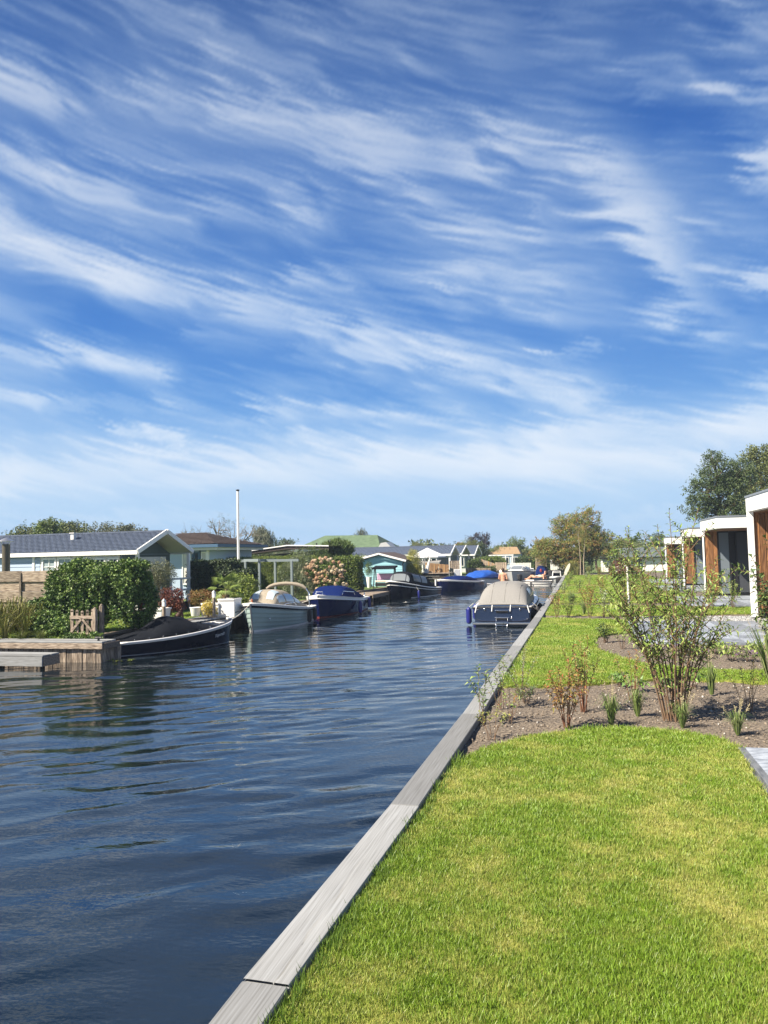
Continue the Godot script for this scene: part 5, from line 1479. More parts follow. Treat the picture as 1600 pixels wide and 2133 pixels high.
	for q in 12:
		var yy = 0.02 + q * 0.135
		var xl = -12.0 if yy < 1.36 else lerpf(-12.0, -10.95, (yy - 1.36) / 0.36); var xr = -9.62 if yy < 1.28 else lerpf(-9.62, -10.95, (yy - 1.28) / 0.42)
		if xr - xl < 0.1: continue
		mb = MB.new(); mb.box(V((xl + xr) * 0.5, yy, -42.04), V(xr - xl, 0.136, 0.02), Basis(Vector3.RIGHT, -0.1)); wpart(mb, "siding_board", M.turq if q % 3 else M.turq2, t)
	mb = MB.new(); mb.quad(V(-9.4, 1.42, -41.8), V(-9.4, 1.42, -45.6), V(-10.95, 1.88, -45.6), V(-10.95, 1.88, -41.8), Vector3.UP); mb.quad(V(-12.5, 1.46, -41.8), V(-12.5, 1.46, -45.6), V(-10.95, 1.88, -45.6), V(-10.95, 1.88, -41.8), Vector3.UP); wpart(mb, "roof", M.browntile, t)
	for s in [[V(-9.38, 1.37, -41.79), V(-10.95, 1.80, -41.79)], [V(-12.52, 1.41, -41.79), V(-10.95, 1.80, -41.79)]]:
		mb = MB.new(); mb.bar(s[0], s[1], 0.1, 0.04, Vector3.BACK); wpart(mb, "barge_board", M.white, t)
	mb = MB.new(); mb.tube([V(-9.5, 1.36, -41.9), V(-9.6, 1.2, -41.95), V(-9.6, 0.1, -41.95)], [0.035, 0.035, 0.035], 6); wpart(mb, "drain_pipe", M.black, t)
	# three chalets with slate roofs in a row
	for q in [["first of three slate-roofed chalets in a row, its white gable beside the parasol", -20.0, -8.55, -52.1, -55.9, 1.68, 2.25], ["middle one of three slate-roofed chalets in a row", -16.0, -8.95, -59.8, -64.6, 1.70, 2.29], ["last of three slate-roofed chalets in a row, with open porch posts", -12.5, -9.2, -69.4, -74.4, 1.58, 2.36]]:
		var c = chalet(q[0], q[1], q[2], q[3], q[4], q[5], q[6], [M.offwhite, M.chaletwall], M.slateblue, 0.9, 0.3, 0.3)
		var z = q[3] - 0.16
		for w in 4:
			window_unit(c, q[2] - 1.4 - w * 0.62, q[2] - 1.0 - w * 0.62, 0.5, q[5] - 0.25, z + 0.005, M.white, M.glass, 1 if w % 2 else 0)
		for p in [q[3] - 0.12, q[4] + 0.12]:
			mb = MB.new(); mb.cbox(V(q[2] - 0.1, (q[5] - 0.1) * 0.5 - 0.02, p), V(0.1, q[5] - 0.06, 0.1), 0.006); wpart(mb, "porch_post", M.white, c)
	# bungalow with tan roof
	t = thing("tan_roofed_bungalow", "pale blue bungalow with tan hipped roof and white pergola", "house", V(-7.5, -0.05, -82))
	mb = MB.new()
	var h = [V(-9.2, 1.5, -80), V(-5.9, 1.5, -80), V(-5.9, 1.5, -84), V(-9.2, 1.5, -84)]
	mb.quad(h[0], h[1], V(-6.4, 2.24, -82), V(-8.6, 2.28, -82), V(0, 1, 1)); mb.tri(h[1], h[2], V(-6.4, 2.24, -82), V(1, 1, 0)); mb.quad(h[2], h[3], V(-8.6, 2.28, -82), V(-6.4, 2.24, -82), V(0, 1, -1)); mb.tri(h[3], h[0], V(-8.6, 2.28, -82), V(-1, 1, 0))
	wpart(mb, "roof", M.tantile, t)
	mb = MB.new(); mb.span(V(-9.0, -0.05, -83.8), V(-6.0, 1.498, -80.2)); wpart(mb, "wall", M.palebl, t)
	for q in 3: window_unit(t, -8.7 + q * 0.9, -8.0 + q * 0.9, 0.5, 1.2, -80.19, M.white, M.glass, 1)
	for q in [-8.15, -7.4, -6.7, -6.05]:
		mb = MB.new(); mb.cbox(V(q, 0.66, -72), V(0.1, 1.42, 0.1), 0.006); wpart(mb, "pergola_post", M.white, t)
	mb = MB.new(); mb.cbox(V(-7.1, 1.43, -72), V(2.3, 0.1, 0.14), 0.006); wpart(mb, "pergola_beam", M.white, t)
	# white house at the end of the lawn
	t = thing("white_house", "white house with a low grey roof at the end of the lawn", "house", V(4.2, -0.05, -66))
	mb = MB.new(); mb.span(V(1.7, -0.05, -69), V(8.0, 1.1, -64.5)); wpart(mb, "wall", M.white, t)
	mb = MB.new(); mb.quad(V(1.5, 1.1, -64.2), V(8.2, 1.1, -64.2), V(8.2, 1.85, -67), V(2.6, 1.85, -67), V(0, 1, 1)); mb.tri(V(1.5, 1.1, -64.2), V(2.6, 1.85, -67), V(1.5, 1.1, -69.5), V(-1, 1, 0)); wpart(mb, "roof", M.greyroof, t)
	mb = MB.new(); mb.span(V(1.5, 1.0, -64.25), V(8.2, 1.095, -64.15)); wpart(mb, "eaves_board", M.black, t)
	window_unit(t, 4.05, 4.75, 0.35, 0.95, -64.49, M.black, M.paneday, 2)
	mb = MB.new(); mb.span(V(3.55, 0.0, -64.49), V(3.65, 1.0, -64.44)); wpart(mb, "door_frame", M.black, t)
	t = thing("garden_screen", "light brown timber screen before the white house", "fence", V(3.8, -0.05, -63.6))
	for q in 10:
		mb = MB.new(); mb.cbox(V(3.1 + q * 0.16, 0.14, -63.6), V(0.15, 0.42, 0.03), 0.003); wpart(mb, "board", M.cedarfar[q % 2], t)

func fence_boards(label: String, x0: float, z0: float, x1: float, z1: float, y0: float, h0: float, h1: float, w: float, mats: Array, called = "board_fence") -> void:
	var t = thing(called, label, "fence", V((x0 + x1) * 0.5, y0, (z0 + z1) * 0.5))
	var L = Vector2(x1 - x0, z1 - z0).length()
	var n = int(L / w)
	var b = Basis(Vector3.UP, -atan2(z1 - z0, x1 - x0))
	for k in n:
		var u = (k + 0.5) / n
		var h = lerpf(h0, h1, u) + rr(-0.01, 0.01)
		var mb = MB.new()
		mb.cbox(V(lerpf(x0, x1, u), y0 + h * 0.5, lerpf(z0, z1, u)) + b * V(0, 0, 0.015 if k % 2 else -0.005), V(w - 0.008, h, 0.022), 0.004, b)
		wpart(mb, "board", mats[rng.randi() % mats.size()], t)
	for k in 2:
		var mb = MB.new()
		mb.bar(V(x0, y0 + h0 * [0.25, 0.8][k], z0) + b * V(0, 0, -0.04), V(x1, y0 + h1 * [0.25, 0.8][k], z1) + b * V(0, 0, -0.04), 0.03, 0.07)
		wpart(mb, "rail", mats[0], t)

func planter(label: String, at: Vector3, s: Vector3, taper = 0.0) -> void:
	var t = thing("planter", label, "planter", at)
	var mb = MB.new()
	var b = s * 0.5
	var k = 1.0 - taper
	var lo = [V(-b.x * k, 0, b.z * k), V(b.x * k, 0, b.z * k), V(b.x * k, 0, -b.z * k), V(-b.x * k, 0, -b.z * k)]
	var hi = [V(-b.x, s.y, b.z), V(b.x, s.y, b.z), V(b.x, s.y, -b.z), V(-b.x, s.y, -b.z)]
	for q in 4:
		var o = lo[q] + lo[(q + 1) % 4]; o.y = 0
		mb.quad(lo[q], lo[(q + 1) % 4], hi[(q + 1) % 4], hi[q], o)
		mb.bar(hi[q] - V(0, 0.02, 0), hi[(q + 1) % 4] - V(0, 0.02, 0), 0.045, 0.045)
	part(mb, "box", M.white, t)
	mb = MB.new(); mb.box(V(0, s.y - 0.05, 0), V(s.x - 0.05, 0.02, s.z - 0.05)); part(mb, "soil", M.soil, t)

func left_garden() -> void:
	var ivy = [Color(0.08, 0.15, 0.025), Color(0.12, 0.20, 0.035), Color(0.17, 0.25, 0.05), Color(0.06, 0.11, 0.022)]
	var dk = [Color(0.035, 0.06, 0.02), Color(0.05, 0.08, 0.025), Color(0.028, 0.05, 0.018)]
	var yg = [Color(0.20, 0.25, 0.035), Color(0.14, 0.20, 0.03), Color(0.10, 0.15, 0.025)]
	var gy = [Color(0.16, 0.18, 0.09), Color(0.12, 0.14, 0.07), Color(0.20, 0.22, 0.12)]
	var fr = [Color(0.09, 0.15, 0.025), Color(0.12, 0.18, 0.03), Color(0.07, 0.11, 0.02)]
	# the big ivy mound beside the gate
	var t = thing("ivy_arbour", "large mound of ivy overgrowing an arbour beside the picket gate", "hedge", V(-11.6, -0.04, -16.9))
	var pts = []
	for e in [[V(-12.25, 1.02, -16.7), V(0.62, 0.68, 0.6), 900], [V(-11.55, 1.12, -16.75), V(0.6, 0.52, 0.55), 760], [V(-10.85, 1.16, -16.9), V(0.58, 0.54, 0.5), 760], [V(-12.45, 0.45, -16.6), V(0.6, 0.62, 0.55), 760], [V(-11.75, 0.55, -16.6), V(0.55, 0.6, 0.5), 640], [V(-10.62, 0.72, -17.05), V(0.42, 0.66, 0.45), 620], [V(-11.25, 0.72, -16.85), V(0.5, 0.4, 0.45), 420], [V(-12.9, 0.35, -16.3), V(0.42, 0.52, 0.4), 420], [V(-12.3, 0.22, -15.75), V(0.6, 0.36, 0.3), 420], [V(-11.7, 0.15, -15.65), V(0.42, 0.28, 0.25), 300], [V(-11.0, 0.0, -15.35), V(0.5, 0.10, 0.12), 110], [V(-12.0, 1.58, -16.75), V(0.42, 0.2, 0.4), 240], [V(-11.3, 1.5, -16.8), V(0.5, 0.2, 0.4), 240], [V(-10.75, 1.6, -16.9), V(0.4, 0.16, 0.4), 200]]:
		pts += ball_points(e[0], e[1], int(e[2] * 1.25), 0.72)
	# trailing shoots hanging down and reaching out
	for q in 60:
		var o = V(rr(-12.9, -10.3), rr(0.6, 1.65), rr(-16.35, -16.1))
		for w in 7: pts.append(o + V(rr(-0.03, 0.03) + 0.01 * w, -0.07 * w, 0.03 + rr(-0.03, 0.03)))
	for k in pts.size(): pts[k] -= t.position
	var core = MB.new()
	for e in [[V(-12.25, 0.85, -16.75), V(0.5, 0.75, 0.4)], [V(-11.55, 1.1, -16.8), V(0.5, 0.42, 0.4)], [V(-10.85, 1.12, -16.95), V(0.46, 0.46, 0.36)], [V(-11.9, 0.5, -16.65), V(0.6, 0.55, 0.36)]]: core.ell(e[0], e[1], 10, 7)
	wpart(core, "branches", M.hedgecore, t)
	foliage(t, "foliage", pts, "ivy", 0.10, ivy)
	bush("orange_plant", "orange-brown flowering plant standing under the ivy arbour", "plant", [[V(-10.75, 0.30, -17.35), V(0.16, 0.42, 0.15)]], 130, "broad", 0.08, [Color(0.35, 0.12, 0.03), Color(0.30, 0.2, 0.08), Color(0.2, 0.12, 0.04)])
	# reeds at the dock
	for q in [[-12.95, -15.7, 1.0], [-13.3, -15.5, 1.05], [-12.6, -15.45, 0.8], [-13.0, -15.25, 0.7], [-13.5, -16.1, 1.1], [-12.75, -16.1, 0.95]]:
		grass_clump("clump of tall arching reeds on the bank beside the ivy", V(q[0], -0.04, q[1]), q[2], 0.55, 110, [Color(0.16, 0.17, 0.03), Color(0.12, 0.14, 0.025), Color(0.20, 0.18, 0.05)], "reeds beside the ivy arbour", 0, "reeds")
	for q in [[-12.5, -15.15], [-13.1, -15.12], [-12.0, -15.2], [-13.6, -15.2]]:
		grass_clump("low grass hanging over the timber dock", V(q[0], -0.04, q[1]), 0.28, 0.35, 160, [Color(0.13, 0.16, 0.03), Color(0.10, 0.13, 0.02)], "grass hanging over the dock", 0, "bank_grass")
	# olive tree in a tapered planter
	planter("tapered white planter holding the olive tree", V(-11.62, -0.03, -19.5), V(0.66, 0.42, 0.5), 0.14)
	var o = thing("olive_tree", "small olive tree with grey-green crown in a white planter", "tree", V(-11.62, 0.36, -19.5))
	var mb = MB.new(); mb.tube([V(-0.05, 0, 0), V(0.04, 0.3, 0), V(0.12, 0.62, 0)], [0.03, 0.025, 0.02], 7); part(mb, "trunk", M.bark, o)
	mb = MB.new(); mb.tube([V(0.1, 0, 0), V(0.13, 0.3, 0), V(0.13, 0.62, 0)], [0.02, 0.018, 0.014], 7)
	for k in 9: mb.tube([V(0.12, 0.55, 0), V(0.12 + rr(-0.3, 0.3), rr(0.8, 1.2), rr(-0.3, 0.3))], [0.012, 0.005], 4)
	part(mb, "limbs", M.bark, o)
	foliage(o, "crown", ball_points(V(0.12, 0.95, 0), V(0.48, 0.42, 0.45), 420, 0.25), "fine", 0.12, gy)
	# lantern bollards
	for q in [[-10.84, -18.6, 0.0, "behind the black boat's cover"], [-10.36, -20.55, 0.12, "beside the yellow flowers"]]:
		var l = thing("lantern_bollard", "wooden bollard with a white lantern head " + q[3], "lamp post", V(q[0], 0.0, q[1]))
		mb = MB.new(); mb.tube([V(0, 0, 0), V(0, 0.48 + q[2], 0)], [0.05, 0.046], 10); part(mb, "post", M.oldy[0], l)
		mb = MB.new(); mb.cbox(V(0, 0.56 + q[2], 0), V(0.085, 0.14, 0.085), 0.006); part(mb, "lantern", M.white, l)
		mb = MB.new(); mb.lathe([[0.0, 0.085], [0.07, 0.0], [0.0, 0.0]], 4, Transform3D(Basis(Vector3.UP, 0.78), V(0, 0.63 + q[2], 0))); part(mb, "lantern_roof", M.white, l)
	# seated brown dog
	var d = thing("dog", "small dark brown dog sitting on the waterside deck", "dog", V(-11.0, 0.0, -19.75), -1.2)
	mb = MB.new()
	mb.tube([V(0, 0.05, 0.10), V(0, 0.12, 0.08), V(0, 0.20, 0.02), V(0, 0.27, -0.03), V(0, 0.33, -0.05)], [0.07, 0.085, 0.075, 0.055, 0.045], 9)
	mb.ell(V(0, 0.355, -0.07), V(0.045, 0.045, 0.055), 9, 6)
	mb.tube([V(0, 0.35, -0.10), V(0, 0.335, -0.16)], [0.028, 0.018], 7)
	for s in [-1, 1]:
		mb.tube([V(s * 0.035, 0.22, -0.05), V(s * 0.035, 0.10, -0.07), V(s * 0.035, 0.0, -0.075), V(s * 0.035, 0.005, -0.11)], [0.03, 0.02, 0.017, 0.016], 6)
		mb.tube([V(s * 0.065, 0.12, 0.07), V(s * 0.08, 0.05, -0.01), V(s * 0.075, 0.015, -0.05)], [0.05, 0.035, 0.02], 6)
		mb.tube([V(s * 0.035, 0.39, -0.06), V(s * 0.055, 0.35, -0.065), V(s * 0.055, 0.315, -0.075)], [0.014, 0.02, 0.008], 5)
	mb.tube([V(0, 0.03, 0.16), V(0.05, 0.02, 0.24), V(0.1, 0.03, 0.28)], [0.02, 0.014, 0.006], 5)
	part(mb, "body", mat(lin(0.05, 0.018, 0.010), 0.7), d)
	# maple, pots and planters on the deck
	bush("japanese_maple", "dark red maple shrub before the porch railing", "shrub", [[V(-12.35, 0.55, -21.5), V(0.42, 0.34, 0.35)], [V(-12.1, 0.35, -21.4), V(0.3, 0.2, 0.25)]], 330, "broad", 0.10, [Color(0.16, 0.035, 0.02), Color(0.22, 0.06, 0.03), Color(0.10, 0.03, 0.02)])
	bush("golden_bush", "bronze and gold leaved bush behind the white pots", "bush", [[V(-11.5, 0.50, -22.0), V(0.45, 0.26, 0.35)], [V(-11.1, 0.42, -22.1), V(0.35, 0.28, 0.3)]], 330, "fine", 0.13, [Color(0.26, 0.17, 0.04), Color(0.18, 0.17, 0.03), Color(0.28, 0.11, 0.04)])
	var pt = thing("flower_pot", "round white pot beside the yellow flowers", "pot", V(-11.14, 0.05, -20.9))
	mb = MB.new(); mb.lathe([[0.0, 0.0], [0.12, 0.0], [0.16, 0.24], [0.17, 0.24], [0.17, 0.26], [0.14, 0.26], [0.13, 0.2], [0.0, 0.2]], 14); part(mb, "pot", M.white, pt)
	bush("yellow_flowers", "pale yellow flowering plant on the deck between the white pots", "plant", [[V(-10.66, 0.30, -20.75), V(0.15, 0.18, 0.13)], [V(-10.5, 0.20, -20.7), V(0.12, 0.14, 0.12)]], 190, "broad", 0.09, [Color(0.62, 0.52, 0.10), Color(0.66, 0.58, 0.22), Color(0.55, 0.42, 0.05)])
	planter("low white planter box behind the yellow flowers", V(-10.72, 0.0, -21.2), V(0.55, 0.42, 0.4))
	planter("square white planter box holding the fan palm", V(-10.22, 0.0, -21.3), V(0.52, 0.54, 0.5))
	# fan palm
	var p = thing("fan_palm", "fan palm with stiff spiky fronds in a white planter", "palm", V(-10.45, 0.5, -21.6))
	mb = MB.new(); mb.tube([V(0, -0.05, 0), V(0.0, 0.3, 0)], [0.075, 0.06], 8)
	for k in 60: mb.leaf(V(0, rr(-0.05, 0.25), 0), V(cos(k * 2.4), -0.4, sin(k * 2.4)).normalized(), Vector3.UP, 0.12, 0.02)
	part(mb, "trunk", M.bark, p)
	for k in 15:
		var a = k * 2.4
		var el = lerpf(1.25, -0.5, k / 14.0)
		var dd = V(cos(a) * cos(el), sin(el), sin(a) * cos(el))
		var tip = V(0, 0.3, 0) + dd * 0.33
		mb = MB.new(); mb.col = Color(0.16, 0.20, 0.05); mb.tube([V(0, 0.28, 0), V(0, 0.31, 0) + dd * 0.18, tip], [0.009, 0.007, 0.006], 4)
		var sd = dd.cross(Vector3.UP).normalized(); var un = sd.cross(dd).normalized()
		for q in 19:
			var aa = lerpf(-1.5, 1.5, q / 18.0)
			mb.col = Color(0.15, 0.22, 0.045) if q % 2 else Color(0.20, 0.27, 0.07)
			var fd = (dd * cos(aa) + sd * sin(aa)).normalized()
			mb.leaf(tip, fd, un, 0.34 * (1.0 - 0.15 * absf(aa)), 0.034, 0.25)
		part(mb, "frond", M.leaf, p, true)
	# hedges and shrubs behind
	bush("clipped_bush", "bright yellow-green clipped bush behind the fan palm", "bush", [[V(-10.95, 0.78, -23.8), V(0.55, 0.42, 0.4)], [V(-10.75, 0.45, -23.6), V(0.5, 0.45, 0.4)], [V(-11.3, 0.4, -23.8), V(0.4, 0.4, 0.4)]], 800, "broad", 0.11, yg)
	hedge("laurel_hedge", "dark glossy hedge between the porch and the palm", "hedge", [[V(-14.0, -0.05, -26.6), V(-12.4, 1.55, -25.8)], [V(-12.6, -0.05, -26.2), V(-11.6, 1.2, -25.4)]], 330, "ivy", 0.13, dk)
	hedge("clipped_hedge", "long clipped green hedge with a level sunlit top", "hedge", [[V(-17.4, -0.05, -34.0), V(-11.9, 1.64, -33.0)]], 380, "fine", 0.13, yg)
	hedge("clipped_hedge", "second row of hedge rising behind the long clipped one", "hedge", [[V(-19.5, -0.05, -37.2), V(-16.2, 1.74, -36.6)]], 220, "fine", 0.13, fr)
	# flagpole
	var f = thing("flagpole", "tall white flagpole with a flat cap behind the hedge", "flagpole", V(-13.97, -0.05, -30.0))
	mb = MB.new(); mb.tube([V(0, 0, 0), V(0, 4.62, 0)], [0.062, 0.045], 12); part(mb, "pole", M.white, f)
	mb = MB.new(); mb.lathe([[0.0, 4.70], [0.08, 4.68], [0.08, 4.66], [0.045, 4.62], [0.0, 4.62]], 12); part(mb, "cap", M.black, f)
	mb = MB.new(); mb.tube([V(0.07, 1.0, 0.03), V(0.06, 4.6, 0.03)], [0.006, 0.006], 4); part(mb, "halyard", M.rope, f)
	# grey pergola
	var g = thing("pergola", "grey-painted open pergola of posts and beams before the hedge", "pergola", V(-12.3, -0.05, -29.5))
	for q in [[-13.2, -29.0], [-12.33, -28.4], [-11.2, -29.0], [-12.4, -30.2]]:
		mb = MB.new(); mb.cbox(V(q[0], 0.77, q[1]), V(0.09, 1.64, 0.09), 0.006); wpart(mb, "post", M.greypaint, g)
	for q in [[V(-13.4, 1.62, -29.0), V(-10.9, 1.60, -29.0)], [V(-13.2, 1.64, -28.9), V(-12.3, 1.64, -28.3)], [V(-12.3, 1.63, -28.3), V(-12.4, 1.63, -30.3)]]:
		mb = MB.new(); mb.bar(q[0], q[1], 0.07, 0.1); wpart(mb, "beam", M.greypaint, g)
	bush("grey_shrub", "loose grey-green shrub beside the hydrangea", "shrub", [[V(-11.9, 0.9, -31.0), V(0.75, 0.75, 0.6)], [V(-11.5, 0.45, -30.6), V(0.7, 0.6, 0.5)], [V(-11.7, 1.55, -31.4), V(0.55, 0.4, 0.4)]], 950, "fine", 0.16, [Color(0.14, 0.18, 0.09), Color(0.20, 0.23, 0.13), Color(0.10, 0.14, 0.06)])
	bush("leafy_shrub", "open green shrub rising behind the grey-green one", "shrub", [[V(-13.2, 1.7, -37.0), V(1.0, 0.55, 0.6)], [V(-12.6, 1.3, -37.0), V(0.9, 0.6, 0.6)]], 520, "fine", 0.17, fr)
	# hydrangea
	var hy = bush("hydrangea", "large hydrangea covered in pink-beige flower heads", "shrub", [[V(-10.6, 0.85, -31.3), V(0.95, 0.75, 0.6)], [V(-10.25, 0.5, -31.0), V(0.7, 0.6, 0.5)]], 700, "broad", 0.15, fr)
	var head = MB.new()
	var hr = RandomNumberGenerator.new(); hr.seed = 8
	for k in 70:
		var dd = V(hr.randfn(), hr.randfn(), hr.randfn()).normalized()
		var b = hr.randf_range(0.8, 1.15)
		head.col = Color(b, b, b)
		var sx = dd.cross(V(0.2, 0.5, 0.8)).normalized()
		for q in 2: head.leaf(dd * 0.75, (sx if q else dd.cross(sx)), dd, 0.42, 0.4, 0.1)
	var hm = head.mesh(M.leaf, true)
	var hp = []
	for k in 110:
		var a = rr(-0.4, 3.5)
		hp.append(V(-10.5 + cos(a) * 0.95 * sqrt(rng.randf()) , 0.0, 0.0))
	var cnt = 0
	var tries = 0
	var heads = []
	while cnt < 95 and tries < 4000:
		tries += 1
		var dd = V(rng.randfn(), rng.randfn(), absf(rng.randfn())).normalized()
		var q = V(-10.6, 0.85, -31.3) + dd * V(1.02, 0.82, 0.68) if tries % 3 else V(-10.25, 0.5, -31.0) + dd * V(0.78, 0.66, 0.56)
		if q.y < 0.25: continue
		var ok = true
		for e in heads: if e.distance_to(q) < 0.12: ok = false
		if not ok: continue
		heads.append(q); cnt += 1
		var c = [Color(0.50, 0.33, 0.20), Color(0.56, 0.42, 0.26), Color(0.44, 0.26, 0.15), Color(0.62, 0.52, 0.36)][rng.randi() % 4]
		shared(hm, "flower_head", Transform3D(Basis(Vector3.UP, rr(0, TAU)).scaled(Vector3.ONE * rr(0.07, 0.105)), q - hy.position), hy, leaf_color(c))
	hedge("ivy_hedge", "green climbing hedge between the hydrangea and the turquoise shed", "hedge", [[V(-11.6, -0.05, -36.6), V(-10.5, 1.55, -35.6)]], 330, "broad", 0.14, fr + yg)
	bush("conical_bush", "dense upright green bush before the green-roofed house", "bush", [[V(-13.6, 2.0, -42.5), V(0.95, 0.55, 0.7)], [V(-13.5, 1.4, -42.5), V(0.9, 0.6, 0.7)]], 760, "needle", 0.3, fr)
	bush("yellow_shrub", "yellow-green shrub behind the turquoise shed's roof", "shrub", [[V(-13.0, 1.35, -44.5), V(0.8, 0.45, 0.5)]], 260, "fine", 0.17, yg)
	var sail = thing("shade_sail", "small white triangular sail standing beside the dense bush", "shade sail", V(-13.0, 1.1, -41.0))
	mb = MB.new(); mb.prism(PackedVector2Array([Vector2(-0.28, 0.0), Vector2(0.3, 0.0), Vector2(0.0, 0.1), Vector2(-0.22, 0.42)]), -0.01, 0.01); part(mb, "sail", M.offwhite, sail)
	mb = MB.new(); mb.tube([V(-0.26, -1.1, 0), V(-0.26, 0.42, 0)], [0.02, 0.02], 6); part(mb, "mast", M.offwhite, sail)
	bush("bamboo", "yellow-green bamboo clump beside the turquoise shed", "bamboo", [[V(-9.2, 1.05, -43.0), V(0.42, 0.95, 0.4)], [V(-9.15, 0.6, -42.9), V(0.38, 0.6, 0.35)]], 900, "fine", 0.17, [Color(0.42, 0.38, 0.05), Color(0.30, 0.30, 0.04), Color(0.20, 0.23, 0.035)])
	# potted plants by the shed
	for q in [[-11.2, -40.6, "tall white", 0.42], [-11.75, -39.4, "dark red", 0.3]]:
		var w = thing("potted_shrub", "slim shrub in a " + q[2] + " pot beside the shed", "potted plant", V(q[0], -0.04, q[1]))
		mb = MB.new(); mb.lathe([[0.0, 0.0], [0.10, 0.0], [0.17, q[3] * 1.4], [0.14, q[3] * 1.4], [0.13, q[3] * 1.2], [0.0, q[3] * 1.2]], 12); part(mb, "pot", M.white if q[2] == "tall white" else M.terracotta, w)
		foliage(w, "foliage", ball_points(V(0, q[3] * 1.4 + 0.4, 0), V(0.22, 0.45, 0.2), 130, 0.1), "fine", 0.13, fr)
	# swing seat with canopy
	var s = thing("swing_seat", "dark framed garden swing seat with canopy and pale cushions", "swing seat", V(-10.15, -0.04, -40.0))
	for x in [-0.55, 0.55]:
		for zz in [-0.35, 0.35]:
			mb = MB.new(); mb.tube([V(x, 0, zz), V(x, 1.05, zz * 0.3)], [0.03, 0.03], 6); part(mb, "leg", M.black, s)
	mb = MB.new(); mb.cbox(V(0, 1.10, 0), V(1.25, 0.09, 0.8), 0.02, Basis(Vector3.RIGHT, 0.12)); part(mb, "canopy", M.blackcloth, s)
	mb = MB.new(); mb.cbox(V(0, 0.36, 0.05), V(0.95, 0.1, 0.45), 0.03); part(mb, "seat", mat(lin(0.55, 0.48, 0.42), 0.8), s)
	mb = MB.new(); mb.cbox(V(0, 0.6, -0.18), V(0.95, 0.36, 0.1), 0.03); part(mb, "backrest", mat(lin(0.42, 0.28, 0.42), 0.8), s)
	mb = MB.new(); mb.cbox(V(0, 0.20, 0.26), V(0.95, 0.18, 0.03), 0.01); part(mb, "valance", M.black, s)
	# waterside deck and jetty before the shed
	t = thing("shed_jetty", "dark plank jetty reaching out below the swing seat", "jetty", V(-9.8, -0.6, -36))
	for q in 14:
		mb = MB.new(); mb.cbox(V(-9.75, -0.06, -33.6 - q * 0.32), V(1.3, 0.05, 0.3), 0.005); wpart(mb, "plank", M.oldx[(q * 3) % 4], t)
	mb = MB.new(); mb.cbox(V(-9.08, -0.12, -35.7), V(0.04, 0.16, 4.5), 0.005); wpart(mb, "side_beam", M.oldx[1], t)
	for q in 4:
		mb = MB.new(); mb.tube([V(-9.15, -1.0, -33.7 - q * 1.35), V(-9.15, -0.08, -33.7 - q * 1.35)], [0.06, 0.06], 7); wpart(mb, "pile", M.wetwood[1], t)
	t = thing("raised_deck", "raised dark timber deck carrying the brown board fence", "deck", V(-9.0, -0.6, -46))
	for q in 7:
		mb = MB.new(); mb.cbox(V(-8.9, 0.48 - q * 0.15, -45.0), V(2.75, 0.14, 0.04), 0.004); wpart(mb, "face_board", M.wetwood[q % 2], t)
	for q in 8:
		mb = MB.new(); mb.cbox(V(-8.9, 0.565, -45.0 - q * 0.26), V(2.8, 0.03, 0.25), 0.004); wpart(mb, "deck_board", M.oldx[q % 4], t)
	fence_boards("warm brown board fence sloping down on the raised deck", -9.15, -46.1, -7.7, -46.1, 0.58, 0.62, 0.46, 0.1, M.cedarfar)
	fence_boards("grey upright board panel beside the brown fence", -8.65, -52, -7.95, -52, 0.0, 1.22, 1.2, 0.1, [M.oldy[0], M.oldy[1]])
	fence_boards("low grey board fence above the blue-covered boat", -8.1, -56, -6.3, -56, 0.0, 0.62, 0.6, 0.11, [M.oldy[0], M.oldy[1]])
	fence_boards("long pale board fence stepping down to the cruiser", -8.3, -64, -6.6, -62, -0.04, 1.35, 0.85, 0.11, [M.oldy[0], M.oldy[2], M.cedarfar[0]])
	fence_boards("pale board fence behind the cruiser's windscreen", -6.6, -62, -5.6, -61, -0.04, 0.95, 0.95, 0.11, [M.oldy[0], M.oldy[2]])
	fence_boards("tall grey screen of boards at the end of the water", -3.9, -70, -2.9, -70, -0.04, 1.2, 1.2, 0.12, [M.oldy[0], M.oldy[1]])
	fence_boards("white railing-like board fence at the end of the water", -6.2, -70.5, -4.3, -70.5, -0.04, 0.75, 0.75, 0.14, [M.offwhite])
	fence_boards("white terrace balustrade behind the dark boat at the water's end", -2.6, -70.2, -1.1, -70.2, -0.04, 1.0, 0.95, 0.14, [M.offwhite])
	hedge("rounded_hedge", "dark green hedge between the grey board panels", "hedge", [[V(-8.0, -0.05, -57.5), V(-7.2, 1.1, -57)], [V(-7.4, -0.05, -57.5), V(-6.2, 0.55, -57)]], 200, "broad", 0.15, dk + fr)
	hedge("sloping_hedge", "bright green low hedge above the pale board fence", "hedge", [[V(-8.2, -0.05, -66.5), V(-6.6, 1.15, -65.5)]], 160, "broad", 0.18, fr + yg)
	bush("yellow_bush", "rounded yellow-green bush inside the white pergola", "bush", [[V(-7.3, 0.55, -71.5), V(0.7, 0.55, 0.5)]], 260, "needle", 0.3, yg)
	hedge("end_hedge", "dark clipped hedge across the end of the water", "hedge", [[V(-5.6, -0.05, -73), V(-1.2, 1.05, -72.2)]], 130, "broad", 0.2, dk + fr)
	# parasols
	t = thing("parasol", "large open white garden parasol over the far terrace", "parasol", V(-9.85, -0.04, -50.5))
	mb = MB.new(); mb.tube([V(0, 0, 0), V(0, 2.1, 0)], [0.03, 0.03], 8); part(mb, "pole", M.oldy[0], t)
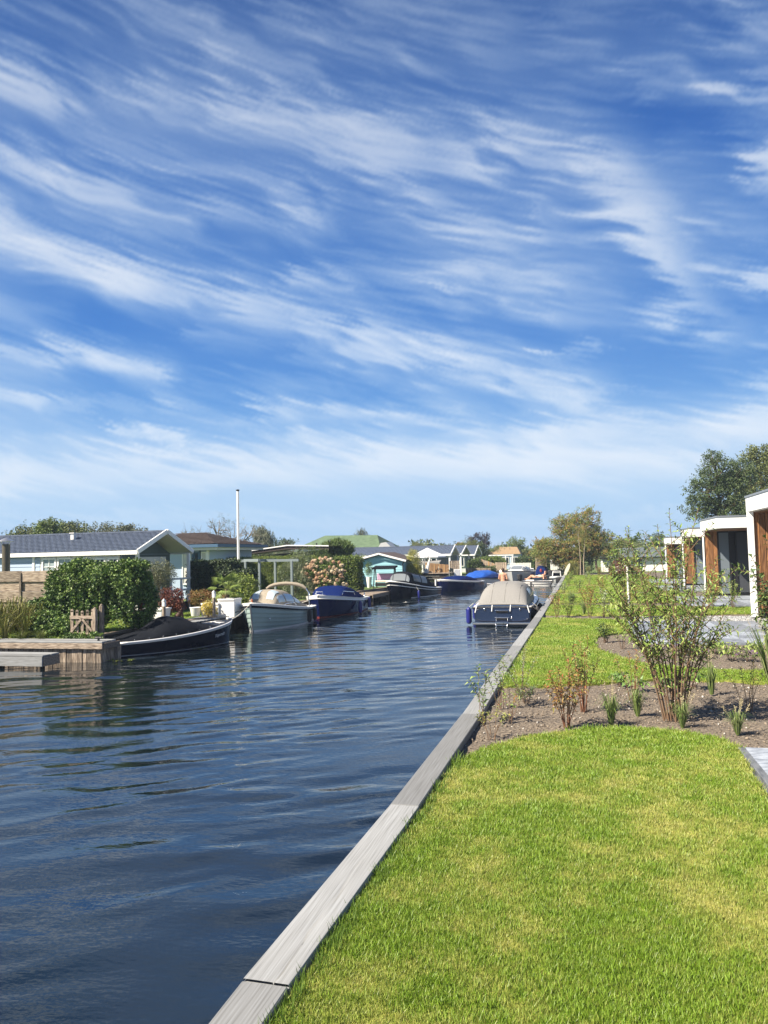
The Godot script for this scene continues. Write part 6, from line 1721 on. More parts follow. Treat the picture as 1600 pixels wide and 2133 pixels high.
	for k in 8:
		mb = MB.new()
		var a0 = TAU * k / 8; var a1 = TAU * (k + 1) / 8
		mb.tri(V(0, 2.17, 0), V(cos(a0) * 1.22, 1.60, sin(a0) * 1.22), V(cos(a1) * 1.22, 1.60, sin(a1) * 1.22), Vector3.UP)
		mb.quad(V(cos(a0) * 1.22, 1.60, sin(a0) * 1.22), V(cos(a1) * 1.22, 1.60, sin(a1) * 1.22), V(cos(a1) * 1.23, 1.52, sin(a1) * 1.23), V(cos(a0) * 1.23, 1.52, sin(a0) * 1.23), V(cos(a0), 0, sin(a0)))
		part(mb, "canopy_panel", M.white, t)
	t = thing("folded_parasol", "folded grey-white cantilever parasol leaning beside the bamboo", "parasol", V(-8.95, 0.58, -45.6))
	mb = MB.new(); mb.tube([V(-0.05, 0.0, 0), V(0.22, 0.95, 0)], [0.14, 0.03], 8); part(mb, "folded_canopy", M.offwhite, t)
	mb = MB.new(); mb.tube([V(0.22, 0.93, 0), V(0.1, 1.0, 0), V(-0.15, 0.9, 0), V(-0.2, 0.0, 0)], [0.02, 0.02, 0.02, 0.025], 6); part(mb, "frame", M.steel, t)
	t = thing("awning", "grey rolled-out awning beneath the white parasol", "awning", V(-9.6, 1.2, -49.4))
	mb = MB.new(); mb.cbox(V(0, 0, 0), V(1.6, 0.05, 0.7), 0.01, Basis(Vector3.RIGHT, 0.2)); part(mb, "cloth", M.greycloth, t)
	mb = MB.new(); mb.cbox(V(0, -0.10, 0.36), V(1.6, 0.14, 0.02), 0.004); part(mb, "valance", M.greycloth, t)
	for x in [-0.75, 0.75]:
		mb = MB.new(); mb.tube([V(x, 0, 0.3), V(x, -1.2, 0.3)], [0.025, 0.025], 6); part(mb, "post", M.offwhite, t)
	var ch = thing("garden_chair", "white plastic chair standing at the edge of the far deck", "chair", V(-7.4, 0.05, -47.0), 0.4)
	for x in [-0.18, 0.18]:
		for zz in [-0.18, 0.18]:
			mb = MB.new(); mb.tube([V(x, -0.09, zz), V(x * 0.9, 0.28, zz * 0.9)], [0.02, 0.02], 5); part(mb, "leg", M.white, ch)
	mb = MB.new(); mb.cbox(V(0, 0.29, 0), V(0.4, 0.04, 0.4), 0.015); part(mb, "seat", M.white, ch)
	mb = MB.new(); mb.cbox(V(0, 0.5, 0.18), V(0.4, 0.4, 0.04), 0.015); part(mb, "backrest", M.white, ch)
	# wooden quay deck before the planters
	t = thing("quay_deck", "pale plank deck along the water carrying the pots", "deck", V(-10.6, -0.05, -20.5))
	for q in 16:
		mb = MB.new(); mb.cbox(V(-10.72 + 0.012 * q, 0.012, -18.75 - q * 0.19), V(0.9, 0.035, 0.18), 0.005); wpart(mb, "plank", M.kerb_x[q % 3], t)
	# leaves floating on the water beside the black sloop
	for q in [[-10.0, -15.0, 0.30, "at the corner of the timber dock"], [-9.15, -17.1, 0.24, "below the black sloop's bow"]]:
		var w = thing("water_plants", "patch of floating green leaves " + q[3], "water plant", V(q[0], -0.445, q[1]))
		mb = MB.new()
		for k in 46:
			var a = rr(0, TAU); var r = sqrt(rng.randf())
			var b = rr(0.8, 1.25)
			mb.col = Color(0.16 * b, 0.20 * b, 0.03 * b)
			mb.leaf(V(cos(a) * r * q[2] * 1.5, rr(0.012, 0.03), sin(a) * r * q[2] * 0.6), V(cos(a * 3.0), 0.06, sin(a * 3.0)).normalized(), Vector3.UP, rr(0.05, 0.10), rr(0.03, 0.06), 0.03)
		part(mb, "leaves", M.leaf, w, true).set_meta("kind", "stuff")

# ---------------------------------------------------------------- boats: bow towards local -z, waterline at y = 0
func hull_f(b: Dictionary, t: float) -> float:
	if t < 0.42: return lerpf(b.w0, 1.0, sin(t / 0.42 * PI * 0.5))
	return pow(maxf(0.0, 1.0 - pow((t - 0.42) / 0.58, b.get("bowp", 2.3))), b.get("bowq", 0.72))
func sheer(b: Dictionary, t: float) -> float:
	return lerpf(b.fs, b.fb, pow(t, b.get("sheerp", 1.9)))
func hull_pt(b: Dictionary, t: float, s: float, side: float, off = 0.0) -> Vector3:
	var half: float = b.B * 0.5 * hull_f(b, t)
	var y = lerpf(-0.14, sheer(b, t), s)
	var k = lerpf(b.get("flare", 0.80), 0.25, smoothstep(0.35, 1.0, t))
	var x = half * (k + (1.0 - k) * pow(s, 0.65)) + off
	var z = -b.L * (t - 0.5) + b.get("rake", 0.28) * (1.0 - s) * pow(t, 5.0) - (b.get("tum", 0.0) * (1.0 - s) * (1.0 - smoothstep(0.0, 0.1, t)))
	return V(side * x, y, z)
func hull(b: Dictionary) -> MB:
	var mb = MB.new()
	var nt = 22
	var strakes: int = b.get("strakes", 0)
	for side in [-1.0, 1.0]:
		if strakes == 0:
			var rows = []
			for k in nt + 1:
				var row = []
				for q in 8: row.append(hull_pt(b, float(k) / nt, q / 7.0, side))
				rows.append(row)
			mb.grid(rows, false, side > 0)
		else:
			for j in strakes:
				var rows = []
				for k in nt + 1:
					var t = float(k) / nt
					rows.append([hull_pt(b, t, float(j) / strakes, side, 0.0), hull_pt(b, t, float(j) / strakes, side, 0.026), hull_pt(b, t, (j + 0.5) / strakes, side, 0.013), hull_pt(b, t, float(j + 1) / strakes, side, 0.002)])
				mb.grid(rows, false, side > 0)
	# transom
	for q in 7:
		mb.quad(hull_pt(b, 0, q / 7.0, -1), hull_pt(b, 0, q / 7.0, 1), hull_pt(b, 0, (q + 1) / 7.0, 1), hull_pt(b, 0, (q + 1) / 7.0, -1), V(0, 0, 1))
	return mb
func band(b: Dictionary, s0: float, s1: float, off: float, t0 = 0.0, t1 = 1.0, y_abs = false) -> MB:
	# a painted or fitted band running round the hull
	var mb = MB.new()
	for side in [-1.0, 1.0]:
		var rows = []
		for k in 23:
			var t = lerpf(t0, t1, k / 22.0)
			var h = sheer(b, t) + 0.14
			var a = s0 if not y_abs else (s0 + 0.14) / h
			var c = s1 if not y_abs else (s1 + 0.14) / h
			rows.append([hull_pt(b, t, a, side, off), hull_pt(b, t, c, side, off)])
		mb.grid(rows, false, side > 0)
	if t0 == 0.0:
		var h = sheer(b, 0) + 0.14
		var a = s0 if not y_abs else (s0 + 0.14) / h
		var c = s1 if not y_abs else (s1 + 0.14) / h
		var o = V(0, 0, off)
		mb.quad(hull_pt(b, 0, a, -1) + o, hull_pt(b, 0, a, 1) + o, hull_pt(b, 0, c, 1) + o, hull_pt(b, 0, c, -1) + o, V(0, 0, 1))
	return mb
func rail(b: Dictionary, r: float, s = 1.0, off = 0.0, dy = 0.0) -> MB:
	var pts = []
	for k in 21: pts.append(hull_pt(b, k / 20.0, s, -1, off) + V(0, dy, 0))
	for k in range(19, -1, -1): pts.append(hull_pt(b, k / 20.0, s, 1, off) + V(0, dy, 0))
	pts.append(pts[0])
	var mb = MB.new(); mb.tube(pts, [r], 6, false)
	return mb
func deck(b: Dictionary, wd: float, t_in: float) -> MB:
	# side decks and foredeck: from the gunwale inwards
	var mb = MB.new()
	for side in [-1.0, 1.0]:
		var rows = []
		for k in 23:
			var t = k / 22.0
			var p = hull_pt(b, t, 1.0, side)
			var inner = maxf(0.0, absf(p.x) - wd) if t < t_in else 0.0
			rows.append([p + V(0, 0.012, 0), V(side * inner, p.y + 0.012 + (0.03 if inner == 0.0 else 0.0), p.z)])
		mb.grid(rows, false, side > 0)
	var p = hull_pt(b, 0, 1, 1)
	mb.box(V(0, p.y, p.z - wd * 0.5), V(p.x * 2, 0.02, wd))
	return mb
# cover: prof = [[t, height], ...], e = roundness of the section
func cover_pt(b: Dictionary, prof: Array, wd: float, e: float, t: float, a: float, off = 0.0) -> Vector3:
	var h = 0.0
	for k in prof.size() - 1:
		if t >= prof[k][0] and t <= prof[k + 1][0] + 1e-6:
			var u = (t - prof[k][0]) / max(1e-6, prof[k + 1][0] - prof[k][0])
			u = u * u * (3 - 2 * u) if b.get("soft", true) else u
			h = lerpf(prof[k][1], prof[k + 1][1], u)
	var w: float = maxf(0.02, b.B * 0.5 * hull_f(b, t) - wd)
	var ca = cos(a); var sa = sin(a)
	var x = w * signf(ca) * pow(absf(ca), e) * (1.0 - b.get("lean", 0.0) * h * absf(sa)) + off * ca
	var y = sheer(b, t) + 0.02 + h * pow(absf(sa), e * 1.05) + off * sa
	return V(x, y, -b.L * (t - 0.5))
func cover(b: Dictionary, prof: Array, wd: float, e: float, a0 = 0.0, a1 = PI, off = 0.0, t0 = -1.0, t1 = -1.0, nt = 26, na = 16, folds = 0.0) -> MB:
	if t0 < 0: t0 = prof[0][0]
	if t1 < 0: t1 = prof[-1][0]
	var rows = []
	for k in nt + 1:
		var t = lerpf(t0, t1, float(k) / nt)
		var row = []
		for q in na + 1:
			var a = lerpf(a0, a1, float(q) / na)
			var p = cover_pt(b, prof, wd, e, t, a, off)
			if folds > 0.0: p.y += folds * sin(t * 60.0 + q * 1.3) * sin(a) + folds * 0.6 * sin(t * 23.0 - q)
			row.append(p)
		rows.append(row)
	var mb = MB.new(); mb.grid(rows, false, false)
	return mb
func end_panel(b: Dictionary, prof: Array, wd: float, e: float, t: float, nz: float) -> MB:
	var mb = MB.new()
	var c = cover_pt(b, prof, wd, e, t, PI * 0.5); c.y = sheer(b, t)
	for q in 16:
		mb.tri(V(0, c.y, c.z), cover_pt(b, prof, wd, e, t, PI * q / 16.0), cover_pt(b, prof, wd, e, t, PI * (q + 1) / 16.0), V(0, 0, nz))
	return mb
func fender(p: Vector3, len: float, r: float, m: Material, parent: Node3D, rope_top: Vector3) -> void:
	var mb = MB.new()
	mb.lathe([[0.0, -len * 0.5], [r * 0.6, -len * 0.47], [r, -len * 0.36], [r, len * 0.36], [r * 0.6, len * 0.46], [r * 0.25, len * 0.52], [0.0, len * 0.54]], 10, Transform3D(Basis(), p))
	var o = part(mb, "fender", m, parent)
	mb = MB.new(); mb.tube([p + V(0, len * 0.5, 0), rope_top], [0.008, 0.008], 4)
	part(mb, "fender_line", M.rope, o)
func rope(parent: Node3D, a: Vector3, b: Vector3, sag: float, m: Material, r = 0.012) -> void:
	var pts = []
	for k in 9:
		var u = k / 8.0
		pts.append(a.lerp(b, u) - V(0, sag * 4.0 * u * (1.0 - u), 0))
	var mb = MB.new(); mb.tube(pts, [r], 5)
	part(mb, "mooring_line", m, parent)
func boat(label: String, bow: Vector3, stern: Vector3, called = "motor_boat") -> Node3D:
	var mid = (bow + stern) * 0.5
	return thing(called, label, "boat", V(mid.x, -0.45, mid.z), yaw_to(bow - stern))
func base_boat(t: Node3D, b: Dictionary, hm: Material, dm: Material, rm: Material, wd = 0.12, t_in = 0.8) -> void:
	part(hull(b), "hull", hm, t)
	part(deck(b, wd, t_in), "deck", dm, t)
	part(rail(b, 0.026, 0.985, 0.008), "rub_rail", rm, t)

func boats() -> void:
	var mb: MB
	# --- black sloop with black cover at the dock
	var t = boat("black sloop under a peaked black cover, moored at the timber dock", V(-8.85, 0, -18.55), V(-10.55, 0, -15.75))
	var b = {"L": 3.28, "B": 1.42, "w0": 0.72, "fs": 0.34, "fb": 0.60, "rake": 0.12, "flare": 0.84}
	base_boat(t, b, M.darkhull, M.black, M.white, 0.10, 0.72)
	part(band(b, 0.90, 0.955, 0.012), "white_stripe", M.white, t)
	part(band(b, 0.03, 0.05, 0.006, 0.0, 1.0, true), "waterline_stripe", M.steel, t)
	var pr = [[0.03, 0.02], [0.20, 0.14], [0.40, 0.42], [0.52, 0.36], [0.66, 0.14], [0.78, 0.02]]
	part(cover(b, pr, 0.07, 1.25), "cover", M.blackcloth, t)
	mb = MB.new(); mb.cbox(V(0, 0.56, -1.2), V(0.5, 0.03, 0.16), 0.01); part(mb, "foredeck_hatch", M.offwhite, t)
	for s in [-1, 1]:
		for k in 7:
			mb = MB.new(); mb.ell(cover_pt(b, pr, 0.07, 1.25, 0.10 + k * 0.1, 0.02 if s > 0 else PI - 0.02) + V(s * 0.005, 0.02, 0), V(0.012, 0.012, 0.012), 6, 4); part(mb, "snap_button", M.chrome, t)
	mb = MB.new(); mb.tube([V(0.52, 0.42, -0.62), V(0.52, 0.50, -0.66), V(0.50, 0.47, -0.74)], [0.02, 0.025, 0.015], 6); part(mb, "navigation_light", M.chrome, t)
	mb = MB.new(); mb.cbox(V(0, 0.635, -1.56), V(0.09, 0.05, 0.14), 0.01); part(mb, "bow_plate", M.white, t)
	# lettering on the starboard bow
	var tm = TextMesh.new()
	var sf = SystemFont.new(); sf.font_names = PackedStringArray(["Droid Serif"]); sf.font_italic = true
	tm.text = "Topcraft"; tm.font = sf; tm.font_size = 32; tm.pixel_size = 0.0031; tm.depth = 0.004; tm.material = M.white
	var pa = hull_pt(b, 0.74, 0.66, 1, 0.012); var pc = hull_pt(b, 0.88, 0.66, 1, 0.012)
	var xd = (pc - pa).normalized(); var up = (hull_pt(b, 0.8, 0.8, 1) - hull_pt(b, 0.8, 0.5, 1)).normalized()
	var nz = xd.cross(up).normalized(); up = nz.cross(xd).normalized()
	var tmi = MeshInstance3D.new(); tmi.mesh = tm; tmi.name = "lettering"; tmi.transform = Transform3D(Basis(xd, up, nz), (pa + pc) * 0.5 + nz * 0.012); t.add_child(tmi, true)
	rope(t, V(0, 0.62, -1.55), V(-0.95, 0.55, -2.3), 0.05, M.rope)
	rope(t, V(-0.4, 0.36, 1.5), V(-0.62, 0.48, 1.9), 0.03, M.rope)
	# --- green and white clinker boat with beige cover
	t = boat("sage green clinker motorboat with white deck and beige canopy", V(-9.42, 0, -21.0), V(-9.72, 0, -25.4))
	b = {"L": 4.41, "B": 1.86, "w0": 0.80, "fs": 0.46, "fb": 0.84, "rake": 0.22, "strakes": 7, "bowp": 2.2, "bowq": 0.72, "flare": 0.78}
	part(hull(b), "hull", M.sage, t)
	part(band(b, 0.885, 0.955, 0.03), "dark_sheer_strake", M.darkhull, t)
	part(band(b, 0.955, 1.04, 0.035), "gunwale_band", M.gelcoat, t)
	part(band(b, -0.02, 0.055, 0.034, 0.0, 1.0, true), "waterline_stripe", M.gelcoat, t)
	part(deck(b, 0.26, 0.74), "deck", M.gelcoat, t)
	part(rail(b, 0.022, 1.0, 0.03, 0.02), "rub_rail", M.gelcoat, t)
	mb = MB.new()
	var stem = []
	for q in 8: stem.append(hull_pt(b, 1.0, q / 7.0, 1) + V(0, 0.0, -0.02))
	mb.tube(stem, [0.022], 6); part(mb, "stem_post", M.steel, t)
	mb = MB.new(); mb.cbox(V(0, 0.90, -2.06), V(0.05, 0.14, 0.05), 0.01); part(mb, "bow_bitt", M.terracotta, t)
	b["lean"] = 0.30
	pr = [[0.05, 0.10], [0.16, 0.16], [0.34, 0.38], [0.50, 0.56], [0.62, 0.56], [0.72, 0.44], [0.80, 0.02]]
	b["soft"] = false
	part(cover(b, pr, 0.24, 0.62), "canopy", M.beige, t)
	for w in [[0.66, 0.765, 0.9, 1.45], [0.66, 0.765, 1.69, 2.24]]:
		part(cover(b, pr, 0.24, 0.62, w[2], w[3], 0.012, w[0], w[1], 8, 8), "front_window", M.vinyl, t)
	for w in [[0.50, 0.64, 0.16, 0.66], [0.50, 0.64, PI - 0.66, PI - 0.16], [0.36, 0.48, 0.16, 0.50], [0.36, 0.48, PI - 0.50, PI - 0.16], [0.655, 0.74, 0.14, 0.66], [0.655, 0.74, PI - 0.66, PI - 0.14]]:
		part(cover(b, pr, 0.24, 0.62, w[2], w[3], 0.012, w[0], w[1], 8, 8), "side_window", M.vinyl, t)
	# folded sun canopy on its hoop at the stern
	var hoop = []
	for k in 13:
		var a = PI * k / 12.0
		hoop.append(V(cos(a) * 0.80 * (1.0 if absf(cos(a)) < 0.9 else 1.0), 0.52 + 0.78 * pow(sin(a), 0.38), 1.25))
	mb = MB.new(); mb.tube(hoop, [0.02], 7); part(mb, "hoop", M.chrome, t)
	mb = MB.new(); mb.tube(hoop.slice(2, 11), [0.045, 0.06, 0.065, 0.06, 0.066, 0.06, 0.065, 0.06, 0.045], 9); part(mb, "furled_sunshade", M.beige, t)
	for s in [-1, 1]:
		fender(V(s * 1.0, 0.26, 0.55), 0.42, 0.075, M.rubber, t, V(s * 0.9, 0.62, 0.55))
		fender(V(s * 0.93, 0.26, 1.45), 0.42, 0.075, M.rubber, t, V(s * 0.82, 0.58, 1.45))
		mb = MB.new(); mb.tube([V(s * 0.62, 0.70, -1.1), V(s * 0.70, 0.76, -0.9), V(s * 0.78, 0.76, -0.4), V(s * 0.80, 0.66, -0.2)], [0.012], 6); part(mb, "grab_rail", M.chrome, t)
	mb = MB.new(); mb.ell(V(-0.42, 0.36, -1.72), V(0.03, 0.03, 0.03), 6, 4); part(mb, "hawse_hole", M.chrome, t)
	rope(t, V(0, 0.9, -2.06), V(1.05, 0.5, -2.0), 0.12, M.rubber)
	rope(t, V(0, 0.9, -2.06), V(0.75, 0.35, -2.9), 0.16, M.rope)
	# --- navy boat with blue cover
	t = boat("navy boat with white deck, blue cover and red waterline", V(-9.02, 0, -25.85), V(-9.16, 0, -30.5))
	b = {"L": 4.65, "B": 1.82, "w0": 0.82, "fs": 0.50, "fb": 0.80, "rake": 0.2, "bowp": 2.8, "bowq": 0.6, "flare": 0.80}
	part(hull(b), "hull", M.navy, t)
	part(band(b, 0.90, 1.02, 0.02), "gunwale_band", M.gelcoat, t)
	part(band(b, -0.03, 0.045, 0.006, 0.0, 1.0, true), "waterline_stripe", M.antifoul, t)
	part(deck(b, 0.22, 0.78), "deck", M.gelcoat, t)
	part(rail(b, 0.022, 0.89, 0.014), "rub_rail", M.gelcoat, t)
	pr = [[0.06, 0.06], [0.20, 0.18], [0.42, 0.40], [0.56, 0.45], [0.66, 0.42], [0.80, 0.02]]
	b["soft"] = false
	part(cover(b, pr, 0.18, 0.66), "cover", M.bluecloth, t)
	for s in [-1, 1]:
		mb = MB.new(); mb.tube([V(s * 0.62, 0.78, -1.35), V(s * 0.64, 0.90, -1.3), V(s * 0.78, 0.82, -0.3), V(s * 0.80, 0.70, -0.25)], [0.014], 6); part(mb, "grab_rail", M.chrome, t)
		mb = MB.new(); mb.tube([V(s * 0.62, 0.54, 2.0), V(s * 0.64, 0.68, 1.95), V(s * 0.70, 0.68, 1.6), V(s * 0.72, 0.55, 1.55)], [0.014], 6); part(mb, "stern_rail", M.chrome, t)
		fender(V(s * 0.98, 0.24, -0.15), 0.46, 0.075, M.bluefender, t, V(s * 0.85, 0.62, -0.15))
		fender(V(s * 0.90, 0.30, 1.6), 0.40, 0.07, M.bluefender, t, V(s * 0.8, 0.58, 1.6))
	mb = MB.new(); mb.tube([V(-0.12, 0.82, -2.15), V(-0.12, 0.93, -2.12), V(0.12, 0.93, -2.12), V(0.12, 0.82, -2.15)], [0.014], 6); part(mb, "bow_rail", M.chrome, t)
	rope(t, V(0, 0.84, -2.2), V(1.2, 0.5, -1.6), 0.1, M.rope)
	# --- black tender with grey window cover
	t = boat("black tender with white gunwale and grey vinyl-windowed cover", V(-9.0, 0, -36.4), V(-7.75, 0, -40.3))
	b = {"L": 4.1, "B": 1.7, "w0": 0.78, "fs": 0.42, "fb": 0.90, "rake": 0.1, "bowp": 2.6, "bowq": 0.6, "flare": 0.82}
	base_boat(t, b, M.darkhull, M.gelcoat, M.gelcoat, 0.14, 0.78)
	part(band(b, 0.80, 0.84, 0.012), "white_stripe", M.gelcoat, t)
	part(band(b, 0.02, 0.06, 0.006, 0.0, 0.72, true), "waterline_stripe", M.gelcoat, t)
	pr = [[0.10, 0.08], [0.24, 0.30], [0.36, 0.62], [0.70, 0.66], [0.76, 0.58], [0.79, 0.05]]
	b["soft"] = false
	part(cover(b, pr, 0.14, 0.6), "cover", M.blackcloth, t)
	for w in [[0.765, 0.785, 0.25, 1.0], [0.765, 0.785, 1.1, 2.04], [0.765, 0.785, 2.14, 2.9], [0.40, 0.53, 0.12, 0.75], [0.55, 0.70, 0.12, 0.75], [0.40, 0.53, PI - 0.75, PI - 0.12], [0.55, 0.70, PI - 0.75, PI - 0.12]]:
		part(cover(b, pr, 0.14, 0.6, w[2], w[3], 0.014, w[0], w[1], 6, 8), "window", M.smoke, t)
	fender(V(-0.95, 0.2, -0.9), 0.4, 0.07, M.bluefender, t, V(-0.8, 0.6, -0.9))
	for s in [-1, 1]:
		mb = MB.new(); mb.cbox(V(s * 0.5, 0.62, 1.7), V(0.06, 0.42, 0.06), 0.01); part(mb, "stern_post", M.white, t)
	# --- navy boat with flat dark blue cover
	t = boat("navy open boat with flat dark blue cover and white gunwale", V(-7.75, 0, -43.2), V(-6.25, 0, -46.6))
	b = {"L": 3.7, "B": 1.75, "w0": 0.8, "fs": 0.50, "fb": 0.70, "rake": 0.2, "bowp": 2.8, "bowq": 0.55}
	base_boat(t, b, M.navy, M.gelcoat, M.gelcoat, 0.14, 0.8)
	part(band(b, 0.90, 1.01, 0.015), "gunwale_band", M.gelcoat, t)
	part(cover(b, [[0.04, 0.04], [0.4, 0.30], [0.6, 0.26], [0.84, 0.03]], 0.1, 0.9), "cover", M.bluecloth, t)
	# --- white boat wrapped in a bright blue tarpaulin
	t = boat("white boat wrapped in a wrinkled bright blue tarpaulin", V(-6.75, 0, -49.0), V(-5.9, 0, -52.8))
	b = {"L": 3.9, "B": 1.7, "w0": 0.8, "fs": 0.40, "fb": 0.55, "rake": 0.3, "bowp": 2.6, "bowq": 0.6}
	base_boat(t, b, M.gelcoat, M.gelcoat, M.steel, 0.1, 0.8)
	part(cover(b, [[0.0, 0.25], [0.12, 0.42], [0.4, 0.55], [0.7, 0.42], [0.92, 0.10], [0.99, 0.0]], -0.05, 0.7, -0.25, PI + 0.25, 0.0, -1.0, -1.0, 40, 24, 0.022), "tarpaulin", M.tarp, t)
	part(end_panel(b, [[0.0, 0.25], [0.12, 0.42], [0.4, 0.55], [0.7, 0.42], [0.92, 0.10], [0.99, 0.0]], -0.05, 0.7, 0.0, 1.0), "tarpaulin_end", M.tarp, t)
	# --- small white and navy speedboat behind it
	t = boat("small white speedboat with dark side stripe behind the blue tarpaulin", V(-5.3, 0, -52.6), V(-6.6, 0, -56.2))
	b = {"L": 3.8, "B": 1.5, "w0": 0.85, "fs": 0.35, "fb": 0.42, "rake": 0.5, "bowp": 2.0, "bowq": 0.8}
	base_boat(t, b, M.gelcoat, M.gelcoat, M.gelcoat, 0.3, 0.6)
	part(band(b, 0.45, 0.68, 0.01), "side_stripe", M.navy, t)
	mb = MB.new(); mb.quad(V(-0.5, 0.40, -0.2), V(0.5, 0.40, -0.2), V(0.42, 0.68, 0.15), V(-0.42, 0.68, 0.15), V(0, 0.5, -1)); part(mb, "windscreen", M.glass, t)
	# --- black boat beyond
	t = boat("black open boat with pale gunwale moored beside the pale board fence", V(-6.6, 0, -57.8), V(-5.3, 0, -61.4))
	b = {"L": 3.8, "B": 1.7, "w0": 0.8, "fs": 0.45, "fb": 0.62, "rake": 0.2, "bowp": 2.6, "bowq": 0.6}
	base_boat(t, b, M.darkhull, M.gelcoat, M.gelcoat, 0.1, 0.85)
	mb = MB.new(); mb.cbox(V(0, 0.60, 0.3), V(0.8, 0.36, 0.7), 0.06); part(mb, "console", M.rubber, t)
	mb = MB.new(); mb.cbox(V(0.1, 0.56, 1.75), V(0.28, 0.42, 0.3), 0.06); part(mb, "outboard_motor", M.rubber, t)
	mb = MB.new(); mb.ell(V(-0.3, 0.7, -0.6), V(0.14, 0.14, 0.06), 10, 6); part(mb, "life_ring", M.white, t)
	# --- cruiser with windscreen
	t = boat("grey cabin cruiser with curved windscreen and dark canvas sides", V(-4.9, 0, -57.0), V(-4.3, 0, -62.2))
	b = {"L": 5.2, "B": 2.0, "w0": 0.85, "fs": 0.62, "fb": 0.80, "rake": 0.4, "bowp": 2.4, "bowq": 0.6}
	base_boat(t, b, mat(lin(0.45, 0.47, 0.48), 0.3), M.gelcoat, M.rubber, 0.3, 0.55)
	pr = [[0.12, 0.30], [0.22, 0.42], [0.50, 0.46], [0.60, 0.36], [0.74, 0.02]]
	b["soft"] = false
	part(cover(b, pr, 0.28, 0.7), "cabin_top", M.offwhite, t)
	for w in [[0.57, 0.70, 0.35, 1.0], [0.57, 0.70, 1.08, 2.06], [0.57, 0.70, 2.14, 2.8], [0.40, 0.54, 0.15, 0.8], [0.40, 0.54, PI - 0.8, PI - 0.15]]:
		part(cover(b, pr, 0.28, 0.7, w[2], w[3], 0.015, w[0], w[1], 6, 8), "window", M.smoke, t)
	part(cover(b, pr, 0.28, 0.7, 0.1, 0.9, 0.015, 0.16, 0.36, 6, 8), "canvas_side", M.blackcloth, t)
	fender(V(1.05, 0.3, 0.2), 0.4, 0.08, M.bluefender, t, V(0.95, 0.7, 0.2))
	# --- boats at the end of the water
	t = boat("white cabin boat lying across the end of the water", V(-5.2, 0, -66.2), V(-3.4, 0, -67.6))
	b = {"L": 2.6, "B": 1.2, "w0": 0.85, "fs": 0.5, "fb": 0.55, "rake": 0.3}
	base_boat(t, b, M.gelcoat, M.gelcoat, M.gelcoat, 0.15, 0.6)
	mb = MB.new(); mb.cbox(V(0, 0.62, -0.1), V(0.7, 0.26, 0.9), 0.06); part(mb, "cabin", M.gelcoat, t)
	mb = MB.new(); mb.cbox(V(0, 0.64, -0.1), V(0.71, 0.1, 0.7), 0.02); part(mb, "windows", M.glass, t)
	t = boat("boat under a rounded dark navy canopy facing down the water", V(-2.9, 0, -58.6), V(-2.85, 0, -62.4))
	b = {"L": 3.8, "B": 1.05, "w0": 0.9, "fs": 0.30, "fb": 0.36, "rake": 0.2, "bowp": 3.0, "bowq": 0.5}
	base_boat(t, b, mat(lin(0.30, 0.31, 0.32), 0.4), M.offwhite, M.offwhite, 0.08, 0.9)
	pr = [[0.05, 0.5], [0.2, 0.72], [0.62, 0.74], [0.74, 0.66], [0.80, 0.1]]
	b["soft"] = false
	part(cover(b, pr, 0.06, 0.7), "canopy", M.bluecloth, t)
	mb = MB.new(); mb.ell(V(0.02, 0.72, -1.10), V(0.09, 0.14, 0.03), 10, 6); part(mb, "red_emblem", mat(lin(0.22, 0.02, 0.03), 0.6), t)
	t = boat("dark flat-covered boat beside the white terrace at the water's end", V(-2.4, 0, -65.6), V(-1.25, 0, -66.6))
	b = {"L": 2.2, "B": 1.1, "w0": 0.85, "fs": 0.35, "fb": 0.4, "rake": 0.2}
	base_boat(t, b, M.darkhull, M.gelcoat, M.gelcoat, 0.12, 0.8)
	part(cover(b, [[0.05, 0.06], [0.5, 0.22], [0.9, 0.05]], 0.08, 0.8), "cover", M.blackcloth, t)
	t = boat("grey inflatable dinghy with tubular frame beside the surfboard", V(-1.75, 0, -56.0), V(-1.65, 0, -58.8), "inflatable_boat")
	b = {"L": 2.6, "B": 0.9, "w0": 0.9, "fs": 0.22, "fb": 0.3, "rake": 0.1}
	part(hull(b), "hull", mat(lin(0.32, 0.34, 0.34), 0.5), t)
	part(rail(b, 0.09, 1.0, 0.0), "inflatable_tube", mat(lin(0.45, 0.47, 0.46), 0.5), t)
	for k in 2:
		mb = MB.new(); mb.tube([V(-0.3, 0.25, -0.2 + k * 0.5), V(-0.26, 0.7, -0.1 + k * 0.4), V(0.26, 0.7, -0.1 + k * 0.4), V(0.3, 0.25, -0.2 + k * 0.5)], [0.02], 6); part(mb, "frame_hoop", M.white, t)
	mb = MB.new(); mb.cbox(V(0.5, 0.42, 1.2), V(0.3, 0.7, 0.3), 0.05, Basis(Vector3.BACK, -0.3)); part(mb, "outboard_motor", M.rubber, t)
	# surfboard leaning at the bank
	t = thing("surfboard", "cream surfboard leaning upright at the bank beside the inflatable", "surfboard", V(-1.12, -0.06, -55.8))
	var sp = PackedVector2Array()
	for k in 20:
		var a = TAU * k / 20
		sp.append(Vector2(cos(a) * 0.12, 0.48 + sin(a) * 0.5))
	mb = MB.new(); mb.prism(sp, -0.02, 0.02, Transform3D(Basis(Vector3.BACK, -0.42), Vector3.ZERO)); part(mb, "board", M.cream, t)
	# --- white sport boat on the right with a sunbather
	t = boat("low white sports boat carrying a sunbather", V(-1.75, 0, -48.6), V(-3.3, 0, -51.6))
	b = {"L": 3.4, "B": 1.35, "w0": 0.85, "fs": 0.26, "fb": 0.34, "rake": 0.5, "bowp": 2.0, "bowq": 0.8}
	base_boat(t, b, M.gelcoat, M.gelcoat, M.rubber, 0.5, 0.5)
	part(band(b, 0.55, 0.65, 0.01), "side_stripe", M.rubber, t)
